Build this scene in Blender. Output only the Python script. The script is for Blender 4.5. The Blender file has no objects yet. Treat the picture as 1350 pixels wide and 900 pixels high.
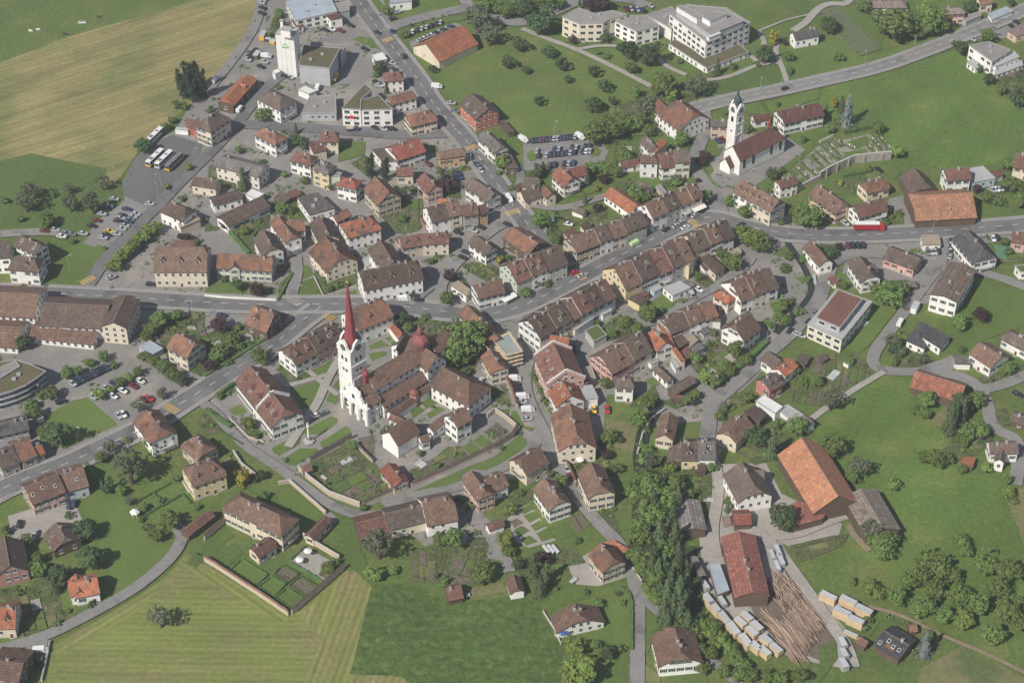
import bpy, bmesh, math, random
from mathutils import Vector, noise as mnoise
random.seed(7)
R = math.radians
PI = math.pi
scene = bpy.context.scene
COL = scene.collection

# ---------------------------------------------------------------- camera, sky, sun, exposure
cam_d = bpy.data.cameras.new('camera'); cam = bpy.data.objects.new('camera', cam_d); COL.objects.link(cam)
CAM_Z = 500.0; PITCH = R(40); FPX = 2560.0; CAM_Y = -CAM_Z / math.tan(PITCH)
cam.location = (0, CAM_Y, CAM_Z); cam.rotation_euler = (PI / 2 - PITCH, 0, 0)
cam_d.sensor_width = 36; cam_d.lens = 36 * FPX / 1350; cam_d.clip_start = 1; cam_d.clip_end = 20000
scene.camera = cam
SUN_EL, SUN_AZ = R(44), math.atan2(-.74, -.67)          # the direction towards the sun
sund = Vector((math.cos(SUN_EL) * math.cos(SUN_AZ), math.cos(SUN_EL) * math.sin(SUN_AZ), math.sin(SUN_EL)))
world = bpy.data.worlds.new('World'); scene.world = world; world.use_nodes = True
wn = world.node_tree.nodes; wn.clear()
sky = wn.new('ShaderNodeTexSky'); sky.sky_type = 'NISHITA'; sky.sun_disc = False
sky.sun_elevation = SUN_EL; sky.sun_rotation = PI / 2 - SUN_AZ
bg = wn.new('ShaderNodeBackground'); bg.inputs[1].default_value = 0.062
wo = wn.new('ShaderNodeOutputWorld')
world.node_tree.links.new(sky.outputs[0], bg.inputs[0]); world.node_tree.links.new(bg.outputs[0], wo.inputs[0])
sl = bpy.data.lights.new('sun', 'SUN'); sl.energy = 3.9; sl.angle = R(.5); sl.color = (1, .95, .86)
sun = bpy.data.objects.new('sun', sl); COL.objects.link(sun)
sun.rotation_euler = (-sund).to_track_quat('-Z', 'Y').to_euler(); sun.location = (-200, -300, 400)
vs = scene.view_settings; vs.view_transform = 'Standard'; vs.look = 'None'; vs.exposure = 0.42; vs.gamma = 1
scene.cycles.max_bounces = 5; scene.cycles.diffuse_bounces = 3; scene.cycles.transparent_max_bounces = 4; scene.cycles.volume_bounces = 0
scene.cycles.use_denoising = True; scene.cycles.volume_max_steps = 64
HAZE = .00015

# ---------------------------------------------------------------- materials
M = {}
def mat(name, col, rough=.9, n1=(.5, .14), n2=(6, .1), rnd=0., bump=0., bscale=2., coord='Object', metal=0., spec=.3, third=None, wave=None, streak=None):
    """plain material: colour times two noises, an optional patch colour, optional bands, optional per-object variation"""
    m = bpy.data.materials.new(name); m.use_nodes = True; nt = m.node_tree; N = nt.nodes; L = nt.links
    b = N['Principled BSDF']; b.inputs['Roughness'].default_value = rough; b.inputs['Metallic'].default_value = metal
    b.inputs['Specular IOR Level'].default_value = spec
    tc = N.new('ShaderNodeTexCoord')
    if coord == 'World':
        gm = N.new('ShaderNodeNewGeometry'); vec = gm.outputs['Position']
    else: vec = tc.outputs['Object']
    val = None
    def mul(a, lo, hi, src):
        mr = N.new('ShaderNodeMapRange'); mr.inputs[3].default_value = lo; mr.inputs[4].default_value = hi; mr.inputs[1].default_value = .3; mr.inputs[2].default_value = .7
        L.new(src, mr.inputs[0])
        if a is None: return mr.outputs[0]
        x = N.new('ShaderNodeMath'); x.operation = 'MULTIPLY'; L.new(a, x.inputs[0]); L.new(mr.outputs[0], x.inputs[1]); return x.outputs[0]
    for sc, am in (n1, n2):
        t = N.new('ShaderNodeTexNoise'); t.inputs['Scale'].default_value = sc; t.inputs['Detail'].default_value = 6; t.inputs['Roughness'].default_value = .62; L.new(vec, t.inputs['Vector'])
        val = mul(val, 1 - am, 1 + am, t.outputs['Fac'])
    if wave:
        sc, am, rot, dist = wave
        mp = N.new('ShaderNodeMapping'); mp.inputs['Rotation'].default_value = rot; L.new(vec, mp.inputs[0])
        w = N.new('ShaderNodeTexWave'); w.inputs['Scale'].default_value = sc; w.inputs['Distortion'].default_value = dist; w.inputs['Detail'].default_value = 3; w.inputs['Detail Scale'].default_value = 1.5
        L.new(mp.outputs[0], w.inputs[0]); val = mul(val, 1 - am, 1 + am, w.outputs['Fac'])
    if streak:
        sc, am, rot, asp = streak
        mp = N.new('ShaderNodeMapping'); mp.inputs['Rotation'].default_value = (0, 0, rot); L.new(vec, mp.inputs[0])
        mp2 = N.new('ShaderNodeMapping'); mp2.inputs['Scale'].default_value = (1, asp, 1); L.new(mp.outputs[0], mp2.inputs[0])
        t = N.new('ShaderNodeTexNoise'); t.inputs['Scale'].default_value = sc; t.inputs['Detail'].default_value = 4; L.new(mp2.outputs[0], t.inputs['Vector']); val = mul(val, 1 - am, 1 + am, t.outputs['Fac'])
    if rnd:
        oi = N.new('ShaderNodeObjectInfo'); mr = N.new('ShaderNodeMapRange'); mr.inputs[3].default_value = 1 - rnd; mr.inputs[4].default_value = 1 + rnd
        L.new(oi.outputs['Random'], mr.inputs[0]); x = N.new('ShaderNodeMath'); x.operation = 'MULTIPLY'; L.new(val, x.inputs[0]); L.new(mr.outputs[0], x.inputs[1]); val = x.outputs[0]
    base = N.new('ShaderNodeRGB'); base.outputs[0].default_value = (*col, 1); cs = base.outputs[0]
    if third:
        c3, sc, lo, hi = third
        t = N.new('ShaderNodeTexNoise'); t.inputs['Scale'].default_value = sc; t.inputs['Detail'].default_value = 4; L.new(vec, t.inputs['Vector'])
        mr = N.new('ShaderNodeMapRange'); mr.inputs[1].default_value = lo; mr.inputs[2].default_value = hi; L.new(t.outputs['Fac'], mr.inputs[0])
        mx = N.new('ShaderNodeMix'); mx.data_type = 'RGBA'; L.new(mr.outputs[0], mx.inputs[0]); L.new(cs, mx.inputs[6]); mx.inputs[7].default_value = (*c3, 1); cs = mx.outputs[2]
    vm = N.new('ShaderNodeVectorMath'); vm.operation = 'SCALE'; L.new(cs, vm.inputs[0]); L.new(val, vm.inputs['Scale'])
    L.new(vm.outputs[0], b.inputs['Base Color'])
    if bump:
        t = N.new('ShaderNodeTexNoise'); t.inputs['Scale'].default_value = bscale; t.inputs['Detail'].default_value = 4; L.new(vec, t.inputs['Vector'])
        bp = N.new('ShaderNodeBump'); bp.inputs['Strength'].default_value = bump; bp.inputs['Distance'].default_value = .3; L.new(t.outputs['Fac'], bp.inputs['Height']); L.new(bp.outputs[0], b.inputs['Normal'])
    M[name] = m
    return m
def roofmat(k, c, third=None):
    c = (c[0] * 1.02, c[1] * .97, c[2] * .92)
    mat('roof_' + k, c, .85, (.35, .2), (2.5, .22), .2, .5, 4, third=third or ((c[0] * 1.5 + .03, c[1] * 1.5 + .03, c[2] * 1.5 + .03), .8, .56, .75), wave=(.75, .13, (0, PI / 2, 0), 1.2), streak=(1.1, .2, 0, .14))
DARKER = .9
for k, c in dict(db=(.098, .073, .062), br=(.15, .098, .076), rb=(.15, .082, .066), rb2=(.13, .066, .056), ob=(.205, .11, .075), obl=(.29, .155, .1), or_=(.31, .125, .072), or2=(.27, .11, .066),
                 or3=(.34, .165, .1), re=(.24, .085, .064), re2=(.21, .09, .065), gb=(.118, .094, .083), gy=(.13, .125, .12), gys=(.19, .185, .18), gyb=(.16, .14, .125), dg=(.075, .078, .085), slate=(.055, .057, .065),
                 lbr=(.17, .12, .092), gp=(.2, .165, .155), rd=(.2, .085, .07), obw=(.2, .085, .06)).items():
    roofmat(k.rstrip('_'), c, ((.3, .13, .08), .5, .5, .7) if k == 'obw' else ((.13, .085, .07), .25, .5, .62) if k in ('ob', 'or2') else None)
for k, c, t3 in (('fg', (.27, .25, .235), None), ('lg', (.38, .38, .38), None), ('wr', (.66, .66, .64), None), ('bg', (.34, .39, .44), None), ('beige', (.33, .27, .2), None),
                 ('green', (.09, .13, .04), None), ('moss', (.13, .1, .065), ((.11, .12, .05), .25, .45, .6)), ('brf', (.17, .085, .065), None), ('net', (.3, .33, .31), None)):
    mat('roof_' + k, c, .9, (.15, .14), (3, .1), .05, third=t3)
for k, c in dict(white=(.8, .78, .745), whitep=(.8, .8, .78), cream=(.66, .58, .45), creamw=(.7, .65, .54), yellow=(.68, .56, .33), ochre=(.5, .34, .17), pink=(.56, .36, .31), pinkred=(.5, .2, .18), pinkd=(.38, .2, .18),
                 peach=(.64, .47, .36), salmon=(.5, .16, .1), beige=(.48, .4, .31), grey=(.4, .38, .35), greyw=(.4, .41, .42), mint=(.6, .62, .5), green=(.46, .5, .42), blue=(.46, .53, .6), wood=(.12, .085, .06),
                 redwood=(.38, .1, .085), glassw=(.42, .46, .5), net=(.3, .33, .31), lgw=(.5, .5, .48), stone=(.36, .33, .28)).items():
    mat('wall_' + k, c, .92, (.25, .1), (2.2, .08), .07)
mat('trim', (.7, .69, .66), .8); mat('eave', (.09, .065, .05), .9); mat('glass', (.035, .042, .05), .12, n1=(.2, .3), n2=(1, .1), spec=.6, rnd=.4)
mat('shutter_green', (.06, .1, .07)); mat('shutter_brown', (.14, .075, .05)); mat('shutter_grey', (.2, .22, .24)); mat('shutter_red', (.27, .06, .05))
mat('chimney', (.42, .38, .34)); mat('red_dull', (.24, .085, .08), .7, (.3, .12), (2, .1)); mat('red_metal', (.27, .062, .066), .6, (.3, .16), (2, .12), streak=(1.5, .15, 0, .2)); mat('copper_green', (.055, .085, .072), .6, (.4, .2), (2, .1)); mat('gold', (.6, .45, .12), .4)
mat('concrete', (.42, .4, .37)); mat('parapet', (.36, .355, .35)); mat('steel', (.35, .36, .37), .5); mat('darkmetal', (.05, .05, .055), .6); mat('tyre', (.03, .03, .03)); mat('clockface', (.08, .08, .09))
mat('logo_green', (.1, .42, .08), .6); mat('logo_red', (.6, .04, .05), .6); mat('logo_grey', (.2, .22, .24), .6)
# ground
W = 'World'
mat('meadow', (.098, .142, .036), 1, (.02, .13), (.55, .24), streak=(.05, .1, .5, .15), third=((.145, .165, .05), .06, .48, .72), bump=.5, bscale=1.2, coord=W)
mat('meadowlt', (.112, .158, .04), 1, (.022, .11), (.6, .2), streak=(.06, .12, R(-35), .12), third=((.165, .175, .055), .06, .5, .72), bump=.4, bscale=1.2, coord=W)
mat('meadowmid', (.1, .158, .035), 1, (.024, .13), (.6, .24), streak=(.05, .13, R(40), .14), third=((.145, .178, .045), .06, .5, .72), bump=.5, bscale=1.2, coord=W)
mat('grassmid', (.09, .134, .036), 1, (.03, .13), (.6, .22), bump=.5, bscale=1.3, coord=W)
mat('grassdark', (.07, .114, .028), 1, (.04, .1), (.45, .34), streak=(.25, .14, R(100), .2), third=((.115, .15, .044), .3, .5, .72), bump=1, bscale=1.1, coord=W)
mat('lawn', (.104, .15, .038), 1, (.06, .1), (.8, .15), bump=.2, bscale=2, coord=W, rnd=.1)
mat('lawndry', (.165, .16, .07), 1, (.06, .12), (.6, .18), coord=W, rnd=.06)
mat('garden', (.085, .11, .04), 1, (.1, .25), (.6, .3), third=((.15, .125, .08), .2, .52, .66), bump=.8, bscale=1.2, coord=W)
mat('veg', (.115, .115, .06), 1, (.15, .25), (.7, .3), third=((.085, .12, .038), .3, .5, .6), bump=.6, bscale=1.2, coord=W)
mat('soil', (.15, .12, .095), 1, (.2, .2), (1.2, .2), wave=(.25, .14, (0, 0, .6), 1), coord=W)
mat('forestfloor', (.05, .065, .028), 1, (.1, .25), (.8, .2), coord=W, bump=.6)
mat('haytan', (.255, .22, .095), 1, (.03, .08), (.5, .16), third=((.165, .175, .065), .035, .46, .66), streak=(.22, .2, R(58), .07), wave=(.09, .05, (0, 0, R(58)), 3), coord=W)
mat('haygreen', (.18, .205, .058), 1, (.03, .08), (.6, .18), third=((.2, .18, .085), .05, .5, .7), streak=(.3, .16, R(91), .06), wave=(.13, .07, (0, 0, R(91)), 2.2), coord=W)
mat('haystrip', (.19, .2, .062), 1, (.03, .08), (.6, .18), third=((.22, .19, .09), .06, .48, .68), streak=(.3, .16, R(12), .06), wave=(.13, .1, (0, 0, R(12)), 1.2), coord=W)
mat('haydiag', (.185, .2, .062), 1, (.03, .08), (.6, .18), third=((.21, .185, .085), .06, .48, .68), streak=(.3, .16, R(48), .06), wave=(.13, .1, (0, 0, R(48)), 1.2), coord=W)
mat('haydiagb', (.18, .2, .06), 1, (.03, .08), (.6, .18), streak=(.3, .16, R(130), .06), wave=(.13, .12, (0, 0, R(130)), 1.2), coord=W)
mat('haypale', (.17, .165, .075), 1, (.03, .16), (.5, .2), third=((.1, .13, .045), .04, .5, .62), bump=.3, coord=W)
mat('vine', (.15, .165, .07), 1, (.05, .1), (.6, .15), coord=W)
mat('paving', (.225, .212, .2), .95, (.04, .12), (.6, .12), third=((.28, .25, .225), .08, .5, .66), coord=W)
mat('asphalt', (.16, .157, .156), .92, (.04, .1), (.8, .1), third=((.125, .123, .123), .1, .56, .585), coord=W); mat('asphaltd', (.135, .134, .135), .92, (.05, .14), (.6, .1), coord=W); mat('asphaltl', (.222, .213, .203), .92, (.05, .12), (.6, .11), third=((.17, .165, .16), .12, .58, .61), coord=W)
mat('gravel', (.33, .305, .275), 1, (.08, .14), (.9, .14), coord=W); mat('cemground', (.27, .245, .215), 1, (.08, .14), (.9, .14), third=((.1, .13, .045), .22, .46, .58), coord=W); mat('dirt', (.24, .19, .13), 1, (.1, .15), (.8, .15), coord=W); mat('greenpad', (.1, .2, .13), .9, coord=W)
mat('water', (.035, .045, .036), .12, (.3, .2), (2, .1), spec=.5, coord=W, bump=.1)
mat('roadpaint', (.62, .61, .58), .8); mat('yellowpaint', (.6, .4, .12), .8); mat('kerbstone', (.36, .34, .32), .9)
# plants
def leafmat(name, c, var=.22):
    m = mat(name, c, .8, (.6, .2), (3, .15), var, coord=W, spec=.15); nt = m.node_tree; N = nt.nodes; L = nt.links
    b = N['Principled BSDF']; out = N['Material Output']; tr = N.new('ShaderNodeBsdfTranslucent'); mx = N.new('ShaderNodeMixShader'); mx.inputs[0].default_value = .22
    src = b.inputs['Base Color'].links[0].from_socket
    oi = N.new('ShaderNodeObjectInfo'); hv = N.new('ShaderNodeHueSaturation'); ma = N.new('ShaderNodeMapRange'); ma.inputs[3].default_value = .496; ma.inputs[4].default_value = .53; L.new(oi.outputs['Random'], ma.inputs[0]); L.new(ma.outputs[0], hv.inputs['Hue'])
    L.new(src, hv.inputs['Color']); src = hv.outputs[0]; L.new(src, b.inputs['Base Color']); L.new(src, tr.inputs[0]); L.new(b.outputs[0], mx.inputs[1]); L.new(tr.outputs[0], mx.inputs[2]); L.new(mx.outputs[0], out.inputs[0])
leafmat('leaf_r', (0.168, 0.218, 0.064)); leafmat('leaf_d', (0.094, 0.133, 0.058)); leafmat('leaf_l', (0.223, 0.279, 0.072)); leafmat('leaf_c', (0.118, 0.152, 0.073)); leafmat('leaf_w', (0.150, 0.166, 0.100)); leafmat('leaf_k', (0.083, 0.049, 0.054))
leafmat('leaf_y', (0.334, 0.273, 0.058)); leafmat('leaf_s', (0.223, 0.251, 0.235)); leafmat('leaf_f', (0.094, 0.131, 0.055)); leafmat('leaf_p', (0.062, 0.082, 0.049)); leafmat('leaf_b', (0.139, 0.192, 0.064)); leafmat('leaf_g', (0.156, 0.202, 0.071), .3); leafmat('leaf_h', (0.139, 0.205, 0.073))
mat('bark', (.13, .1, .075), 1)
for k, c in dict(white=(.75, .75, .74), silver=(.42, .44, .46), grey=(.18, .19, .2), black=(.025, .027, .032), blue=(.04, .06, .14), red=(.5, .03, .03), maroon=(.16, .03, .03), yellow=(.75, .5, .03), green=(.3, .62, .08), postyellow=(.75, .42, .02), darkred=(.34, .02, .035), paleblue=(.5, .62, .66), palegreen=(.5, .66, .36)).items():
    mat('paint_' + k, c, .35, (.5, .02), (2, .02), spec=.5)
mat('barkground', (.15, .118, .092), 1, (.2, .2), (1.5, .25), coord=W); mat('sidewalk', (.27, .258, .245), .95, (.1, .1), (1, .08), coord=W); mat('ridge_tile', (.2, .145, .118)); mat('timber', (.56, .43, .27), .9, (.8, .12), (5, .1), .12); mat('timber_old', (.36, .35, .34), .9, (.8, .14), (5, .1), .12); mat('bark_log', (.31, .225, .17), .95, (.8, .25), (4, .2), .4); mat('log_end', (.55, .42, .28), .9)
mat('sheet', (.45, .46, .47), .7, (.5, .15), (3, .1), .1); mat('plank', (.42, .33, .22), .9, rnd=.2); mat('white_cloth', (.78, .77, .74), .8); mat('blue_cloth', (.05, .1, .35), .7)
mat('stoneblock', (.34, .31, .27), .95, (.6, .2), (2.5, .2)); mat('cow_white', (.7, .66, .6)); mat('cow_dark', (.07, .05, .04)); mat('poolblue', (.3, .45, .55), .3)

# ---------------------------------------------------------------- mesh helpers
class MB:
    """collects polygons with a material index and links them as ONE mesh"""
    def __init__(s): s.v = []; s.f = []; s.m = []; s.mats = []
    def mi(s, m):
        if m not in s.mats: s.mats.append(m)
        return s.mats.index(m)
    def face(s, pts, m):
        k = len(s.v); s.v += [tuple(p) for p in pts]; s.f.append(tuple(range(k, k + len(pts)))); s.m.append(s.mi(m))
    def mesh_faces(s, vs, fs, m):
        k = len(s.v); s.v += [tuple(p) for p in vs]; i = s.mi(m)
        for f in fs: s.f.append(tuple(k + j for j in f)); s.m.append(i)
    def box(s, x0, x1, y0, y1, z0, z1, m, taper=0):
        t = taper
        vs = [(x0, y0, z0), (x1, y0, z0), (x1, y1, z0), (x0, y1, z0), (x0 + t, y0 + t, z1), (x1 - t, y0 + t, z1), (x1 - t, y1 - t, z1), (x0 + t, y1 - t, z1)]
        s.mesh_faces(vs, [(3, 2, 1, 0), (4, 5, 6, 7), (0, 1, 5, 4), (1, 2, 6, 5), (2, 3, 7, 6), (3, 0, 4, 7)], m)
    def prism(s, poly, z0, z1, m, mtop=None, top=True, bottom=False):
        n = len(poly)
        for i in range(n):
            a, b = poly[i], poly[(i + 1) % n]; s.face([(a[0], a[1], z0), (b[0], b[1], z0), (b[0], b[1], z1), (a[0], a[1], z1)], m)
        if top: s.face([(p[0], p[1], z1) for p in poly], mtop or m)
        if bottom: s.face([(p[0], p[1], z0) for p in reversed(poly)], m)
    def lathe(s, prof, n, m, cx=0, cy=0, rot=0.):
        vs = []; fs = []
        for r, z in prof:
            for i in range(n):
                a = 2 * PI * i / n + rot; vs.append((cx + r * math.cos(a), cy + r * math.sin(a), z))
        for j in range(len(prof) - 1):
            for i in range(n): fs.append((j * n + i, j * n + (i + 1) % n, (j + 1) * n + (i + 1) % n, (j + 1) * n + i))
        s.mesh_faces(vs, fs, m)
    def tube(s, a, b, r0, r1, n, m):
        a, b = Vector(a), Vector(b); d = (b - a).normalized(); x = d.orthogonal().normalized(); y = d.cross(x)
        vs = []
        for p, r in ((a, r0), (b, r1)):
            for i in range(n):
                t = 2 * PI * i / n; vs.append(p + x * (r * math.cos(t)) + y * (r * math.sin(t)))
        s.mesh_faces(vs, [(i, (i + 1) % n, n + (i + 1) % n, n + i) for i in range(n)] + [tuple(range(n, 2 * n)), tuple(range(n - 1, -1, -1))], m)
    def mesh(s, name):
        me = bpy.data.meshes.new(name); me.from_pydata(s.v, [], s.f)
        for m in s.mats: me.materials.append(M[m])
        me.polygons.foreach_set('material_index', s.m); me.update(); return me
    def build(s, name, parent=None, loc=(0, 0, 0), rot=(0, 0, 0)):
        return place(name, s.mesh(name), parent, loc, rot)
def place(name, me, parent=None, loc=(0, 0, 0), rot=(0, 0, 0), sc=None):
    o = bpy.data.objects.new(name, me); COL.objects.link(o); o.location = loc; o.rotation_euler = rot
    if sc: o.scale = sc
    if parent: o.parent = parent
    return o
def tag(o, label, cat, group=None):
    o['label'] = label; o['category'] = cat
    if group: o['group'] = group
    return o
def thing(name, label, cat, loc=(0, 0, 0), rz=0, group=None):
    return tag(place(name, None, None, loc, (0, 0, rz)), label, cat, group)
def kind(o, k): o['kind'] = k; return o
def area(p): return sum(p[i][0] * p[(i + 1) % len(p)][1] - p[(i + 1) % len(p)][0] * p[i][1] for i in range(len(p))) / 2
def ccw(p): return p if area(p) > 0 else p[::-1]
def inside(x, y, p):
    r = False; j = len(p) - 1
    for i in range(len(p)):
        if (p[i][1] > y) != (p[j][1] > y) and x < (p[j][0] - p[i][0]) * (y - p[i][1]) / (p[j][1] - p[i][1]) + p[i][0]: r = not r
        j = i
    return r
def rowx(x, y, z=0):                                       # how far to the right a place is seen from the air
    f = (y - CAM_Y) * math.cos(PITCH) - (z - CAM_Z) * math.sin(PITCH); return x / f
ORD = 'second third fourth fifth sixth seventh eighth ninth tenth eleventh twelfth thirteenth fourteenth fifteenth sixteenth'.split()
def ordinal(i, n):
    if n == 1: return ''
    if i == 0: return 'leftmost '
    if i == n - 1: return 'rightmost '
    return (ORD[i - 1] if i <= len(ORD) else '%dth' % (i + 1)) + '-from-left '

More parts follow.
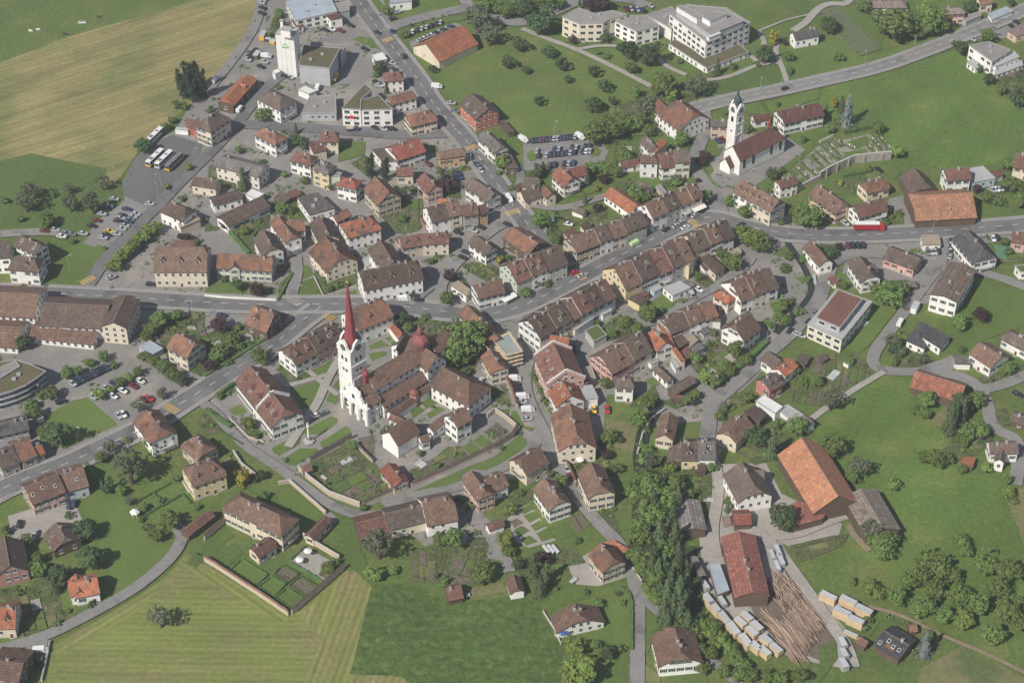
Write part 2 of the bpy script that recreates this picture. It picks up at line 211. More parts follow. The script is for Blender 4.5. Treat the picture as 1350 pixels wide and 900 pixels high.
# ================================================================ DATA (metres; x to the right, y away from the camera)
BUILD = [
('abbey_church','white abbey church with red spire, arched porch and red dome','church',None,{'sh': 0},[('g',(-45.6,-30.1),0.771,26.5,4.8,11.3,15.8,0,0,'br','white',1),('g',(-57,-41.7),0.771,6.9,7.6,8.6,13.2,0,0,'br','white',1),('g',(-42.9,-35.8),0.771,22.4,3.3,5.6,8.6,0,0,'br','white',1),('g',(-50.6,-26.9),0.771,21,3.2,5.6,8.6,0,0,'br','white',1),('g',(-35.3,-20.4),-0.799,18.7,5.2,10.5,15.4,0,0,'br','white',1),('g',(-27.9,-12.9),0.771,13,4.8,11.3,15.8,0,0.9,'br','white',1),('g',(-40.6,-8.4),0.771,13,4.2,6,9.5,0,0.5,'br','white',1)]),
('church','white church with dark red roof and green copper dome on its bell tower','church',None,{'sh': 0, 'win': 'arch'},[('g',(108.9,127.7),0.690,29.2,5.5,8,13.5,0,0.9,'rb2','white',1),('g',(96,118.7),0.768,3.6,3.4,3.5,7.6,0,0,'rb2','white',0)]),
('freight_shed','long freight shed with orange tiled roof and one dark dormer by the railway','shed',None,{'dorm': 1, 'sh': 1},[('g',(-128.7,177.1),1.199,24.8,4.3,4.5,6.7,0.3,0.3,'or','wood',1)]),
('station_house','cream station house with steep hipped grey-brown roof beside the bus yard','house',None,{'chim': 1, 'sh': 1},[('g',(-135.9,144.5),0.982,14.3,4.8,8.5,12.8,0.8,0.8,'gb','cream',1)]),
('shed','low red shed with red-brown roof joined to the cream station house','shed',None,{'sh': 0},[('f',[(-149.8,155),(-143.2,152.4),(-143,144.7),(-148.9,148.1)],4,'rb','redwood',1,0)]),
('silo_tower','tall white silo tower with green lettering in the commercial yard','tower',None,{'sh': 0},[('f',[(-111.5,197.7),(-102.8,196.3),(-101,203.2),(-109.3,205)],23,'lg','white',0,0),('f',[(-108.4,195.1),(-104,193.7),(-103.4,196.5),(-107.6,197.6)],27,'lg','white',0,23),('f',[(-108.9,198.5),(-107.6,198.2),(-107.5,199.6),(-108.7,199.8)],29.5,'lg','white',0,23)]),
('warehouse','grey warehouse block with mossy flat roof beside the white silo tower','building',None,{'sh': 0},[('f',[(-99.7,208.8),(-82.4,206.1),(-86.2,188.4),(-100.7,191.1)],10,'moss','greyw',0,0),('f',[(-97,214.4),(-80.1,211),(-82,202.8),(-82.4,208.2),(-96.7,210.6)],8.5,'fg','greyw',0,0)]),
('industrial_hall','wide industrial hall with pale blue-grey metal roof and open bays','building',None,{'sh': 0},[('f',[(-113,257.2),(-91.8,263.2),(-86.8,247.6),(-106.2,238.8)],6,'bg','white',1,0)]),
('annex','white cube annex with brown flat roof next to the blue-grey hall','building',None,{'sh': 0},[('f',[(-92.5,245.9),(-87.1,248.6),(-84.1,243.4),(-89.6,241)],5,'rb','white',1,0)]),
('canopy','grey canopy roof at the road end of the blue-grey hall','canopy',None,{'sh': 0},[('f',[(-88.3,257.2),(-82.1,258.6),(-81,250.8),(-85.7,248.6)],5,'fg','greyw',0,0)]),
('shed','small red-brown roofed shed between silo tower and blue-grey hall','shed',None,{'sh': 0},[('f',[(-109.1,244.4),(-105.8,245.2),(-103,238.5),(-106.2,236.7)],3,'rb','white',1,0)]),
('house','square white house with hipped grey-brown roof below the warehouse','house',None,{'chim': 1, 'sh': 1},[('g',(-109,164.7),-0.702,15.7,5.7,7.5,10.9,0.85,0.85,'gb','white',1)]),
('pavilion','small white box pavilion in front of the grey warehouse','pavilion',None,{'sh': 0},[('f',[(-100.6,180.2),(-97.7,183.2),(-92,178.8),(-95.3,176.2)],3.5,'wr','whitep',0,0)]),
('apartment_block','white apartment block with mossy flat roof and red flower mural','building',None,{'sh': 0},[('f',[(-77.9,154.8),(-68.7,175.3),(-65.2,170.8),(-69.8,162.4),(-69.4,153.9)],9.5,'moss','white',1,0),('f',[(-69.6,162.5),(-61.8,166.4),(-55,154.9),(-69.3,154.3)],9,'moss','white',1,0)]),
('kiosk','white flat-roofed kiosk by the roadside lawn near the main road','kiosk',None,{'sh': 0},[('f',[(-67.7,210.5),(-62.7,213.2),(-60,207),(-65.5,204.3)],3.5,'wr','whitep',0,0)]),
('entrance_hut','tiny white entrance hut at the foot of the silo tower','hut',None,{'sh': 0},[('f',[(-114.2,195.3),(-111.8,197.4),(-110.2,195.3),(-112.5,192.6)],4,'wr','whitep',0,0)]),
('house','white house with red-brown hipped roof beside the main road bend','house',None,{'chim': 1, 'dorm': 1, 'sh': 1},[('g',(-56.1,186.3),0.133,9.7,3.9,6.5,9.4,0.6,0.6,'rb','white',1)]),
('shop','low shop with wide grey flat roof and pillared front','shop',None,{'sh': 0},[('f',[(-94.6,172.1),(-82.7,174),(-81.2,158.6),(-97,158.6)],4.5,'fg','greyw',1,0)]),
('house','white house with rusty orange hipped roof between two roadside houses','house',None,{'chim': 1, 'sh': 1},[('g',(-51.5,168.6),0.469,13.3,3.4,6,8.5,0.5,0.5,'ob','white',1)]),
('house','cream roadside house with patchy orange and brown roof','house',None,{'chim': 1, 'dorm': 1, 'sh': 1},[('g',(-41.9,151.5),0.423,13.4,4.8,6,9.6,0.5,0.5,'ob','cream',1)]),
('house','long white house with brown and orange roof at the side street corner','house',None,{'chim': 1, 'dorm': 1, 'sh': 1},[('g',(-109,135.6),-0.689,13.9,4.1,7,10.1,0.8,0.8,'ob','white',1)]),
('workshop','blue-grey workshop with open bays at the top edge beside the main road','building',None,{'sh': 0},[('f',[(-61.6,263.3),(-51,266.2),(-50.3,259.5),(-60.8,257)],5,'bg','white',1,0)]),
('barn','big barn with bright red-orange roof beside the small car park','barn',None,{'sh': 1},[('g',(-32.3,218.8),0.743,25.1,10,4,10,0,0,'or','cream',0)]),
('house','salmon red house with grey-brown roof and roof terraces','house',None,{'chim': 1, 'sk': 2, 'sh': 1},[('g',(-15.1,159),-1.044,15.8,6.4,7,10.8,0,0,'gb','salmon',1)]),
('shed','narrow dark shed behind the salmon red house','shed',None,{'sh': 0},[('f',[(-5.6,154),(-3.8,155.2),(1,145.8),(-1.7,145)],3,'db','wood',0,0)]),
('house','white house with grey half-hipped roof beside the road below the salmon house','house',None,{'chim': 1, 'dorm': 1, 'sh': 1},[('g',(-8.6,130.4),-1.011,15.5,3.8,7,9.9,0.35,0.35,'gy','white',1)]),
('shed','low dark brown shed beside the light green tree near the oval car park','shed',None,{'sh': 0},[('f',[(-4.4,126.8),(-0.7,126.8),(2.7,116.1),(-2.4,115.3)],3.5,'gb','wood',1,0)]),
('hospital_wing','pale yellow angled wing of the hospital with grey flat roof','building',None,{'sh': 0},[('f',[(24.7,233.6),(32.9,242.2),(40.4,236.6),(49.6,239.7),(56.1,236),(47.3,231.4),(44.4,228.1),(32.6,227.4)],11,'fg','cream',1,0)]),
('hospital_wing','white flat-roofed hospital wing with balconies between the other two wings','building',None,{'sh': 0},[('f',[(50.3,233.3),(58.1,238.1),(65.8,238.5),(71.9,229.3),(60.3,223.5)],9,'fg','white',1,0)]),
('link_building','low link building between two hospital wings','building',None,{'sh': 0},[('f',[(66.1,241.9),(79,250.3),(81.6,245.6),(77.9,229),(72.9,235.4)],7,'fg','white',0,0)]),
('hospital','main white hospital block with stepped flat roof','building',None,{'sh': 0},[('f',[(76.9,233.2),(92.7,207.4),(100.6,212.7),(115.5,224.8),(105.1,238.7),(85.8,241.9)],13,'fg','white',1,0),('f',[(80.1,230.6),(94.5,209),(111.8,221.5),(103,233),(85.2,236.2)],16,'fg','greyw',0,13),('f',[(79.9,229.7),(82.1,231),(92,221.9),(89,218.3)],19,'fg','whitep',0,16),('f',[(91.5,220.6),(97.5,225.5),(103.8,223.3),(95,216.1)],19,'fg','whitep',0,16),('f',[(93.2,209.4),(99,213.4),(100,210.9),(94.1,206.6)],15.5,'wr','whitep',0,13),('f',[(76.4,221.2),(93.1,198.8),(114.4,213.6),(109.5,221.2),(93.5,209.3),(79.5,224.9)],3.5,'moss','white',1,0)]),
('house','big house with orange-brown roof and shingled gable above the second church','house',None,{'chim': 2, 'sh': 1},[('g',(78.9,151.8),-0.953,15.5,9.2,6.5,12.9,0.2,0.2,'ob','white',1),('g',(70.8,157),-1.104,14.7,3.9,6,9,0,0,'ob','white',1)]),
('house','peach coloured house with stepped gable and grey roof beside the bell tower','house',None,{'chim': 1, 'sh': 1},[('g',(94.5,146.2),-0.086,8,2.9,7,8.7,0,0,'gy','peach',1)]),
('house','long white house with dark red roof beside the church and blue spruce','house',None,{'chim': 2, 'dorm': 3, 'sh': 1},[('g',(131.9,154.9),0.374,21,5.5,6.5,10.6,0.3,0.3,'rb2','white',1)]),
('house','small white cottage with dark red roof behind the church nave','house',None,{'sh': 1},[('g',(114.7,156),0.277,8.4,2.7,3.5,5.5,0,0,'rb2','white',1)]),
('house','white villa with slate grey roof beside the vineyard','house',None,{'chim': 1, 'sh': 1},[('g',(142.8,226.1),0.335,13.3,3.4,5.5,8,0,0,'dg','white',1)]),
('house','wide bungalow with pinkish grey roof at the top edge above the big trees','house',None,{'chim': 1, 'sh': 1},[('g',(187.1,259.4),0.000,21.6,4.4,3.5,5,0.8,0.8,'gp','cream',1)]),
('house','house with pinkish hipped roof next to the hillside garages','house',None,{'chim': 1, 'sh': 1},[('g',(218.4,248.1),0.072,12,3.5,6,7.4,0.6,0.6,'gp','peach',1)]),
('garage_row','row of dark garages with flat roof by the hill road','garage',None,{'sh': 0},[('f',[(223.1,246.8),(233.4,252.8),(233.8,249.4),(224.9,243.1)],2.8,'fg','greyw',0,0)]),
('house','small house with orange awnings at the top right edge','house',None,{'chim': 1, 'sh': 1},[('g',(236.7,258.7),0.300,7.1,2.8,5,7.1,0,0,'ob','cream',1)]),
('modern_villa','modern white terraced villa with grey flat roof on the hill road','house',None,{'sh': 0},[('f',[(220.3,212.1),(230.4,215.6),(239.2,208),(228.5,197.7)],8,'fg','white',1,0),('f',[(229.2,202.5),(242.2,211.5),(243.8,206.7),(230.8,197.8)],5,'lg','whitep',1,0),('f',[(230.6,200.4),(245.4,208.6),(245.3,203.2),(230.9,194.4)],2.5,'lg','whitep',1,0),('f',[(218.7,205.1),(224.2,209.2),(228.3,203.7),(221.7,199.6)],3,'lg','whitep',1,0)]),
('flat_roofed_building','peach coloured flat-roofed building at the right edge by the hill road','building',None,{'sh': 0},[('f',[(243.5,232.1),(252.9,240.1),(256.7,232.8),(246.6,227.1)],4,'gp','peach',1,0)]),
('garage','low pale garage roof beside the hill road at the top right','garage',None,{'sh': 0},[('f',[(237.6,251.1),(248,258),(250.2,253.6),(238.4,245.5)],2.5,'bg','whitep',0,0)]),
('apartment_house','tall white apartment house with dark brown roof, rear one of the pair','house',None,{'chim': 1, 'sk': 2, 'sh': 1},[('g',(-200.9,51.9),-0.602,12.5,4,9,11.4,0,0,'db','white',1)]),
('apartment_house','white apartment house with dark hipped roof and balconies beside the lawn','house',None,{'chim': 1, 'dorm': 1, 'sh': 1},[('g',(-201,40.7),-0.124,13.1,4.7,7.5,11.5,0.6,0.6,'db','white',1)]),
('apartment_block','white block with flat brown roof at the left edge beside the apartment houses','building',None,{'sh': 0},[('f',[(-218.7,55.7),(-210.2,56.1),(-208.7,44.4),(-216.2,43.7)],8,'gb','white',1,0)]),
('house','white house with dark roof and beige lean-to by the bus yard','house',None,{'chim': 1, 'sh': 1},[('g',(-143.3,78.9),-0.595,13.5,4.7,6.5,10,0.5,0.5,'db','white',1),('f',[(-139.6,84.4),(-133.9,81.8),(-136.9,72.7),(-142.8,76.6)],4.5,'beige','cream',0,0)]),
('assembly_house','large cream assembly house with tall brown roof, three dormers and front steps','house',None,{'dorm': 3, 'sh': 0},[('g',(-136.6,42.5),0.000,22.1,8.2,8.3,15.3,0.2,0.2,'lbr','cream',1)]),
('annex','low brown annex behind the large cream assembly house','building',None,{'sh': 0},[('f',[(-143.6,55.7),(-142,59.1),(-134.2,59.1),(-133.7,54.7)],6,'rb','greyw',1,0)]),
('house','long pale green house with rusty roof and big central gable','house',None,{'chim': 1, 'sh': 1},[('g',(-110.6,44),-0.103,23.6,5.3,6,10,0.15,0.15,'ob','mint',1),('g',(-115.3,41.7),-1.461,6.8,2.6,6.5,8.5,0,0,'ob','mint',1)]),
('house','house with dark brown roof and cream wall between bus yard and school pavilions','house',None,{'chim': 1, 'sh': 1},[('g',(-134.4,102.2),-0.272,11.6,3.3,5,7.5,0,0,'db','cream',1)]),
('apartment_house','cream apartment house with grey roof and tan end wall by the junction','house',None,{'chim': 1, 'sk': 2, 'sh': 1},[('g',(-119.3,112.4),-0.396,21.9,5.3,7,9.4,0,0,'gy','creamw',1)]),
('pavilion','school pavilion with dark shallow roof, rear one of two','building',None,{'sh': 1},[('g',(-124.6,92),0.453,13.5,3.5,4.5,5.5,0,0,'db','white',1)]),
('pavilion','long school pavilion with dark shallow roof, front one of two','building',None,{'sh': 1},[('g',(-115.8,81.5),0.719,22.4,4.7,4.5,5.9,0,0,'db','white',1)]),
('tent','white tent roof at the end of the school pavilions','tent',None,{'sh': 0},[('f',[(-116.4,95.2),(-114.1,99.2),(-108.4,95.5),(-111.3,91.6)],4,'wr','whitep',0,0)]),
('garage','garage with grey-brown roof beside the white flat-roofed hall','garage',None,{'sh': 0},[('f',[(-104,94.1),(-100.8,98.7),(-96.4,94.4),(-100.5,88.7)],3,'gb','wood',0,0)]),
('garage','small garage with red-brown roof touching the grey-brown garage','garage',None,{'sh': 0},[('f',[(-98.4,98.1),(-95,100.8),(-92.2,97),(-95.7,94.1)],3,'rb','wood',0,0)]),
('flat_hall','white hall with flat grey roof and dark stain in the middle','building',None,{'sh': 0},[('f',[(-93.4,91.6),(-84.7,95),(-76.7,83.8),(-87.1,78.8)],5,'gy','white',1,0)]),
('house','ivy-covered white villa with red-brown roof beside the mansard villa','house',None,{'chim': 1, 'dorm': 1, 'sh': 1},[('g',(-92.4,117.9),-0.424,10.6,4.1,7,10.1,0.6,0.6,'rb','white',1)]),
('villa','pale yellow villa with grey mansard roof','house',None,{'chim': 1, 'dorm': 2, 'sh': 1},[('g',(-82.5,108.2),-0.509,9,3.8,9,12.1,0.7,0.7,'gy','yellow',1),('f',[(-79.7,109.6),(-75.6,110.9),(-75.1,108.8),(-78.8,105.9)],7,'fg','mint',0,0)]),
('house','white corner house with red hipped roof','house',None,{'chim': 1, 'sh': 1},[('g',(-71,98.6),-0.359,9.6,3.7,7.5,9.7,0.85,0.85,'re','white',1)]),
('chalet','tall orange-roofed chalet with stone base and balcony','house',None,{'sh': 1},[('g',(-56.3,91.6),-1.040,14.1,5.9,7,12,0,0,'ob','beige',1)]),
('house','white house with rusty half-hipped roof and framed front','house',None,{'chim': 1, 'sh': 1},[('g',(-95.9,64.6),-1.060,17.1,4,7,10,0,0.4,'ob','white',1),('g',(-92.1,68.6),0.230,7.7,4,6.5,9.5,0,0,'ob','white',1)]),
('house','white house with dark half-hipped roof beside the rusty roofed house','house',None,{'chim': 1, 'sh': 1},[('g',(-102.3,55.1),-1.167,13.3,4.9,6.5,10.2,0,0.3,'db','white',1)]),
('house','large white inn with orange hipped roof and three dormers','house',None,{'chim': 2, 'dorm': 3, 'sh': 1},[('g',(-64.6,66.6),0.451,15.5,5.7,7.5,11.8,0.6,0.6,'or2','white',1)]),
('house','orange-roofed house wedged behind the large inn','house',None,{'chim': 1, 'sh': 1},[('g',(-73.4,75),0.702,8.2,2.9,7,9.2,0,0,'ob','white',1)]),
('house','dark brown roofed house behind the half-hipped villa','house',None,{'chim': 1, 'sh': 1},[('g',(-79.3,64),-1.204,15,4.7,7,10.5,0,0,'db','cream',1)]),
('house','cream villa with big rusty half-hipped roof and arched windows','house',None,{'chim': 1, 'sh': 1},[('g',(-74.5,47.7),-1.035,16.4,7.6,6,12.1,0.1,0.3,'ob','cream',1)]),
('house','dark roofed rear wing of the long hotel with green awning','house',None,{'chim': 1, 'dorm': 1, 'sh': 1},[('g',(-51.9,43.8),-1.157,16.8,5.5,8,12.1,0,0,'db','white',1)]),
('hotel','long white hotel with dark brown roof and three dormers','hotel',None,{'chim': 2, 'dorm': 3, 'sh': 1},[('g',(-50.1,32.5),0.308,25.2,6.5,8,13.2,0.3,0.3,'db','white',1)]),
('house','beige terraced house with red-brown roof above the small square','house',None,{'chim': 1, 'dorm': 2, 'sh': 1},[('g',(-42.6,58.4),0.297,9.9,4,6,9,0,0,'rb','beige',1)]),
('house','cream house with red-brown roof and garden at the street bend','house',None,{'chim': 1, 'dorm': 2, 'sh': 1},[('g',(-32.4,59.7),0.106,11.4,4,6.5,9.5,0.3,0.3,'rb','cream',1)]),
('terraced_house','dark-brown-roofed white house, leftmost in the short row above the small square','house','houses in the short row above the small square',{'chim': 1, 'dorm': 1, 'sh': 1},[('g',(-32.4,75.5),0.418,8.7,5.8,8,12.4,0,0,'db','white',1,(1,0))]),
('terraced_house','brown-roofed cream house, rightmost in the short row above the small square','house','houses in the short row above the small square',{'chim': 2, 'dorm': 1, 'sk': 1, 'sh': 1},[('g',(-25.8,78.4),0.418,5.8,5.8,8.5,12.9,0,0,'br','cream',1,(0,1))]),
('house','orange-roofed rear house rising behind the short row','house',None,{'sh': 1},[('g',(-28.5,83.1),-0.275,5.8,2.4,8.5,10.3,0,0,'or','cream',0)]),
('house','grey timbered house with brown roof beside the ochre house','house',None,{'chim': 1, 'dorm': 1, 'sh': 1},[('g',(-18.6,78),0.329,7.1,4.2,8,11.2,0,0,'br','grey',1)]),
('house','narrow ochre house with red-brown roof and blue awning','house',None,{'sh': 1},[('g',(-13.4,79.5),0.486,4.5,3.3,7,9.5,0,0,'rb','ochre',1)]),
('house','long white house with grey-brown roof and rounded blue shop front','house',None,{'chim': 1, 'sh': 1},[('g',(-12.6,93.3),-0.868,15.8,4.2,7,10.2,0,0,'gb','white',1),('f',[(-10.7,84.7),(-8.6,86.8),(-6.1,87.2),(-5.1,85.4),(-5.6,82.2),(-9.8,80.8)],4,'or','blue',1,0)]),
('house','pink house with red-brown roof among garden trees','house',None,{'chim': 1, 'sh': 1},[('g',(-36,99.6),-1.090,11.3,4.1,6,9.1,0,0,'rb','pink',1)]),
('house','white house with dark roof and rear balconies at the curved lane','house',None,{'chim': 1, 'sh': 1},[('g',(-12.1,55.2),-0.857,11.7,3.7,6,8.8,0,0.2,'db','white',1)]),
('house','long low building with rusty roof beside the main road crossing','house',None,{'chim': 1, 'sh': 1},[('g',(5.4,60.2),-0.802,16.2,5.7,5,8.1,0,0,'ob','wood',1)]),
('house','white gabled shop with brown roof and awning at the end of the terrace','house',None,{'chim': 1, 'sh': 1},[('g',(-9.9,25.5),0.374,11.9,4.9,6.5,10.4,0.15,0,'br','white',1)]),
('annex','low white annex with beige flat roof left of the gabled shop','building',None,{'sh': 0},[('f',[(-25,31.2),(-22.2,34.2),(-17.1,28.2),(-18.9,24.7)],4,'beige','white',1,0)]),
('terraced_house','red-brown-roofed pale green house, leftmost in the shaded terrace north of the square','house','houses in the shaded terrace north of the square',{'chim': 1, 'dorm': 2, 'sh': 1},[('g',(1.4,34.9),0.575,7.7,7,8,13.3,0,0,'rb','green',1,(1,0))]),
('terraced_house','brown-roofed white house, second-from-left in the shaded terrace north of the square','house','houses in the shaded terrace north of the square',{'chim': 2, 'dorm': 2, 'sk': 1, 'sh': 1},[('g',(7.9,39.1),0.575,7.7,7,8.5,13.8,0,0,'br','white',1,(0,0))]),
('terraced_house','dark-brown-roofed pale green house, rightmost in the shaded terrace north of the square','house','houses in the shaded terrace north of the square',{'chim': 1, 'sh': 1},[('g',(15.4,44),0.575,10.3,7,7.7,13,0,0,'db','green',1,(0,1))]),
('terraced_house','brown-roofed beige house, leftmost in the middle terrace along the main street','house','houses in the middle terrace along the main street',{'chim': 1, 'dorm': 1, 'sh': 1},[('g',(29.2,56.6),0.561,12.1,5.5,7,11.2,0,0,'br','beige',1,(1,0))]),
('terraced_house','dark-brown-roofed white house, second-from-left in the middle terrace along the main street','house','houses in the middle terrace along the main street',{'chim': 2, 'dorm': 1, 'sk': 1, 'sh': 1},[('g',(37,61.5),0.561,6.2,5.5,7.5,11.7,0,0,'db','white',1,(0,0))]),
('terraced_house','brown-roofed cream house, third-from-left in the middle terrace along the main street','house','houses in the middle terrace along the main street',{'chim': 1, 'sh': 1},[('g',(42.7,65.1),0.561,7.3,5.5,6.7,10.9,0,0,'br','cream',1,(0,0))]),
('terraced_house','dark-brown-roofed grey house, rightmost in the middle terrace along the main street','house','houses in the middle terrace along the main street',{'chim': 2, 'dorm': 1, 'sk': 1, 'sh': 1},[('g',(50.5,70),0.561,11,5.5,7.3,11.5,0,0,'db','grey',1,(0,1))]),
('terraced_house','brown-roofed white house, leftmost in the upper terrace along the main street','house','houses in the upper terrace along the main street',{'chim': 1, 'dorm': 1, 'sh': 1},[('g',(60.2,78.5),0.626,8.5,5.7,8,12.3,0,0,'br','white',1,(1,0))]),
('terraced_house','dark-brown-roofed pale green house, second-from-left in the upper terrace along the main street','house','houses in the upper terrace along the main street',{'chim': 2, 'dorm': 1, 'sk': 1, 'sh': 1},[('g',(66.5,83.1),0.626,7.1,5.7,8.5,12.8,0,0,'db','green',1,(0,0))]),
('terraced_house','brown-roofed white house, third-from-left in the upper terrace along the main street','house','houses in the upper terrace along the main street',{'chim': 1, 'sh': 1},[('g',(72.2,87.3),0.626,7.1,5.7,7.7,12,0,0,'br','white',1,(0,0))]),
('terraced_house','brown-roofed cream house, rightmost in the upper terrace along the main street','house','houses in the upper terrace along the main street',{'chim': 2, 'dorm': 1, 'sk': 1, 'sh': 1},[('g',(77.4,91),0.626,5.7,5.7,8.3,12.6,0,0,'br','cream',1,(0,1))]),
('terraced_house','dark-brown-roofed white house, leftmost in the lower terrace south of the main street','house','houses in the lower terrace south of the main street',{'chim': 1, 'dorm': 1, 'sh': 1},[('g',(10.1,0.1),0.711,9.1,7,8,13.2,0,0,'db','white',1,(1,0))]),
('terraced_house','dark-brown-roofed cream house, second-from-left in the lower terrace south of the main street','house','houses in the lower terrace south of the main street',{'chim': 2, 'dorm': 1, 'sk': 1, 'sh': 1},[('g',(16.7,5.8),0.711,8.3,7,8.5,13.7,0,0,'db','cream',1,(0,0))]),
('terraced_house','brown-roofed ochre house, third-from-left in the lower terrace south of the main street','house','houses in the lower terrace south of the main street',{'chim': 1, 'sh': 1},[('g',(21.7,10.1),0.711,5,7,7.7,12.9,0,0,'br','ochre',1,(0,0))]),
('terraced_house','red-brown-roofed white house, fourth-from-left in the lower terrace south of the main street','house','houses in the lower terrace south of the main street',{'chim': 2, 'dorm': 1, 'sk': 1, 'sh': 1},[('g',(26.1,13.9),0.711,6.6,7,8.3,13.6,0,0,'rb','white',1,(0,0))]),
('terraced_house','dark-brown-roofed white house, fifth-from-left in the lower terrace south of the main street','house','houses in the lower terrace south of the main street',{'chim': 1, 'dorm': 1, 'sh': 1},[('g',(31,18.1),0.711,6.2,7,8.1,13.3,0,0,'db','white',1,(0,0))]),
('terraced_house','brown-roofed pale blue house, rightmost in the lower terrace south of the main street','house','houses in the lower terrace south of the main street',{'chim': 2, 'sk': 1, 'sh': 1},[('g',(35.7,22.1),0.711,6.2,7,7.8,13,0,0,'br','blue',1,(0,1))]),
('terraced_house','brown-roofed yellow house, leftmost in the yellow-ended terrace south of the main street','house','houses in the yellow-ended terrace south of the main street',{'chim': 1, 'dorm': 1, 'sh': 1},[('g',(45.2,32.1),0.605,8.7,8.3,8,14.2,0,0,'br','yellow',1,(1,0))]),
('terraced_house','dark-brown-roofed pale blue house, second-from-left in the yellow-ended terrace south of the main street','house','houses in the yellow-ended terrace south of the main street',{'chim': 2, 'dorm': 1, 'sk': 1, 'sh': 1},[('g',(52.4,37.1),0.605,8.7,8.3,8.5,14.7,0,0,'db','blue',1,(0,0))]),
('terraced_house','red-brown-roofed white house, third-from-left in the yellow-ended terrace south of the main street','house','houses in the yellow-ended terrace south of the main street',{'chim': 1, 'sh': 1},[('g',(59,41.6),0.605,7.3,8.3,7.7,13.9,0,0,'rb','white',1,(0,0))]),
('terraced_house','dark-brown-roofed grey house, fourth-from-left in the yellow-ended terrace south of the main street','house','houses in the yellow-ended terrace south of the main street',{'chim': 2, 'dorm': 1, 'sk': 1, 'sh': 1},[('g',(64.4,45.3),0.605,5.8,8.3,8.3,14.6,0,0,'db','grey',1,(0,0))]),
('terraced_house','brown-roofed white house, rightmost in the yellow-ended terrace south of the main street','house','houses in the yellow-ended terrace south of the main street',{'chim': 1, 'dorm': 1, 'sh': 1},[('g',(69.2,48.6),0.605,5.8,8.3,8.1,14.3,0,0,'br','white',1,(0,1))]),
('terraced_house','dark-brown-roofed cream house, leftmost in the top terrace south of the main street','house','houses in the top terrace south of the main street',{'chim': 1, 'dorm': 1, 'sh': 1},[('g',(76.5,55.8),0.588,8.5,6.6,8,12.9,0,0,'db','cream',1,(1,0))]),
('terraced_house','brown-roofed white house, second-from-left in the top terrace south of the main street','house','houses in the top terrace south of the main street',{'chim': 2, 'dorm': 1, 'sk': 1, 'sh': 1},[('g',(82.7,59.9),0.588,6.4,6.6,8.5,13.4,0,0,'br','white',1,(0,0))]),
('terraced_house','dark-brown-roofed white house, rightmost in the top terrace south of the main street','house','houses in the top terrace south of the main street',{'chim': 1, 'sh': 1},[('g',(88,63.5),0.588,6.4,6.6,7.7,12.6,0,0,'db','white',1,(0,1))]),
('house_wing','narrow yellow gable wing standing out behind the terrace','building',None,{'sh': 0},[('f',[(70.8,42.4),(73.1,46.4),(75.4,45),(73.4,39.8)],7.5,'beige','yellow',0,0)]),
('rear_wing','low rear wing with dark roof below the top terrace','building',None,{'sh': 0},[('f',[(78,50.6),(82.4,52.9),(88.4,43),(84.4,38.8)],4,'db','cream',1,0)]),
('house','small house with bright orange hipped roof at the lane corner','house',None,{'chim': 1, 'sh': 1},[('g',(86.6,21.2),-0.793,8.4,3,6,7.8,0.6,0.6,'or','cream',1)]),
('terraced_house','brown-roofed white house, leftmost in the row with many chimneys above the stream','house','houses in the row with many chimneys above the stream',{'chim': 1, 'dorm': 1, 'sh': 1},[('g',(91.8,24),0.557,6.8,7.4,7,12.6,0,0,'br','white',1,(1,0))]),
('terraced_house','brown-roofed cream house, second-from-left in the row with many chimneys above the stream','house','houses in the row with many chimneys above the stream',{'chim': 2, 'dorm': 1, 'sk': 1, 'sh': 1},[('g',(97.6,27.6),0.557,6.8,7.4,7.5,13.1,0,0,'br','cream',1,(0,0))]),
('terraced_house','dark-brown-roofed white house, rightmost in the row with many chimneys above the stream','house','houses in the row with many chimneys above the stream',{'chim': 1, 'sh': 1},[('g',(103,30.9),0.557,5.9,7.4,6.7,12.3,0,0,'db','white',1,(0,1))]),
('terraced_house','dark-brown-roofed grey house, leftmost in the middle row of the lower old town','house','houses in the middle row of the lower old town',{'chim': 1, 'sh': 1},[('g',(64.5,4.3),0.532,9.4,5.5,6,10.1,0,0,'db','grey',1,(1,0))]),
('terraced_house','brown-roofed white house, second-from-left in the middle row of the lower old town','house','houses in the middle row of the lower old town',{'chim': 2, 'sk': 1, 'sh': 1},[('g',(71.5,8.4),0.532,7,5.5,6.5,10.6,0,0,'br','white',1,(0,0))]),
('terraced_house','rusty-orange-roofed white house, rightmost in the middle row of the lower old town','house','houses in the middle row of the lower old town',{'chim': 1, 'sh': 1},[('g',(77.6,12),0.532,7,5.5,5.7,9.8,0,0,'ob','white',1,(0,1))]),
('terraced_house','brown-roofed pink house, leftmost in the pink-ended row in the lower old town','house','houses in the pink-ended row in the lower old town',{'chim': 1, 'dorm': 1, 'sh': 1},[('g',(39,-19.2),0.680,11.9,7,7,12.2,0,0,'br','pink',1,(1,0))]),
('terraced_house','dark-brown-roofed cream house, rightmost in the pink-ended row in the lower old town','house','houses in the pink-ended row in the lower old town',{'chim': 2, 'dorm': 1, 'sk': 1, 'sh': 1},[('g',(47.4,-12.4),0.680,9.7,7,7.5,12.7,0,0,'db','cream',1,(0,1))]),
('house','house with orange roof and rear balconies in the lower old town','house',None,{'chim': 1, 'dorm': 1, 'sh': 1},[('g',(58,-8),-1.061,9.5,4.1,6.5,9.6,0,0,'or','white',1)]),
('curved_wing','long curved wing with narrow orange roof on the old town wall','building',None,{'sh': 0},[('f',[(58.7,4.9),(61.1,5.4),(64.5,-8.8),(67.8,-17.5),(66.3,-17.8),(62.7,-8.8)],5,'or','beige',0,0)]),
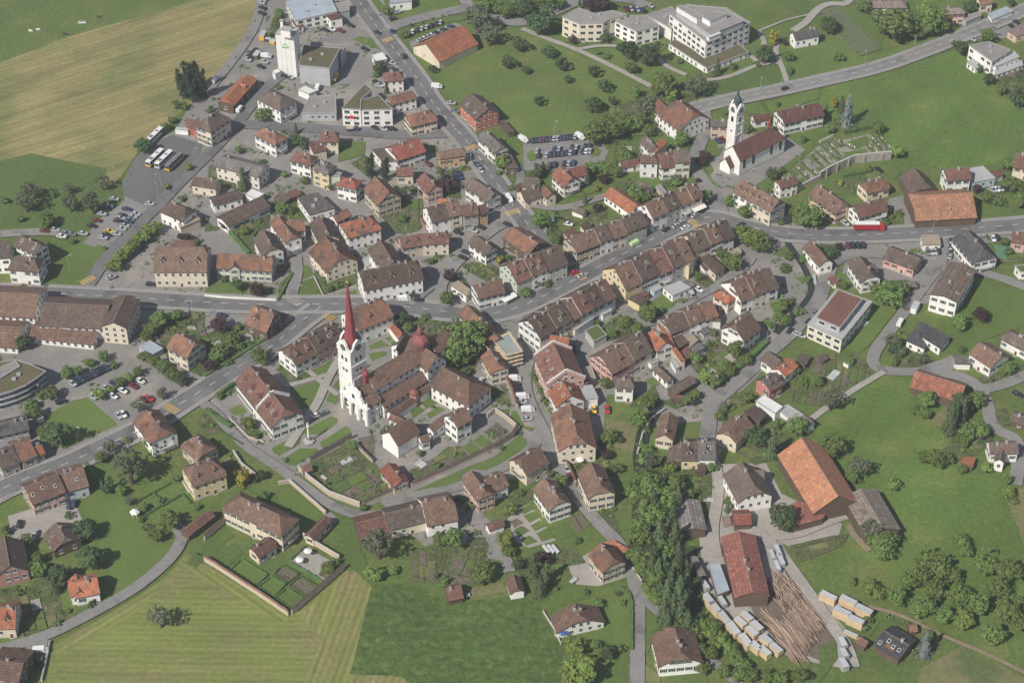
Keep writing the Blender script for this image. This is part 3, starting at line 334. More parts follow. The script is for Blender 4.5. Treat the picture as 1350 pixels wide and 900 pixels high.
('shed','dark flat shed against the curved orange wing','shed',None,{'sh': 0},[('f',[(64.4,-2.3),(67.5,-0.2),(70.3,-4.6),(66.1,-8.1)],3.5,'db','wood',0,0)]),
('shed','red-brown shed against the lower end of the curved wing','shed',None,{'sh': 0},[('f',[(66.4,-10.1),(69.6,-6.6),(71.6,-11.5),(67.9,-14.9)],3,'rb','wood',0,0)]),
('shed','grey roofed shed near the garden behind the curved wing','shed',None,{'sh': 0},[('f',[(71,-7.3),(74.5,-4.3),(76.4,-7.3),(72.6,-10.3)],3,'gy','greyw',0,0)]),
('shed','beige flat roofed shed between three other sheds','shed',None,{'sh': 0},[('f',[(69.3,-1.2),(71.9,0.9),(74.1,-2.6),(71.1,-6.2)],3,'beige','greyw',0,0)]),
('house','small outbuilding with grey-brown roof among old town yards','house',None,{'sh': 1},[('g',(59,-23.7),-0.979,9.8,1.9,3.2,4.6,0,0,'gb','white',1)]),
('barn','open wooden barn with dark roof above the stream wall','barn',None,{'sh': 1},[('g',(65.8,-30.6),0.708,11.8,2.4,3.5,4.7,0,0,'gb','wood',0),('f',[(58.7,-32.6),(60.2,-31.4),(63.2,-35.4),(61.6,-37.5)],2.8,'ob','wood',0,0)]),
('house','cube-like white house with grey hipped roof beside the yards','house',None,{'chim': 1, 'sh': 1},[('g',(43.3,-33.4),-0.059,7.4,3.5,7.5,9.6,0.5,0.5,'gb','white',1)]),
('house','large white house with brown roof and shuttered gable by the stream lane','house',None,{'chim': 1, 'sh': 1},[('g',(91.2,-0.7),0.829,11.2,6,7,12.1,0.25,0,'br','white',1),('f',[(88.8,15.1),(91.7,19.2),(96.8,15.1),(92.7,10.5)],4,'rb','white',0,0)]),
('house','house with grey roof joined to the orange-roofed cottage','house',None,{'sh': 1},[('g',(102.5,-17.9),-0.887,7.7,3.6,5,7.7,0,0,'gb','white',1)]),
('house','cottage with bright orange roof beside the vegetable gardens','house',None,{'chim': 1, 'sh': 1},[('g',(106.4,-21.9),0.852,8.8,3.6,5,7.1,0,0,'or','white',1)]),
('house','red half-timbered house with grey roof and small gable','house',None,{'chim': 1, 'dorm': 2, 'sh': 1},[('g',(99.6,-31),0.640,7.3,4.2,5.5,8.7,0,0,'gb','pinkred',1)]),
('shed','dark garden shed beside the vegetable plots','shed',None,{'sh': 0},[('f',[(112.4,-13.8),(114.3,-10.3),(117.6,-13.1),(115.3,-17.7)],3,'gb','wood',0,0)]),
('workshop','white workshop with ribbed skylight roof','workshop',None,{'sh': 0},[('f',[(93.6,-40.2),(96.9,-36.7),(103.5,-43.5),(100.2,-47.2)],4,'wr','whitep',0,0)]),
('garage_deck','long low garage deck with pale flat roof beside the workshop','garage',None,{'sh': 0},[('f',[(101.6,-43.9),(105.6,-41.2),(111.9,-47.8),(110.6,-52.7),(107.5,-51.1)],3,'lg','whitep',0,0)]),
('hut','tiny white hut at the end of the garage deck','hut',None,{'sh': 1},[('g',(112.1,-51.4),-0.930,5,1.9,4,5.4,0,0,'gb','white',1)]),
('flat_house','low white house with pale flat roof and lawn in a yard','house',None,{'sh': 0},[('f',[(62.1,30),(69.2,34),(73.3,29.7),(65.8,24.5)],4,'lg','white',1,0),('f',[(69.3,33.4),(72.6,36),(75.4,32.7),(71.1,29.5)],3.2,'gy','greyw',0,0)]),
('garage','yellow garage with dark flat roof below the yellow terrace end','garage',None,{'sh': 0},[('f',[(47.5,22.5),(51.2,25.5),(55.1,21.5),(51.8,18.6)],4,'db','yellow',0,0)]),
('garage_block','pale concrete garage block with planted green roof','garage',None,{'sh': 0},[('f',[(29.4,2),(34.4,5.5),(37.8,-0.5),(32.6,-4.5)],4,'green','lgw',0,0)]),
('rear_wing','low white terrace building behind the lower street row','building',None,{'sh': 0},[('f',[(23.5,6.5),(31.6,13.3),(33.1,10.9),(25.2,2.7)],3.5,'lg','white',0,0)]),
('office_block','modern cream office block with flat roof beside the stream road','building',None,{'sh': 0},[('f',[(132.6,24.9),(145.7,16.7),(130.4,-7.1),(118.1,2.5)],7,'lg','creamw',1,0),('f',[(132.3,20.6),(141.3,14.9),(129.8,-3.3),(121.3,2.9)],10,'brf','greyw',1,7)]),
('house','white house with steep brown roof standing over the stream','house',None,{'chim': 1, 'sh': 1},[('g',(128.1,50),-1.185,14.3,3.6,5,8.2,0,0.2,'br','white',1)]),
('house','white gabled house with grey roof and outside stairs','house',None,{'chim': 1, 'sh': 1},[('g',(145.7,38.1),-1.286,13.9,4.6,6,9.4,0.2,0.3,'gb','white',1),('g',(147.7,40),0.468,6.4,3.1,5,7.3,0,0,'gb','white',1)]),
('house','pink house with grey-brown roof beside the fuel station','house',None,{'chim': 1, 'sh': 1},[('g',(163.7,48.9),-0.571,14.2,5.2,4.5,7.4,0,0,'gb','pink',1)]),
('garage','little garage with red-brown roof near the office block','garage',None,{'sh': 1},[('g',(133.6,36.2),-0.819,5,2,3,4.5,0,0,'rb','cream',1)]),
('apartment_block','tall white apartment block with brown roof and side balconies','building',None,{'chim': 1, 'sk': 2, 'sh': 1},[('g',(180.3,27.7),-2.061,24.8,6,8.5,9.8,0,0,'gb','white',1)]),
('house','big white house with slate roof beside the fuel station','house',None,{'chim': 1, 'sh': 1},[('g',(194.1,53.4),-1.232,18.7,5.8,6,10.4,0.4,0.6,'dg','white',1)]),
('fuel_station','fuel station shop with beige flat roof beside the road','fuel station',None,{'sh': 0},[('f',[(174.1,66.2),(181.6,66.2),(181.3,59.6),(174,59.4)],3.5,'beige','white',1,0)]),
('house','pinkish house with red-brown roof at the right edge beside the road','house',None,{'chim': 1, 'sh': 1},[('g',(214.7,62.4),-0.245,6.2,4.2,5,8.1,0,0,'rb','pink',1)]),
('flat_roofed_building','white building with planted roof at the right edge','building',None,{'sh': 0},[('f',[(209.7,44.3),(214.7,44.9),(213.7,40.1),(211,40.3)],4,'green','white',1,0)]),
('bungalow','left half of low white house with dark grey roof by the cul-de-sac','house',None,{'sh': 0},[('f',[(157,-4.3),(164.1,7.4),(166.5,5.9),(162.6,-1.2),(163.8,-7.6),(163,-9)],4,'dg','white',1,0),('f',[(162.8,-0.8),(166.8,6.2),(174.5,-1.7),(169.5,-8.5)],3.8,'dg','white',1,0)]),
('hut','tiny garden hut with grey pyramid roof by the lane','hut',None,{'sh': 1},[('g',(165,33.7),0.000,5,1.9,2.5,3.9,0.8,0.8,'gy','wood',0)]),
('barn','huge barn with orange tiled roof beside the main road','barn',None,{'sh': 1},[('g',(185.5,86.6),0.088,26.9,10.8,4.5,10.4,0.35,0,'obl','wood',0),('f',[(197.8,89.4),(200.9,89.6),(199.6,77.4),(196.2,76.8)],4,'rb','wood',0,0)]),
('house','cream villa with orange-brown hipped roof below the cemetery wall','house',None,{'chim': 2, 'sh': 1},[('g',(158.6,100),0.425,12.1,4.3,5,8.2,0.5,0.5,'ob','cream',1)]),
('barn','dark wooden barn with grey-brown roof behind the huge barn','barn',None,{'sh': 1},[('g',(178.4,101.9),-1.299,13.8,6.2,4.5,9.2,0,0.4,'gb','wood',0)]),
('chalet','white chalet with curved balconies and solar panels on its roof','house',None,{'chim': 1, 'sh': 1},[('g',(195.4,105.7),0.113,11.2,4.5,7,10.4,0.1,0.1,'rb','white',1)]),
('workshop','low workshop with pale grey roof next to the white chalet','workshop',None,{'sh': 0},[('f',[(203,114.6),(209.7,116.6),(213.4,107.3),(202.7,104.1)],4,'lg','blue',1,0)]),
('hut','small red-brown roofed hut beyond the pale workshop','hut',None,{'sh': 0},[('f',[(212.5,114.2),(217,114.9),(218,111.6),(213,108.1)],3,'rb','white',0,0)]),
('house','cream house with red-brown roof at the right edge under the meadow','house',None,{'chim': 1, 'sh': 1},[('g',(227.3,116.6),-0.329,7.9,5.5,6,10.1,0,0,'rb','cream',1)]),
('house','white house with red-brown roof and flower balcony above the red lorry','house',None,{'chim': 1, 'sh': 1},[('g',(153.5,81.6),0.425,15.1,4.5,6,9.4,0,0,'rb','white',1)]),
('house','long peach house with brown half-hipped roof below the cemetery','house',None,{'chim': 1, 'dorm': 2, 'sh': 1},[('g',(137.8,87.8),-0.948,17.7,4.9,6,9.6,0,0.3,'br','peach',1)]),
('house','white house with red-brown roof beside the cemetery steps','house',None,{'chim': 1, 'sh': 1},[('g',(120.2,101),0.428,9.3,3,6,8.3,0.4,0.4,'rb','white',1)]),
('terraced_house','brown-roofed white house, leftmost in the long curved house pair below the church','house','houses in the long curved house pair below the church',{'chim': 1, 'dorm': 3, 'sh': 1},[('g',(103.3,91.6),-0.837,11,5.3,7.5,11.5,0,0,'br','white',1,(1,0))]),
('terraced_house','brown-roofed cream house, rightmost in the long curved house pair below the church','house','houses in the long curved house pair below the church',{'chim': 2, 'dorm': 3, 'sk': 1, 'sh': 1},[('g',(110.7,83.5),-0.837,11,5.3,8,12,0,0.1,'br','cream',1,(0,1))]),
('house','white house with brown hipped roof, front one of the cluster by the lane','house',None,{'chim': 1, 'sh': 1},[('g',(60.7,115.9),0.000,8,3.2,8,10.4,0.5,0.5,'br','white',1)]),
('house','middle house of the cluster with red-brown roof and balcony','house',None,{'chim': 1, 'dorm': 1, 'sh': 1},[('g',(68.8,117.4),0.281,9,5.9,6.5,10.9,0.3,0.3,'rb','white',1)]),
('house','tall pale green house with grey-brown roof at the lane','house',None,{'chim': 1, 'sh': 1},[('g',(74.9,116.8),0.134,7.1,4.9,9,12.7,0.15,0.15,'gb','mint',1)]),
('house','rear house of the cluster with grey-brown roof','house',None,{'chim': 1, 'sh': 1},[('g',(62.3,130.2),-1.141,9.9,2.9,6,8.2,0,0,'gb','white',1)]),
('narrow_house','narrow orange-roofed house squeezed inside the cluster','house',None,{'sh': 0},[('f',[(62.1,126.2),(67.4,134.6),(69.9,132),(64.1,123.1)],6.5,'or','cream',0,0)]),
('garage','long low garage with red-brown roof beside the cluster of houses','garage',None,{'sh': 1},[('g',(52.3,119.8),0.280,8.8,2.5,3,4.9,0,0,'rb','white',1)]),
('garage','garage with dark roof in the garden above the upper terrace','garage',None,{'sh': 1},[('g',(58.3,102.1),-0.772,7.7,2.1,3,4.5,0,0,'gb','white',1)]),
('stable','long white stable with bright orange roof behind the terraces','building',None,{'sh': 1},[('g',(48.8,90.1),-0.883,17.7,4.4,4,6.6,0,0,'or','white',1)]),
('house','white house with red-brown gabled roof below the oval car park','house',None,{'chim': 1, 'sh': 1},[('g',(23.7,104.3),-1.035,10.4,4.6,6,9.4,0,0,'re2','white',1),('g',(28.3,109),0.389,8.3,3.6,6,8.7,0,0,'re2','white',1)]),
('house','low cream house with grey-brown roof at the main road corner','house',None,{'chim': 1, 'sh': 1},[('g',(7.6,94.4),0.498,8.9,4.2,4.5,7.6,0,0,'gb','cream',1),('g',(15.5,94.8),-1.071,7.3,2.8,5,7.1,0,0,'ob','cream',1),('f',[(7.7,102.2),(13.1,107.4),(17.7,105.1),(17,101.6),(11.6,99.3)],3.5,'gb','cream',0,0)]),
('hut','tiny red-brown hut behind the low cream house','hut',None,{'sh': 0},[('f',[(1.3,102.9),(3.7,105),(5.7,102.9),(3.3,100)],3,'rb','wood',0,0)]),
('garage','small white garage beside the vegetable plot','garage',None,{'sh': 1},[('g',(29.2,84.8),-0.637,6.2,1.9,2.6,4,0,0,'gb','white',0)]),
('house','ochre house with brown roof beside the crossing road','house',None,{'chim': 1, 'dorm': 1, 'sh': 1},[('g',(-27.1,124),0.237,12.1,3,5.5,7.7,0.4,0.4,'br','ochre',1)]),
('house','white house with bright red-orange roof and blue bays','house',None,{'chim': 1, 'sk': 1, 'sh': 1},[('g',(-47.9,126.6),0.541,14.9,6.3,6,9.8,0,0,'re','white',1)]),
('annex','dark roofed annex left of the bright red-orange roof','building',None,{'sh': 0},[('f',[(-62.7,128),(-56.3,129.8),(-51.9,119.3),(-57.5,118.4)],5,'gb','white',1,0)]),
('house','low house with red-brown roof between garden trees','house',None,{'chim': 1, 'sh': 1},[('g',(-47.4,110.7),0.083,7.6,3.3,5,7.5,0,0,'rb','cream',1)]),
('house','cream villa with red-brown hipped roof in a leafy corner','house',None,{'chim': 1, 'dorm': 1, 'sh': 1},[('g',(-82.5,134.9),0.000,8.8,4,7,10,0.5,0.5,'rb','cream',1),('f',[(-91.7,133),(-87,135.3),(-83.4,127.6),(-88.9,125.3)],5,'rb','cream',0,0)]),
('school_wing','cream school wing with tall gable end and side windows','building',None,{'sh': 0},[('g',(-156.9,7.7),1.437,18.8,5.4,8.5,11.2,0,0.3,'db','cream',1)]),
('school_hall','long dark-roofed school hall joined to the cream gable wing','building',None,{'sh': 0},[('g',(-175.1,10.9),-0.073,27.2,9.6,6,10.3,0,0,'db','white',1),('g',(-178.9,1.7),-0.158,27.1,5.4,3,4.9,0,0,'br','white',1)]),
('school_hall','school hall with brown roof and grey end wall at the left edge','building',None,{'sh': 0},[('g',(-201,18),-0.080,20.3,10,6,10.5,0,0,'br','white',1),('g',(-201.8,2),-0.095,13.6,9.6,3.2,6.1,0,0,'br','white',1)]),
('curved_building','curved modern school building with planted roof and glass bands','building',None,{'sh': 0},[('f',[(-180.6,-27.4),(-183.4,-31.4),(-186.7,-35.4),(-190.8,-38.4),(-195.5,-40.8),(-199.9,-42.1),(-203.8,-23.3),(-193.7,-20.6),(-187.5,-23.3)],8,'moss','glassw',0,0),('f',[(-197.1,-32.2),(-190.9,-25.1),(-193.3,-21.9),(-198.4,-26)],8.6,'fg','greyw',0,8)]),
('shed','shed with pale blue-grey flat roof beside the car park trees','shed',None,{'sh': 0},[('f',[(-148.2,-6.4),(-144.4,-3.1),(-138.4,-7.8),(-142.6,-12)],3,'bg','greyw',0,0)]),
('house','cream villa with orange roof and corner turret beside the car park','house',None,{'chim': 1, 'sh': 1},[('g',(-128.3,-11.2),-0.631,11.2,5.6,7,11.5,0.2,0,'ob','cream',1)]),
('house','dark timber house with rusty mossy roof at the road fork','house',None,{'chim': 1, 'dorm': 1, 'sh': 1},[('g',(-99.3,8),-0.494,10.8,6.9,5,10.2,0.15,0.15,'ob','wood',1)]),
('terraced_house','brown-roofed white house, leftmost in the double house beside the abbey lawns','house','houses in the double house beside the abbey lawns',{'chim': 1, 'dorm': 2, 'sh': 1},[('g',(-84.3,-14.4),0.737,10.9,6.1,6.5,11,0.3,0,'br','white',1,(1,0))]),
('terraced_house','dark-brown-roofed pink house, rightmost in the double house beside the abbey lawns','house','houses in the double house beside the abbey lawns',{'chim': 2, 'dorm': 2, 'sk': 1, 'sh': 1},[('g',(-75.3,-6.2),0.737,13.4,6.1,7,11.5,0,0,'db','pink',1,(0,1))]),
('canonry','white canonry with rusty half-hipped roof behind the red spire','house',None,{'chim': 1, 'dorm': 1, 'sh': 1},[('g',(-58.1,6.8),0.627,17.1,6.9,8,13.2,0.2,0.3,'ob','white',1)]),
('lean_to','small orange-roofed lean-to between canonry and abbey choir','building',None,{'sh': 0},[('f',[(-49.3,5.1),(-47.6,6.6),(-43.9,1),(-45.3,-2.5)],3.5,'or','white',0,0)]),
('canonry','long white building with red-brown roof and stepped fire wall opposite the abbey','house',None,{'chim': 2, 'dorm': 5, 'sk': 2, 'sh': 1, 'step': (0.2,)},[('g',(-92.7,-42),-1.008,31.5,7,7,12.2,0.1,0.3,'rb','white',1)]),
('cloister_wing','white cloister wing with brown hipped roof beside the green courtyard','building',None,{'chim': 1, 'sh': 1},[('g',(-19.6,-35.7),-0.676,19.5,7.1,7,12.3,0,0.8,'br','white',1)]),
('chapel','white chapel with brown gabled roof and arched front window','chapel',None,{'sh': 1},[('g',(-41.7,-61.1),0.777,11.3,4.9,6.5,10.7,0,0,'br','white',0),('g',(-32.9,-62.4),0.463,3.9,1.9,5,6.4,0,0,'br','white',1)]),
('house','white cloister house with curved stepped gable beside the small gardens','house',None,{'chim': 1, 'sh': 1},[('g',(-20.4,-54.3),0.705,7.6,4.3,8,11.4,0,0,'br','white',1),('g',(-27.8,-54),0.865,9.9,1.9,5,6.4,0,0,'br','white',1)]),
('cloister_walk','narrow cloister walk with red-brown roof along the abbey nave','building',None,{'sh': 1},[('g',(-42.2,-42.5),0.773,13,1.9,3.2,4.6,0,0,'rb','white',0)]),
('cloister_walk','short cloister walk between the abbey porch and the chapel','building',None,{'sh': 1},[('g',(-43.2,-50),-0.597,7,1.9,3.2,4.6,0,0,'rb','white',0)]),
('passage','short roofed passage between cloister wing and abbey transept','building',None,{'sh': 1},[('g',(-34.5,-34.4),0.753,5.6,1.9,4,5.4,0,0,'br','white',0)]),
('house','small house with rusty half-hipped roof below the scaffolded building','house',None,{'chim': 1, 'sh': 1},[('g',(-6.7,-20.4),-1.205,11.4,4,6,9,0,0.45,'ob','cream',1)]),
('house','long old house with rusty roof under repair beside the huge round tree','house',None,{'chim': 1, 'dorm': 1, 'sh': 1},[('g',(-11.8,0.8),-1.011,24.9,3.9,7,9.9,0,0,'ob','beige',1)]),
('scaffolded_building','scaffolded grey building wrapped in netting at the end of the long old house','building',None,{'sh': 0},[('f',[(-6.6,-8.8),(-1.5,-5),(3,-15.1),(-2.1,-17.1)],8,'net','net',0,0)]),
('gabled_house','large pink house with stepped gables and red-brown roof','house',None,{'sk': 4, 'sh': 1, 'step': (-0.97, 0.97)},[('g',(18.3,-25.2),-1.296,18.2,7.8,8,13.5,0,0,'rb','pink',1),('f',[(21.7,-17.5),(25.3,-14.8),(29.7,-20.3),(26.9,-23.4)],5,'rb','pink',0,0)]),
('house','white gabled house with orange roof attached to the large pink house','house',None,{'chim': 1, 'sk': 2, 'sh': 1},[('g',(20.9,-39.8),-1.250,9.6,5.9,6,10.4,0,0,'or','white',1)]),
('annex','flat white annex with yellow entrance behind the orange-roofed house','building',None,{'sh': 0},[('f',[(26.3,-33),(30.8,-32.1),(32.9,-39.4),(27.6,-40.5)],5,'lg','white',0,0)]),
('house','big cream house with orange and brown half-hipped roof on the lane','house',None,{'chim': 2, 'sh': 1},[('g',(23,-60.8),-1.438,20.4,7.3,7,12.5,0,0.35,'ob','cream',1)]),
('house','house with bright orange roof beside the large pink house','house',None,{'chim': 1, 'sh': 1},[('g',(18.9,-6.7),-0.193,7.9,3.2,6,8.4,0,0,'or','pink',0)]),
('house','pink house with brown half-hipped roof below the garden wall','house',None,{'chim': 1, 'sh': 1},[('g',(-12,-89.9),-1.088,13.1,3.8,6.5,9.3,0,0.5,'br','pink',1)]),
('house','white house with brown roof joined to the pink house','house',None,{'chim': 1, 'sh': 1},[('g',(-6.6,-85.8),0.556,7.7,4.6,5,8.4,0,0.2,'br','white',1)]),
('house','cream house with brown roof and half-hipped gable beside the lane','house',None,{'chim': 1, 'sh': 1},[('g',(6.3,-75.6),0.681,11,5.4,5.5,9.6,0.3,0,'br','cream',1)]),
('house','white house with brown roof and shuttered gable above the round flower beds','house',None,{'chim': 2, 'sh': 1},[('g',(14.6,-94.5),-1.116,13.2,4.8,6.5,10.1,0,0.3,'br','white',1)]),
('house','cream house with brown flared roof right beside the walled lane','house',None,{'chim': 1, 'sh': 1},[('g',(30.6,-88.4),-1.305,14.6,5.3,7,11,0,0.4,'br','cream',1)]),
('shed','white shed with red-brown roof beside the parterre garden','shed',None,{'sh': 1},[('g',(-6.1,-105.6),0.478,6.4,1.9,3,4.4,0,0,'rb','white',0)]),
('house','long farmhouse with grey-brown roof and cream wall below the convent garden','house',None,{'chim': 1, 'sh': 1},[('g',(-38.9,-102.7),0.323,13.8,5.9,5,8,0,0,'gb','cream',1)]),
('barn','low barn with red-brown roof at the end of the long farmhouse','barn',None,{'sh': 1},[('g',(-50.2,-106),0.338,11.6,6,3.5,6.2,0,0,'rb','wood',0)]),
('house','white house with broad brown roof at the other end of the long farmhouse','house',None,{'chim': 1, 'sh': 1},[('g',(-26.7,-100.5),0.287,11.7,7.7,6,11.4,0,0.25,'br','white',1)]),
('house','garden house with red and dark roof inside the convent vegetable garden','house',None,{'chim': 1, 'sh': 1},[('g',(-43.1,-81.3),-1.020,10.9,3.5,4,6.1,0,0,'re','beige',1)]),
('pavilion','small red-brown garden pavilion in the corner of the convent garden','pavilion',None,{'sh': 1},[('g',(-76,-76),0.413,4,1.9,2.5,3.9,0,0,'rb','wood',0)]),
('house','stately cream provost house with large brown hipped roof above the walled garden','house',None,{'chim': 3, 'sh': 1},[('g',(-89.6,-105),-0.558,26.9,5.3,8,12,0.9,0.9,'br','cream',1)]),
('outbuilding','long garden outbuilding with red-brown roof beside the provost house','building',None,{'sh': 1},[('g',(-69.2,-107.8),1.016,11.4,2.2,3.5,5.2,0.3,0.3,'rb','cream',1)]),
('house','small cream porch house with red-brown roof on the garden terrace','house',None,{'chim': 1, 'sh': 1},[('g',(-88,-117.6),0.756,8.6,3.3,3.8,6.3,0.3,0.3,'rb','cream',1)]),
('house','yellow house with brown hipped roof and two dormers in the formal garden','house',None,{'chim': 1, 'dorm': 2, 'sh': 1},[('g',(-112.6,-82.8),0.502,13.4,6,7.5,12,0.55,0.55,'br','yellow',1)]),
('house','house with brown hipped roof behind the yellow house','house',None,{'chim': 1, 'sh': 1},[('g',(-116.3,-67.5),-0.815,10.8,5,5,8.8,0.5,0.5,'br','beige',1)]),
('house','white villa with rusty half-hipped roof between road and garden','house',None,{'chim': 1, 'dorm': 1, 'sh': 1},[('g',(-134,-58),-0.976,16,5.7,6.5,10.7,0.3,0.5,'ob','white',1)]),
('shed','long narrow garden shed with red-brown roof by the walled garden','shed',None,{'sh': 1},[('g',(-112.6,-104.8),0.891,13.3,2.3,3,4.8,0,0,'rb','wood',0)]),
('house','pink house with brown roof and arcade windows beside the main road','house',None,{'chim': 1, 'sk': 3, 'sh': 1},[('g',(-170.4,-89.8),0.563,12.9,6.5,6,9.6,0,0,'br','pink',1)]),
('house','blue-grey house with brown roof joined to the pink roadside house','house',None,{'chim': 1, 'sk': 1, 'sh': 1},[('g',(-160.9,-83.5),0.414,9.2,6.7,5,8.7,0,0,'br','blue',1)]),
('house','house with dark slate roof at the left edge behind the orange roofs','house',None,{'chim': 1, 'sh': 1},[('g',(-188.6,-56.4),0.363,12.5,4.6,6,8.3,0,0,'dg','greyw',1)]),
('house','roadside house with grey-brown roof at the left edge','house',None,{'chim': 1, 'sh': 1},[('g',(-187.8,-72.8),0.629,7.5,5.7,5,9.3,0,0,'gb','grey',1)]),
('house','roadside house with rusty orange roof left of the dark yard','house',None,{'chim': 1, 'sh': 1},[('g',(-182.1,-68.3),0.611,6.3,6.4,5,8.8,0,0,'ob','grey',1)]),
('house','small roadside house with orange roof at the end of the left row','house',None,{'chim': 1, 'sh': 1},[('g',(-176.9,-68),0.556,4.3,3.1,4,6.3,0,0,'or','greyw',1)]),
('chalet','dark timber chalet with grey roof behind the pink roadside house','house',None,{'chim': 1, 'sh': 1},[('g',(-159.5,-112.7),-1.029,10.1,5.5,4,7.3,0,0.3,'gb','wood',1)]),
('house','dusky pink house with dark roof and white framed gable at the left edge','house',None,{'sh': 1},[('g',(-176,-124.5),-1.249,15.5,6.2,5,9.6,0,0,'db','pinkd',1)]),
('house','cottage with bright orange roof in the garden beside the field lane','house',None,{'chim': 1, 'sh': 1},[('g',(-147.1,-136.5),0.286,8.6,5,4.5,7.8,0,0,'or','white',1),('g',(-149.7,-136.7),-1.274,8.7,3.5,4,6.6,0,0,'or','white',1)]),
('house','cream cottage with orange roof at the left edge by the lane','house',None,{'chim': 1, 'dorm': 1, 'sh': 1},[('g',(-171.3,-150.6),0.052,7.2,6.2,5,9.4,0,0,'or','cream',1)]),
('house','farmhouse with wide brown roof in the lower left corner','house',None,{'chim': 1, 'sk': 3, 'sh': 1},[('g',(-166.3,-174),-0.143,11.5,9.9,4,8.5,0,0,'br','wood',1)]),
('hut','garden hut with red-brown roof at the meadow edge','hut',None,{'chim': 1, 'sh': 1},[('g',(-20.2,-137.9),0.279,5.7,3.6,2.8,5.5,0,0,'rb','wood',0)]),
('shed','small white shed with brown roof beside the tall dark conifers','shed',None,{'sh': 1},[('g',(1.1,-135),-1.336,7.4,2.8,3,5.1,0,0.3,'br','white',0)]),
('house','stone house with rusty half-hipped roof at the lane bend','house',None,{'chim': 1, 'sh': 1},[('g',(33.3,-125.2),-1.069,10.1,5,6,9.8,0,0.3,'ob','beige',1),('f',[(23.6,-117.5),(30.6,-114.7),(31.2,-116.9),(23.9,-120.8)],3.2,'or','beige',0,0)]),
('house','bungalow with broad brown roof and blue awning at the meadow corner','house',None,{'chim': 1, 'sh': 1},[('g',(22.3,-150.7),-1.282,7.8,8.7,3,7.4,0,0.25,'br','white',1)]),
('house','white farmhouse with brown and red-brown roof at the bottom edge','house',None,{'chim': 1, 'sh': 1},[('g',(55,-165.6),-1.448,14.1,7.6,5,9.6,0.2,0.3,'br','white',1)]),
('lean_to','low lean-to with grey-brown roof left of the yellow house pair','building',None,{'sh': 0},[('f',[(57,-73.9),(58.7,-66.4),(63.3,-63.5),(63,-73.5)],4,'gb','wood',0,0)]),
('terraced_house','dark-brown-roofed yellow house, leftmost in the yellow and white house pair by the sawmill lane','house','houses in the yellow and white house pair by the sawmill lane',{'chim': 1, 'dorm': 1, 'sh': 1},[('g',(65.8,-68.4),-0.020,6.5,6.2,5,8.7,0,0,'db','yellow',1,(1,0))]),
('terraced_house','grey-roofed white house, rightmost in the yellow and white house pair by the sawmill lane','house','houses in the yellow and white house pair by the sawmill lane',{'chim': 2, 'dorm': 1, 'sk': 1, 'sh': 1},[('g',(72.2,-68.5),-0.020,6.5,6.2,5.5,9.2,0,0,'gy','white',1,(0,1))]),
('house','cream house with brown roof built along the stream','house',None,{'chim': 1, 'dorm': 1, 'sh': 1},[('g',(58.3,-56.7),-1.791,13.1,3.7,5,7.6,0,0,'br','cream',1)]),
('house','cream house with brown roof and timbered gable beside the dark conifers','house',None,{'chim': 1, 'sh': 1},[('g',(83.7,-57.6),0.970,13,4.7,5,8.5,0.25,0,'br','cream',1)]),
('barn','dark roofed rear barn behind the timber-gabled house','barn',None,{'sh': 0},[('f',[(88.5,-47.4),(92.9,-43.8),(96.4,-49.8),(93.8,-52.6)],5,'db','wood',0,0)]),
('house','white house with large grey roof and wooden balcony near the sawmill','house',None,{'chim': 1, 'sh': 1},[('g',(85.8,-88.1),-1.295,15.5,6.9,5.5,10.7,0,0.35,'gb','white',1),('g',(89.2,-81.9),0.027,6.4,2.8,5,7.1,0,0,'gb','white',1)]),
('shed','small wooden shed with orange-red roof beside the firewood stack','shed',None,{'sh': 1},[('g',(82.4,-102.2),0.065,6.5,3.8,3.5,5,0,0,'re','wood',0)]),
('barn','very large barn with bright orange roof above the sawmill','barn',None,{'sh': 1},[('g',(111.8,-84.5),-1.266,32.3,9.2,5.5,11.9,0,0,'or3','wood',0)]),
('barn','old barn with weathered grey corrugated roof beside the very large barn','barn',None,{'sh': 1},[('g',(129,-101.5),-1.303,20.9,6.8,5,7.4,0,0,'gyb','wood',0)]),
('shed','low dark red roofed shed attached to the very large barn','shed',None,{'sh': 0},[('f',[(98.8,-97.7),(103.5,-94.6),(113.4,-99.3),(111.4,-103.1),(100.5,-107.1)],4,'rd','wood',0,0)]),
('sawmill_hall','sawmill hall with long dark red roof','building',None,{'chim': 2, 'sh': 1},[('g',(81.2,-127.6),-1.494,29.3,6.2,5,7.5,0,0,'rd','wood',0)]),
('timber_shed','long timber shed with weathered grey roof beside the stream trees','shed',None,{'sh': 1},[('g',(64,-102),-1.473,15.2,4.8,4,5.4,0,0,'gys','wood',0)]),
('shed','open shed with patched pale metal roof in the sawmill yard','shed',None,{'sh': 0},[('f',[(69.1,-125.2),(72.6,-124.4),(75,-136.9),(70.9,-138.8)],3,'bg','wood',0,0)]),
('house','dark slate-roofed house with roof windows beside the orchard','house',None,{'chim': 1, 'sk': 4, 'sh': 1},[('g',(128.9,-161),-0.725,10.2,6.1,3.2,5.5,0,0,'slate','wood',0)]),
('hut','hut with red-brown roof beside the dark slate-roofed house','hut',None,{'sh': 1},[('g',(118,-160.3),-0.696,4.1,1.9,2.8,4.2,0,0,'rb','wood',0)]),
('hut','tiny orange-roofed hut on the path above the slate-roofed house','hut',None,{'sh': 1},[('g',(135.8,-153.6),0.143,3,1.9,2.2,3.6,0,0,'ob','wood',0)]),
('house','white house with brown roof and double garage at the lane bend','house',None,{'chim': 1, 'sh': 1},[('g',(187.6,-14.7),-0.895,11.2,6,5.5,8.5,0,0,'br','white',1),('f',[(177.4,-23.1),(181.2,-19.5),(185,-22.2),(180.9,-26.7)],3,'gy','white',0,0)]),
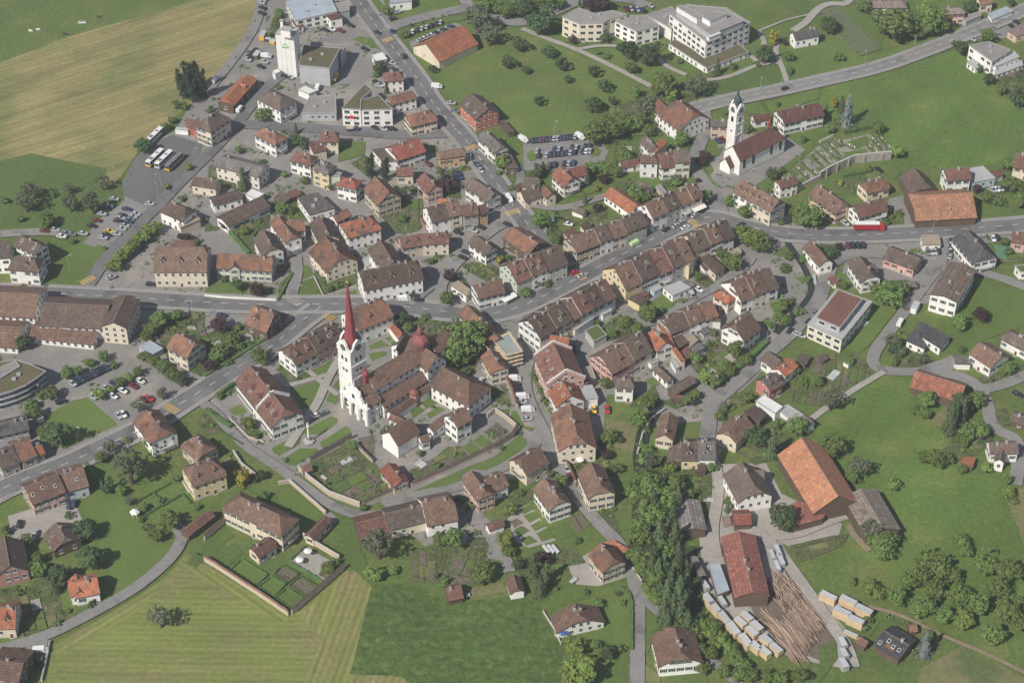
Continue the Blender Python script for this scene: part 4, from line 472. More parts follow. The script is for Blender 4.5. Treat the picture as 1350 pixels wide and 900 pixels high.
('house','white house with grey-brown hipped roof at the right edge of the lane','house',None,{'chim': 1, 'sh': 1},[('g',(201.4,-5),-0.766,11.9,4.3,4.5,6.7,0.4,0.4,'gb','white',1)]),
('barn','old barn with worn red-orange roof beside the meadow path','barn',None,{'sh': 1},[('g',(165.2,-31.4),-0.477,20,5.9,4,7.9,0,0,'obw','wood',0)]),
('house','white house with grey-brown roof and glazed gable at the meadow edge','house',None,{'chim': 1, 'sh': 1},[('g',(182.6,-67.3),0.016,10.8,3.6,5,7.5,0,0,'gb','white',1),('g',(181.4,-70.8),-1.894,9,2,4.8,6.3,0,0,'gb','white',1)]),
('shed','low orange-roofed shed left of the house with glazed gable','shed',None,{'sh': 0},[('f',[(166.6,-72.7),(167.9,-70.2),(172.3,-70.5),(170.3,-75.4)],2.8,'or','wood',0,0)]),
('house','bungalow with dark roof at the right edge by the lane junction','house',None,{'chim': 1, 'sh': 1},[('g',(193.9,-49.1),-0.504,7.7,3.3,3,4.3,0,0,'gb','wood',1)]),
('outbuilding','glassy pale lean-to in the yard below the top terrace','building',None,{'sh': 0},[('f',[(84.4,59.8),(88.5,62.5),(89.4,57.7),(85.3,54.6)],3,'lg','whitep',0,0)]),
('outbuilding','little beige gate hut beside the bright green trees at the curve','building',None,{'sh': 0},[('f',[(93.5,56.7),(95.5,58.3),(96.8,55.1),(94.6,52.5)],3,'beige','cream',0,0)]),
('outbuilding','small dark-roofed annex in the yard behind the top terrace','building',None,{'sh': 0},[('f',[(78.4,47.5),(81,49.4),(83.2,44.4),(80.5,42.4)],3.2,'db','white',0,0)]),
('outbuilding','pale bluish yard annex beside the blue terraced house','building',None,{'sh': 0},[('f',[(56.8,30.9),(60.4,33.4),(61.8,30.9),(58.4,28.2)],3,'lg','blue',0,0)]),
('outbuilding','low ochre shed behind the yellow-ended terrace','building',None,{'sh': 0},[('f',[(50.2,28.6),(53.7,30.9),(56,26.4),(52.4,23.9)],3,'rb','ochre',0,0)]),
('outbuilding','pale flat annex behind the orange house with rear balconies','building',None,{'sh': 0},[('f',[(52.6,-13.6),(55.4,-11.7),(57.6,-15.4),(54.8,-17.2)],2.8,'fg','whitep',0,0)]),
('outbuilding','narrow white yard wall hut below the curved orange wing','building',None,{'sh': 0},[('f',[(62.5,-14.5),(64,-13.6),(65.8,-18.6),(64.2,-19.8)],2.8,'lg','whitep',0,0)]),
('outbuilding','grey yard shed below the middle row of the old town','building',None,{'sh': 0},[('f',[(75.2,4),(78.4,5.9),(80,3.1),(76.8,1.2)],2.6,'gy','greyw',0,0)]),
('outbuilding','little flat shed behind the middle row','building',None,{'sh': 0},[('f',[(67.8,2.1),(70,3.5),(71.4,1.6),(69.1,-0.1)],2.6,'fg','wood',0,0)]),
('outbuilding','white flat terrace annex behind the blue end house of the lower terrace','building',None,{'sh': 0},[('f',[(35.4,15.8),(39.2,18.8),(40.6,15.8),(36.8,12.9)],3.2,'lg','white',0,0)]),
('outbuilding','tiny orange-roofed annex touching the stepped pink gable','building',None,{'sh': 0},[('f',[(13.7,1.6),(15.8,3),(16.7,0.2),(14.5,-1.2)],3,'or','cream',0,0)]),
('outbuilding','grey balcony block behind the large pink house','building',None,{'sh': 0},[('f',[(28.2,-20.3),(30.9,-19),(32.5,-26.2),(29.5,-27.6)],3.5,'fg','greyw',0,0)]),
('outbuilding','small pinkish lean-to at the garden end of the short row','building',None,{'sh': 0},[('f',[(-39.3,81),(-37.7,82.6),(-35.9,76.6),(-37.8,74.9)],3,'rb','pink',0,0)]),
('outbuilding','dark-roofed annex behind the beige end house of the middle terrace','building',None,{'sh': 0},[('f',[(29.3,73.8),(32.9,76.6),(34.1,73.3),(30.8,70.9)],3,'db','cream',0,0)]),
('outbuilding','red-brown rear house behind the beige end of the middle terrace','building',None,{'sh': 0},[('f',[(21.9,66.3),(26.2,69.5),(28.7,65.2),(24.7,60.9)],5,'rb','pink',0,0)]),
('outbuilding','white awning hut in the hotel courtyard','building',None,{'sh': 0},[('f',[(-62.6,49.9),(-60.5,51.9),(-58.7,47.3),(-61,44.7)],3,'lg','white',0,0)]),
('outbuilding','small patched annex at the end of the beige terraced house','building',None,{'sh': 0},[('f',[(-49.7,64.6),(-47.5,66.3),(-46,62.5),(-48.2,60.9)],3,'ob','pink',0,0)]),
('outbuilding','narrow garden wing above the upper terrace','building',None,{'sh': 0},[('f',[(63.5,102.9),(65.2,104.3),(68.2,97.8),(66.4,96.3)],2.6,'fg','beige',0,0)]),
('outbuilding','little dark porch roof in front of the white half of the house pair','building',None,{'sh': 0},[('f',[(68.9,-73.5),(71.7,-73.4),(71.5,-77.6),(68.7,-78)],3,'db','wood',0,0)]),
('outbuilding','low shaded timber shelter between stream trees and patched metal shed','building',None,{'sh': 0},[('f',[(62.7,-120.7),(65.1,-121.4),(67.4,-130.1),(65.2,-130.5)],3,'gys','wood',0,0)]),
('outbuilding','small allotment hut at the upper edge of the gardens','building',None,{'sh': 0},[('f',[(121.4,-11.7),(123.4,-10.3),(124.8,-13.1),(122.5,-14.9)],2.4,'gb','wood',0,0)]),
]
SURF = [('hay_field','haytan',[(-272.8,192.3),(-247.4,209.2),(-218.6,233.1),(-191.2,249.7),(-180.6,254.9),(-156,272.1),(-131.5,316.1),(-128.3,292.2),(-128.4,254.1),(-128.8,232.4),(-137,205.8),(-144.7,184.3),(-149.1,171.3),(-156.3,163.6),(-158.4,153.4),(-167.8,141.1),(-170.4,130.1),(-174.2,114.7),(-177.2,106),(-180.1,105.4),(-181.9,120.6),(-200.6,126.5),(-218.1,132.5),(-230.7,126.5),(-255.3,114.7)]),
('mown_field','haygreen',[(-152.2,-194.8),(-155.6,-158.7),(-143.7,-149.9),(-130,-137.7),(-120.4,-127),(-116.7,-118.9),(-115.7,-116.4),(-75.9,-146.4),(-57.9,-123.7),(-48.9,-132.4),(-53.8,-172),(-36.6,-173),(-31.3,-178.5),(-28.2,-194.8)]),
('mown_strip','haystrip',[(-72.8,-146.4),(-56.8,-123.7),(-48.9,-132.4),(-53.8,-172),(-36.6,-173),(-31.8,-178.1),(-29.8,-185.5),(-70.8,-185.5),(-67.6,-169.4),(-64.3,-156)]),
('mown_strip','haydiagb',[(-116.3,-117.8),(-75.9,-146.4),(-77.8,-149.2),(-118.4,-122.2)]),
('mown_strip','haydiag',[(-155.6,-158.7),(-143.7,-149.9),(-130,-137.7),(-120.4,-127),(-116.7,-118.9),(-118,-125.2),(-126.7,-142.3),(-140.4,-154.7),(-152.7,-164.7)]),
('tall_grass_field','grassdark',[(-48.9,-132.4),(-35.7,-130.9),(-19.7,-139.5),(3.9,-137),(9.7,-142.3),(17.2,-159.4),(20.1,-175.9),(23.3,-194.8),(-28.2,-194.8),(-31.3,-178.5),(-36.6,-173),(-53.8,-172)]),
('dry_slope','haypale',[(136.7,-169.4),(152.4,-159.4),(170,-173.6),(185,-185.5),(181.6,-201),(125.5,-201)]),
('meadow','meadowlt',[(-49.8,218.2),(-27.8,225.3),(-5.6,243.1),(5.6,239.5),(31.4,218.2),(66.4,184.3),(61.5,158.5),(43.2,139.8),(5.2,142.9),(-5.3,158.5),(-19.5,168),(-35.9,184.3)]),
('meadow','meadowmid',[(118.6,-36.5),(141.4,-20.8),(159.2,-20.8),(172.1,-32),(163.3,-66.3),(182.9,-82.5),(195.1,-90.4),(184.2,-142.3),(150.2,-142.3),(122.3,-117.1),(115.4,-86.5),(115.1,-53.7)]),
('meadow','meadowmid',[(122.8,174.5),(147.4,185.6),(191.9,205.8),(216.4,221),(224.5,204.4),(238.4,164.8),(230.9,127.7),(195.2,118.8),(173.7,133.7),(162.5,152.2)]),
('pavement','paving',[(-130.7,300.1),(-72,300.1),(-58,235.9),(-41.6,194.3),(-17.2,136.8),(4.9,84.5),(20.2,54.8),(7.8,21.7),(-23.1,13.4),(-35.5,17.3),(-86.5,17.3),(-116.4,22.2),(-154.6,28.2),(-210.8,28.2),(-212.8,38.3),(-176.1,35.2),(-168.1,54.8),(-160.1,76.2),(-169.3,94),(-172.8,110),(-170,127.7),(-164.4,141.1),(-154.6,150.9),(-150.9,171.3),(-148.4,185.6),(-139.2,199),(-128.8,232.4)]),
('pavement','paving',[(-211.6,32.2),(-153,28.2),(-116.5,23.2),(-116,18.3),(-86.6,18.3),(-88.5,4.7),(-96.3,-9.4),(-108.6,-20.8),(-119.2,-32),(-128,-43),(-136.2,-57.1),(-154.5,-68.3),(-169.3,-80.5),(-194.5,-93.6),(-215.2,4.7)]),
('pavement','paving',[(-85.8,19.3),(-35.6,19.3),(-20,15.4),(4.7,26.7),(23.8,44.4),(39.9,52.2),(40.8,76.2),(68.3,97.4),(89.8,117),(94.9,146),(109.5,146),(96.7,110),(101.9,82.8),(135.2,73),(184.6,76.2),(245.2,84.5),(241.6,68.1),(190.6,64.3),(198.2,44.4),(178.3,39.3),(167.7,52.2),(154.5,60.1),(139.7,57.4),(130,44.4),(122.3,24.2),(111.2,2.4),(95,-23.1),(80.2,-40.8),(79.9,-62.1),(73.2,-74.5),(71,-66.3),(72.4,-47.3),(53.5,-49.5),(48.6,-32),(36.8,-32),(34.5,-53.7),(19.5,-82.5),(7,-76.5),(-9.8,-82.5),(-17.7,-105.9),(-31,-113.4),(-48.4,-90.4),(-64.2,-102),(-78.2,-82.5),(-98,-66.3),(-118.1,-40.8),(-113.8,-27.6),(-91.8,-9.4)]),
('pavement','paving',[(-56,-102),(-18.1,-86.5),(-4.1,-105.9),(-1.9,-120.8),(-9.4,-118.9),(-14.9,-111.5),(-20.2,-113.4)]),
('yard','gravel',[(67,-102),(88.8,-102),(93.9,-105.9),(102.2,-128.1),(113.6,-152.6),(110.1,-169.4),(97.9,-166.1),(83.2,-159.4),(69.5,-138.8),(66.9,-120.8)]),
('yard','gravel',[(76.3,-71.2),(94.7,-70.4),(98.7,-86.5),(118.9,-102),(116.5,-109.6),(98.5,-113.4),(88.5,-105.9),(72,-107.8),(72,-90.4)]),
('yard','gravel',[(106.7,-135.2),(123.4,-147.5),(120.1,-152.6),(108.2,-144)]),
('yard','gravel',[(19.5,-122.6),(31,-113.4),(40.2,-118.9),(39.8,-128.1),(30.4,-132.4),(22.5,-131.7)]),
('yard','gravel',[(-182.5,-98.2),(-169.9,-92.4),(-158.8,-92.4),(-154.4,-102),(-167,-107.8),(-176.4,-115.2)]),
('yard','asphaltl',[(143.2,60.1),(173.4,57.4),(179.2,44.4),(172.7,24.2),(163.3,24.2),(156.2,39.3),(138,44.4)]),
('yard','barkground',[(81.3,-138.8),(88.8,-129.9),(97.1,-138.8),(101.6,-133.4),(110.4,-157.7),(104.1,-166.7),(90.9,-159.4),(84.2,-149.2)]),
('forecourt','paving',[(89,124.7),(97.4,147.2),(123.6,148.5),(133.2,135),(113.1,112.9),(103.8,103.1),(94.8,104.2)]),
('yard','asphaltl',[(165.5,97.4),(171.2,99.7),(175.5,97.4),(178.1,80.6),(170,77.3),(163.7,90.1)]),
('garden_path','gravel',[(-1.9,-98.2),(2.5,-94.3),(6.4,-92),(15.7,-110.4),(5.9,-114.1),(0.8,-110.4)]),
('bus_yard','asphaltd',[(-172.4,110),(-170.1,128.3),(-162.4,141.7),(-155.5,147.2),(-140.7,139.8),(-141,125.3),(-152.8,97.4),(-161.8,92.9),(-170.8,99.7)]),
('car_park','asphaltl',[(-184.1,54.8),(-180.6,76.2),(-174.8,97.4),(-162.7,94),(-155.2,88.4),(-161,76.2),(-168.5,57.4),(-176.1,64.3),(-179.9,52.2)]),
('car_park','asphaltl',[(5.2,142.9),(17.4,146),(39.9,144.1),(43.7,133.7),(40.9,124.7),(22.1,118.8),(5.1,118.8)]),
('car_park','asphaltl',[(-50.3,228.8),(-28.3,246.8),(-23.7,242.4),(-39,226.7),(-48,218.2)]),
('yard','asphaltl',[(225.4,250.5),(236.1,246.8),(252.6,254.1),(250.2,232.4),(229.4,230.9),(219.9,236.6)]),
('meadow','grassmid',[(-230.4,125.3),(-218,131.9),(-200.5,125.9),(-181.8,120),(-180.5,106),(-172.5,104.2),(-171,94),(-184,73),(-200.9,76.2),(-220.9,78.4),(-241.3,81.7),(-248.8,115.9)]),
('lawn','lawn',[(-192.7,35.2),(-192.3,47),(-186,65.4),(-172.3,61.1),(-172.1,55.9),(-179.2,44.4),(-185.5,35.2)]),
('lawn','lawn',[(-170.1,-35.6),(-164.5,-33.8),(-151.4,-47.8),(-150.3,-49.5),(-168.2,-63),(-173.3,-57.9),(-178.7,-44.3)]),
('lawn','lawn',[(-156.7,-72),(-146.3,-66.3),(-141.3,-61.3),(-128.7,-70.4),(-127.2,-72.8),(-134.8,-82.5),(-139.7,-87.3),(-125.3,-111.1),(-140.1,-117.1),(-147.6,-113.4),(-154.8,-96.7),(-158.6,-93.6),(-155.8,-90.4),(-152.4,-84.1),(-158.5,-74.5)]),
('lawn','lawn',[(-147.6,-113.4),(-144.2,-90.4),(-137,-98.2),(-125.3,-111.1),(-121.1,-117.8),(-136.5,-136.6),(-142.6,-124.4)]),
('lawn','lawn',[(-177.9,-134.5),(-160.3,-133.1),(-157.1,-127.3),(-148.8,-144.4),(-156.6,-156),(-173.3,-157.4)]),
('lawn','lawn',[(-173.6,-156),(-163.9,-152.6),(-157.9,-149.2),(-157,-154),(-163.9,-158.1),(-172.8,-160.1)]),
('garden','garden',[(-178.1,-133.8),(-167.8,-132.4),(-163,-120.8),(-154.2,-143.7),(-148.6,-145.7),(-156.9,-154.7),(-163.3,-156),(-168.1,-155.4),(-171.4,-140.9),(-177.1,-138.8)]),
('lawn','lawn',[(-127.7,38.3),(-117,38.8),(-116.4,30.7),(-126.7,30.2)]),
('lawn','lawn',[(-117,38.3),(-108.8,38.8),(-109.2,30.2),(-116.8,30.7)]),
('garden','garden',[(-108.8,38.3),(-97.7,34.2),(-97.2,29.2),(-108.5,29.2)]),
('garden','garden',[(-96.7,37.2),(-92.3,44.4),(-91.3,40.3),(-93.7,25.2),(-96.2,25.2)]),
('lawn','lawn',[(-89.7,36.7),(-82.6,41.8),(-77.4,27.7),(-64.3,33.2),(-61.9,24.2),(-88.7,24.7)]),
('garden','veg',[(-83.1,44.4),(-65.1,46.5),(-64.4,35.2),(-77.1,28.2)]),
('lawn','lawn',[(-90.4,48.5),(-84.4,48.5),(-82.7,42.9),(-88.7,39.3)]),
('garden','garden',[(-123.6,4.7),(-108.5,11.5),(-98.9,1.9),(-109.7,-11.2),(-120.4,-22.2),(-135.1,-14),(-144.1,6.7),(-137.2,19.3),(-125.5,20.2)]),
('garden','garden',[(-91.5,-13.1),(-85.6,-18.6),(-80.2,-18.6),(-77.6,-22.2),(-86.8,-24.9),(-92.9,-17.7)]),
('lawn','lawn',[(-79.1,-17.7),(-67.8,-8.9),(-67.2,-12.1),(-72.3,-24.9)]),
('lawn','lawn',[(-86.8,-28.9),(-75.9,-24),(-72.5,-27.1),(-77.4,-39.1),(-80.8,-40.8)]),
('lawn','lawn',[(-69.5,-27.1),(-66.2,-18.6),(-65.3,-27.6),(-67.5,-29.8)]),
('lawn','lawn',[(-71.8,-35.6),(-70.7,-30.7),(-66.6,-34.7),(-68.1,-38.2)]),
('garden','garden',[(-114.5,-32),(-108.6,-26.2),(-107.6,-30.3),(-112.8,-36)]),
('lawn','lawn',[(-108.9,-40),(-104.4,-38),(-102.8,-40.8),(-106.4,-40.8)]),
('lawn','lawn',[(-57.3,-2.8),(-52.6,0.9),(-48.8,-2.8),(-56.5,-5.2)]),
('lawn','lawn',[(-57,-7.5),(-50.4,-6.1),(-49.7,-8.4),(-55.5,-12.1)]),
('lawn','lawn',[(-51.1,1.9),(-49.4,3.3),(-47.8,1.4),(-49.5,0)]),
('lawn','lawn',[(-48.9,0),(-46.5,0.9),(-45.8,-0.9),(-47.6,-2.4)]),
('garden','garden',[(-41.7,17.3),(-29.3,15.8),(-24.3,13.4),(-29,4.7),(-31.2,-4.7),(-33.7,-1.9),(-37.5,4.7),(-41.3,6.7)]),
('garden','garden',[(-28.6,13.4),(-21.2,11.5),(-11.9,0),(-12.3,-10.3),(-16.3,-22.2),(-21.1,-22.2),(-26.1,-14),(-30.6,-2.8)]),
('lawn','lawn',[(-35.5,-36),(-31.7,-33.4),(-28.4,-36.9),(-33,-40.4)]),
('lawn','lawn',[(-39.4,-40.8),(-36,-38.2),(-33.5,-41.3),(-38,-46)]),
('lawn','lawn',[(-28.3,-39.1),(-25.4,-40.8),(-31.6,-46),(-32.9,-43.4)]),
('garden','garden',[(-10.3,-31.2),(-6.5,-26.2),(-0.9,-36.5),(0.9,-39.1),(-6.7,-36.5)]),
('garden','garden',[(-5,-26.7),(-2.7,-26.2),(-0.3,-38.2),(-1.2,-40)]),
('garden','garden',[(-118.1,-40.8),(-114.5,-41.7),(-108.4,-52),(-110.6,-52.9),(-115.2,-55.4),(-120.6,-48.6)]),
('lawn','lawn',[(-114.4,-55),(-110.3,-53.3),(-101.4,-60.9),(-110.5,-66.3)]),
('lawn','lawn',[(-109.4,-40.8),(-102.4,-40.8),(-101.6,-42.6),(-106.1,-44.3)]),
('garden','garden',[(-104.1,-46),(-100.2,-45.2),(-97,-50.3),(-93.9,-56.3),(-96.6,-57.5),(-99.6,-56.3)]),
('lawn_panel','lawn',[(-90.4,-62.5),(-89.3,-65),(-87.2,-66.7),(-80,-60.5),(-79.8,-56.7),(-81.3,-55)]),
('lawn_panel','lawn',[(-80.1,-52.9),(-78.8,-54.6),(-72.1,-55),(-66.8,-48.6),(-66.7,-45.6),(-69.4,-44.7)]),
('lawn_panel','lawn',[(-85.6,-68.8),(-83.6,-71.6),(-81,-72),(-72.3,-64.2),(-73.6,-62.5),(-79.8,-62.5)]),
('lawn_panel','lawn',[(-72.4,-59.2),(-71.9,-61.7),(-69.8,-63),(-60.9,-55),(-61.4,-52),(-63.2,-50.3)]),
('lawn','lawn',[(-101.1,-66.3),(-97.3,-64.6),(-94.7,-68.3),(-98.2,-70)]),
('lawn','lawn',[(-96.1,-73.7),(-92.1,-71.2),(-89.2,-74.9),(-93.5,-77.3)]),
('garden','garden',[(-109.2,-67.9),(-104.3,-65.5),(-96.8,-77.7),(-96.1,-84.1),(-102.2,-80.1),(-105.6,-74.5)]),
('kitchen_garden','veg',[(-79.5,-73.7),(-61,-58.8),(-51.8,-68.8),(-46.8,-78.5),(-43.8,-84.1),(-55.3,-91.2),(-64.7,-87.3),(-74.8,-79.3)]),
('lawn','lawn',[(-79.2,-76.5),(-75.3,-79.7),(-66.8,-88.5),(-55.4,-94.3),(-52,-95.9),(-56.4,-95.5),(-67.3,-89.6),(-78.7,-78.9)]),
('vegetable_bed','soil',[(-65.9,-70),(-62.2,-66.3),(-57.9,-71.2),(-62.8,-74.5)]),
('vegetable_bed','soil',[(-70.3,-72.4),(-67.6,-70),(-63.3,-75.3),(-66,-76.9)]),
('vegetable_bed','soil',[(-57.4,-79.3),(-53.2,-74.5),(-47.2,-82.5),(-52.5,-86.9)]),
('vegetable_bed','soil',[(-61.2,-81.7),(-59.1,-80.1),(-53.6,-86.5),(-56.2,-89.6)]),
('vegetable_bed','soil',[(-71.8,-77.7),(-70.5,-76.9),(-67.5,-79.7),(-69.1,-80.9)]),
('flower_garden','soil',[(-58.2,-57.1),(-52,-55),(-51.4,-67.1),(-52.5,-66.3),(-58,-61.3)]),
('lawn','lawn',[(-85.6,-84.1),(-82.6,-82.5),(-76.2,-88.9),(-69,-96.7),(-72.5,-101.3),(-76.2,-96.7),(-85.5,-91.2)]),
('lawn','grassmid',[(-73.4,-89.6),(-64.6,-97.4),(-62.1,-101.3),(-65.3,-109.6),(-68.3,-113.4),(-53.9,-119.3),(-53.4,-110.4),(-56.6,-101.3),(-64.3,-93.6)]),
('lawn','grassmid',[(-104.6,-102.8),(-99.1,-108.1),(-102,-111.1),(-105.7,-116.4),(-111.3,-123.7),(-114.8,-121.5)]),
('lawn','grassmid',[(-116.8,-117.8),(-108.8,-117.8),(-98.7,-111.9),(-95.4,-117.1),(-100.6,-123.7),(-104.9,-123.7),(-112.2,-116.4)]),
('lawn_panel','lawn',[(-98.9,-124.8),(-95.4,-119.7),(-85.6,-127.3),(-89,-132.7)]),
('lawn_panel','lawn',[(-88.2,-132.7),(-84.4,-128.1),(-79,-132),(-82.7,-137.7)]),
('lawn_panel','lawn',[(-81.9,-138.4),(-78.4,-133.8),(-72.1,-138.8),(-75.9,-143.3)]),
('flower_bed','soil',[(-83.2,-127),(-80.9,-123.3),(-75.2,-127),(-78.6,-131.3)]),
('flower_bed','soil',[(-77.4,-132.7),(-74.3,-128.4),(-68.4,-132.7),(-71.5,-137.3)]),
('gravel_terrace','gravel',[(-77.9,-120.4),(-73.4,-114.1),(-62.3,-121.5),(-65.9,-130.6)]),
('garden','garden',[(-64,-120),(-61.3,-120.4),(-60,-124.4),(-65,-129.1),(-67.8,-127.3),(-66,-123)]),
('lawn','grassmid',[(-62.6,-125.2),(-61.7,-115.6),(-52.5,-116.4),(-49.7,-126.6),(-54.6,-125.2)]),
('kitchen_garden','veg',[(-38,-74.5),(-29.2,-67.9),(-23.7,-61.3),(-19.5,-70.4),(-26.7,-76.1),(-36.6,-80.5)]),
('lawn','lawn',[(-29.7,-68.8),(-23.6,-64.6),(-20.1,-70),(-25.9,-73.2)]),
('garden','garden',[(-23.7,-62.1),(-19.1,-61.3),(-16.2,-67.1),(-19.5,-69.6)]),
('lawn','lawn',[(-18.6,-61.7),(-15.5,-58.8),(-11.7,-63.4),(-15.6,-66.7)]),
('lawn','lawn',[(-14.9,-58.8),(-11.8,-55),(-7.4,-59.2),(-10.5,-63)]),
('garden','veg',[(-10.6,-53.7),(-7.5,-50.3),(-3.2,-55.4),(-7.2,-57.9)]),
('vegetable_bed','soil',[(-8.6,-52),(-5.8,-48.6),(-1.4,-52.9),(-4.3,-56.7)]),
('lawn','lawn',[(-36.4,-85.7),(-16.1,-72.4),(-6.5,-67.1),(2.6,-55),(5.4,-57.9),(5.4,-63),(0.8,-68.8),(-6.5,-75.3),(-11,-74.5),(-15.5,-73.7),(-18.8,-77.7),(-18.1,-82.5)]),
('garden','garden',[(-0.8,-88.9),(2.5,-84.1),(6.4,-84.1),(7.5,-89.6),(1.4,-94.3)]),
('flower_panel','lawn',[(2.5,-95.1),(6.4,-92.4),(8,-94.7),(4.1,-97.4)]),
('flower_panel','lawn',[(4.1,-98.2),(8,-95.9),(10.1,-99),(6.3,-101.7)]),
('flower_panel','soil',[(-0.5,-100.9),(1.9,-99.4),(4.1,-101.7),(0.8,-104.3)]),
('flower_panel','lawn',[(6.6,-103.2),(10.1,-100.5),(12.3,-103.2),(8.4,-105.9)]),
('flower_panel','lawn',[(0.8,-105.1),(3.5,-103.2),(6.3,-105.5),(2.4,-108.9)]),
('flower_panel','lawn',[(8.7,-107),(12.5,-104.3),(15.2,-109.3),(10.6,-111.1)]),
('flower_panel','lawn',[(3,-110),(6.2,-108.1),(9.2,-111.1),(5.1,-113)]),
('lawn','lawn',[(15,-104.3),(18.9,-101.3),(22.5,-107.8),(19.2,-109.6)]),
('vegetable_bed','soil',[(20,-99.7),(24.5,-96.7),(28.1,-102.8),(23.1,-107)]),
('garden','garden',[(-0.8,-87.3),(1.4,-95.1),(-1.9,-99.7),(-3,-97.4)]),
('garden','garden',[(30,-96.7),(36.2,-92),(39.6,-102.8),(38.2,-109.6)]),
('garden','garden',[(21.8,-69.6),(33.1,-68.8),(38.1,-71.2),(37.8,-78.5),(29.7,-70.4),(22.8,-75.3)]),
('lawn','lawn',[(-5,-40.8),(-0.9,-40.8),(-1.5,-44.3)]),
('lawn','lawn',[(-0.3,-41.7),(1.5,-41.7),(4.9,-50.3),(8.7,-51.2),(7.2,-53.3),(2.6,-50.3),(-0.3,-45.2)]),
('garden','garden',[(31.1,-61.3),(39,-51.2),(38.2,-68.8),(33.1,-68.8)]),
('lawn','lawndry',[(36.3,-46),(39.2,-46),(38.9,-52.9),(35.5,-52)]),
('kitchen_garden','veg',[(-36.4,-114.9),(-25.6,-113.4),(-22,-128.1),(-26.2,-130.9),(-35.7,-130.6)]),
('kitchen_garden','veg',[(-25.1,-114.9),(-8.4,-113.4),(-13,-131.7),(-21.5,-127.3)]),
('lawn','lawndry',[(-33.4,-121.5),(-28.1,-121.1),(-27.6,-127.3),(-32.1,-128.8)]),
('vegetable_bed','soil',[(-21.6,-125.9),(-13.5,-130.2),(-14,-131.3),(-20.4,-131.7)]),
('lawn','lawndry',[(-16.1,-133.8),(-2.9,-130.9),(-1.8,-135.2),(-14.4,-138.4)]),
('garden','garden',[(-0.3,-119.3),(17.5,-117.8),(20,-124.4),(11.9,-130.2),(4.5,-131.7)]),
('lawn','lawn',[(9.7,-140.9),(15,-135.2),(25.6,-132.4),(27.1,-137.3),(17,-141.6),(10.2,-144.4)]),
('garden','veg',[(18.1,-113.4),(24.4,-117.8),(25.9,-121.5),(15.2,-124.4)]),
('lawn','lawn',[(26.4,-140.9),(35.6,-134.5),(33.9,-175.9),(16.3,-175.9),(16.5,-166.7),(19.3,-157.4),(29.7,-152.6),(30.4,-147.8)]),
('lawn','lawn',[(35.6,-135.2),(40.8,-135.2),(41.5,-142.3),(40.1,-162.1),(34.5,-162.1),(33.7,-142.3)]),
('lawn','lawn',[(45.2,-141.6),(53.1,-150.6),(47.2,-154),(44.7,-151.9)]),
('lawn','lawn',[(44.6,-153.3),(48.7,-154.7),(45.7,-162.7),(43.6,-164.1)]),
('lawn','lawndry',[(44.4,-168),(49.2,-172.6),(49,-175.9),(43.5,-175.9)]),
('lawn','grassmid',[(34.5,-162.1),(40.3,-164.1),(39.7,-175.9),(33.9,-175.9)]),
('woodland_floor','forestfloor',[(41.8,-113.4),(65.6,-113.4),(65.1,-135.2),(66.5,-143.7),(63.5,-156),(60.6,-153.3),(55.6,-150.6),(50.9,-142.3),(43.8,-128.1)]),
('garden','garden',[(46.6,138.6),(58.4,138.6),(58.3,124.1),(47.3,122.9),(45.7,115.9)]),
('garden','garden',[(45.5,110),(52.9,111.2),(58.5,100.8),(65.2,102),(62.1,95.1),(50.9,96.3),(45.2,104.2)]),
('garden','garden',[(65.7,110),(78,113.5),(77,108.9),(67.4,105.4)]),
('garden','garden',[(83.5,122.9),(85.4,121.8),(89.2,110),(85.9,110)]),
('lawn','lawn',[(90.5,135),(96.2,137.4),(93.6,130.1),(90.7,128.9)]),
('garden','garden',[(88.1,54.8),(96.5,55.9),(97.7,48.5),(93.6,45.4),(87.4,46.5)]),
('lawn','lawn',[(110.1,56.9),(118.1,65.4),(118.2,54.8)]),
('garden','garden',[(110.8,77.3),(112.6,88.4),(118.2,90.6),(116.7,77.3)]),
('garden','garden',[(120.7,89.5),(125.6,91.7),(133.4,85),(132.3,76.2),(119.9,76.2)]),
('garden','garden',[(81.7,146),(85.8,146),(79.5,135),(73.6,138.6),(72.6,146)]),
('lawn','lawn',[(6.5,131.3),(8.6,134.3),(10.7,133.7),(10.9,126.5),(7.9,125.9)]),
('lawn','lawn',[(35.9,137.4),(38.3,138),(40.4,133.7),(38.7,129.5),(35.7,130.1)]),
('garden','garden',[(1.7,107.7),(5.7,114.7),(15.3,124.1),(17.9,115.9),(5.7,108.9)]),
('lawn','lawn',[(23.7,98.5),(29.1,103.1),(37.5,114.7),(46,124.1),(45.4,107.7),(39.2,104.2),(31,98.5)]),
('garden','garden',[(32.4,124.1),(46.1,125.3),(45.7,114.7),(34.2,117)]),
('garden','garden',[(7.6,82.8),(16.1,85),(21.8,71.9),(21,65.4),(17.1,63.3)]),
('garden','veg',[(17.5,87.3),(21.5,89.5),(29.1,78.4),(25.2,77.3)]),
('garden','veg',[(23.5,89.5),(26.2,91.7),(33.8,81.7),(31.1,79.5)]),
('garden','garden',[(30.1,89.5),(41.2,87.3),(41.1,82.8),(34.4,80.6)]),
('garden','veg',[(-44.9,96.3),(-39.6,97.4),(-37,78.4),(-40.1,74),(-43.9,71.9)]),
('garden','garden',[(-39.7,100.8),(-23.2,106.6),(-22.3,96.3),(-28.3,98.5),(-38.3,96.3)]),
('garden','garden',[(-33.5,115.9),(-20.1,122.9),(-18.7,119.4),(-28.7,114.7)]),
('garden','garden',[(-22,49.6),(-16.3,51.7),(-7.3,49.6),(-4.8,46.5),(-7.2,35.2),(-17.4,44.4)]),
('garden','garden',[(-39.3,51.7),(-27.9,58),(-28.5,54.8),(-34.7,49.6)]),
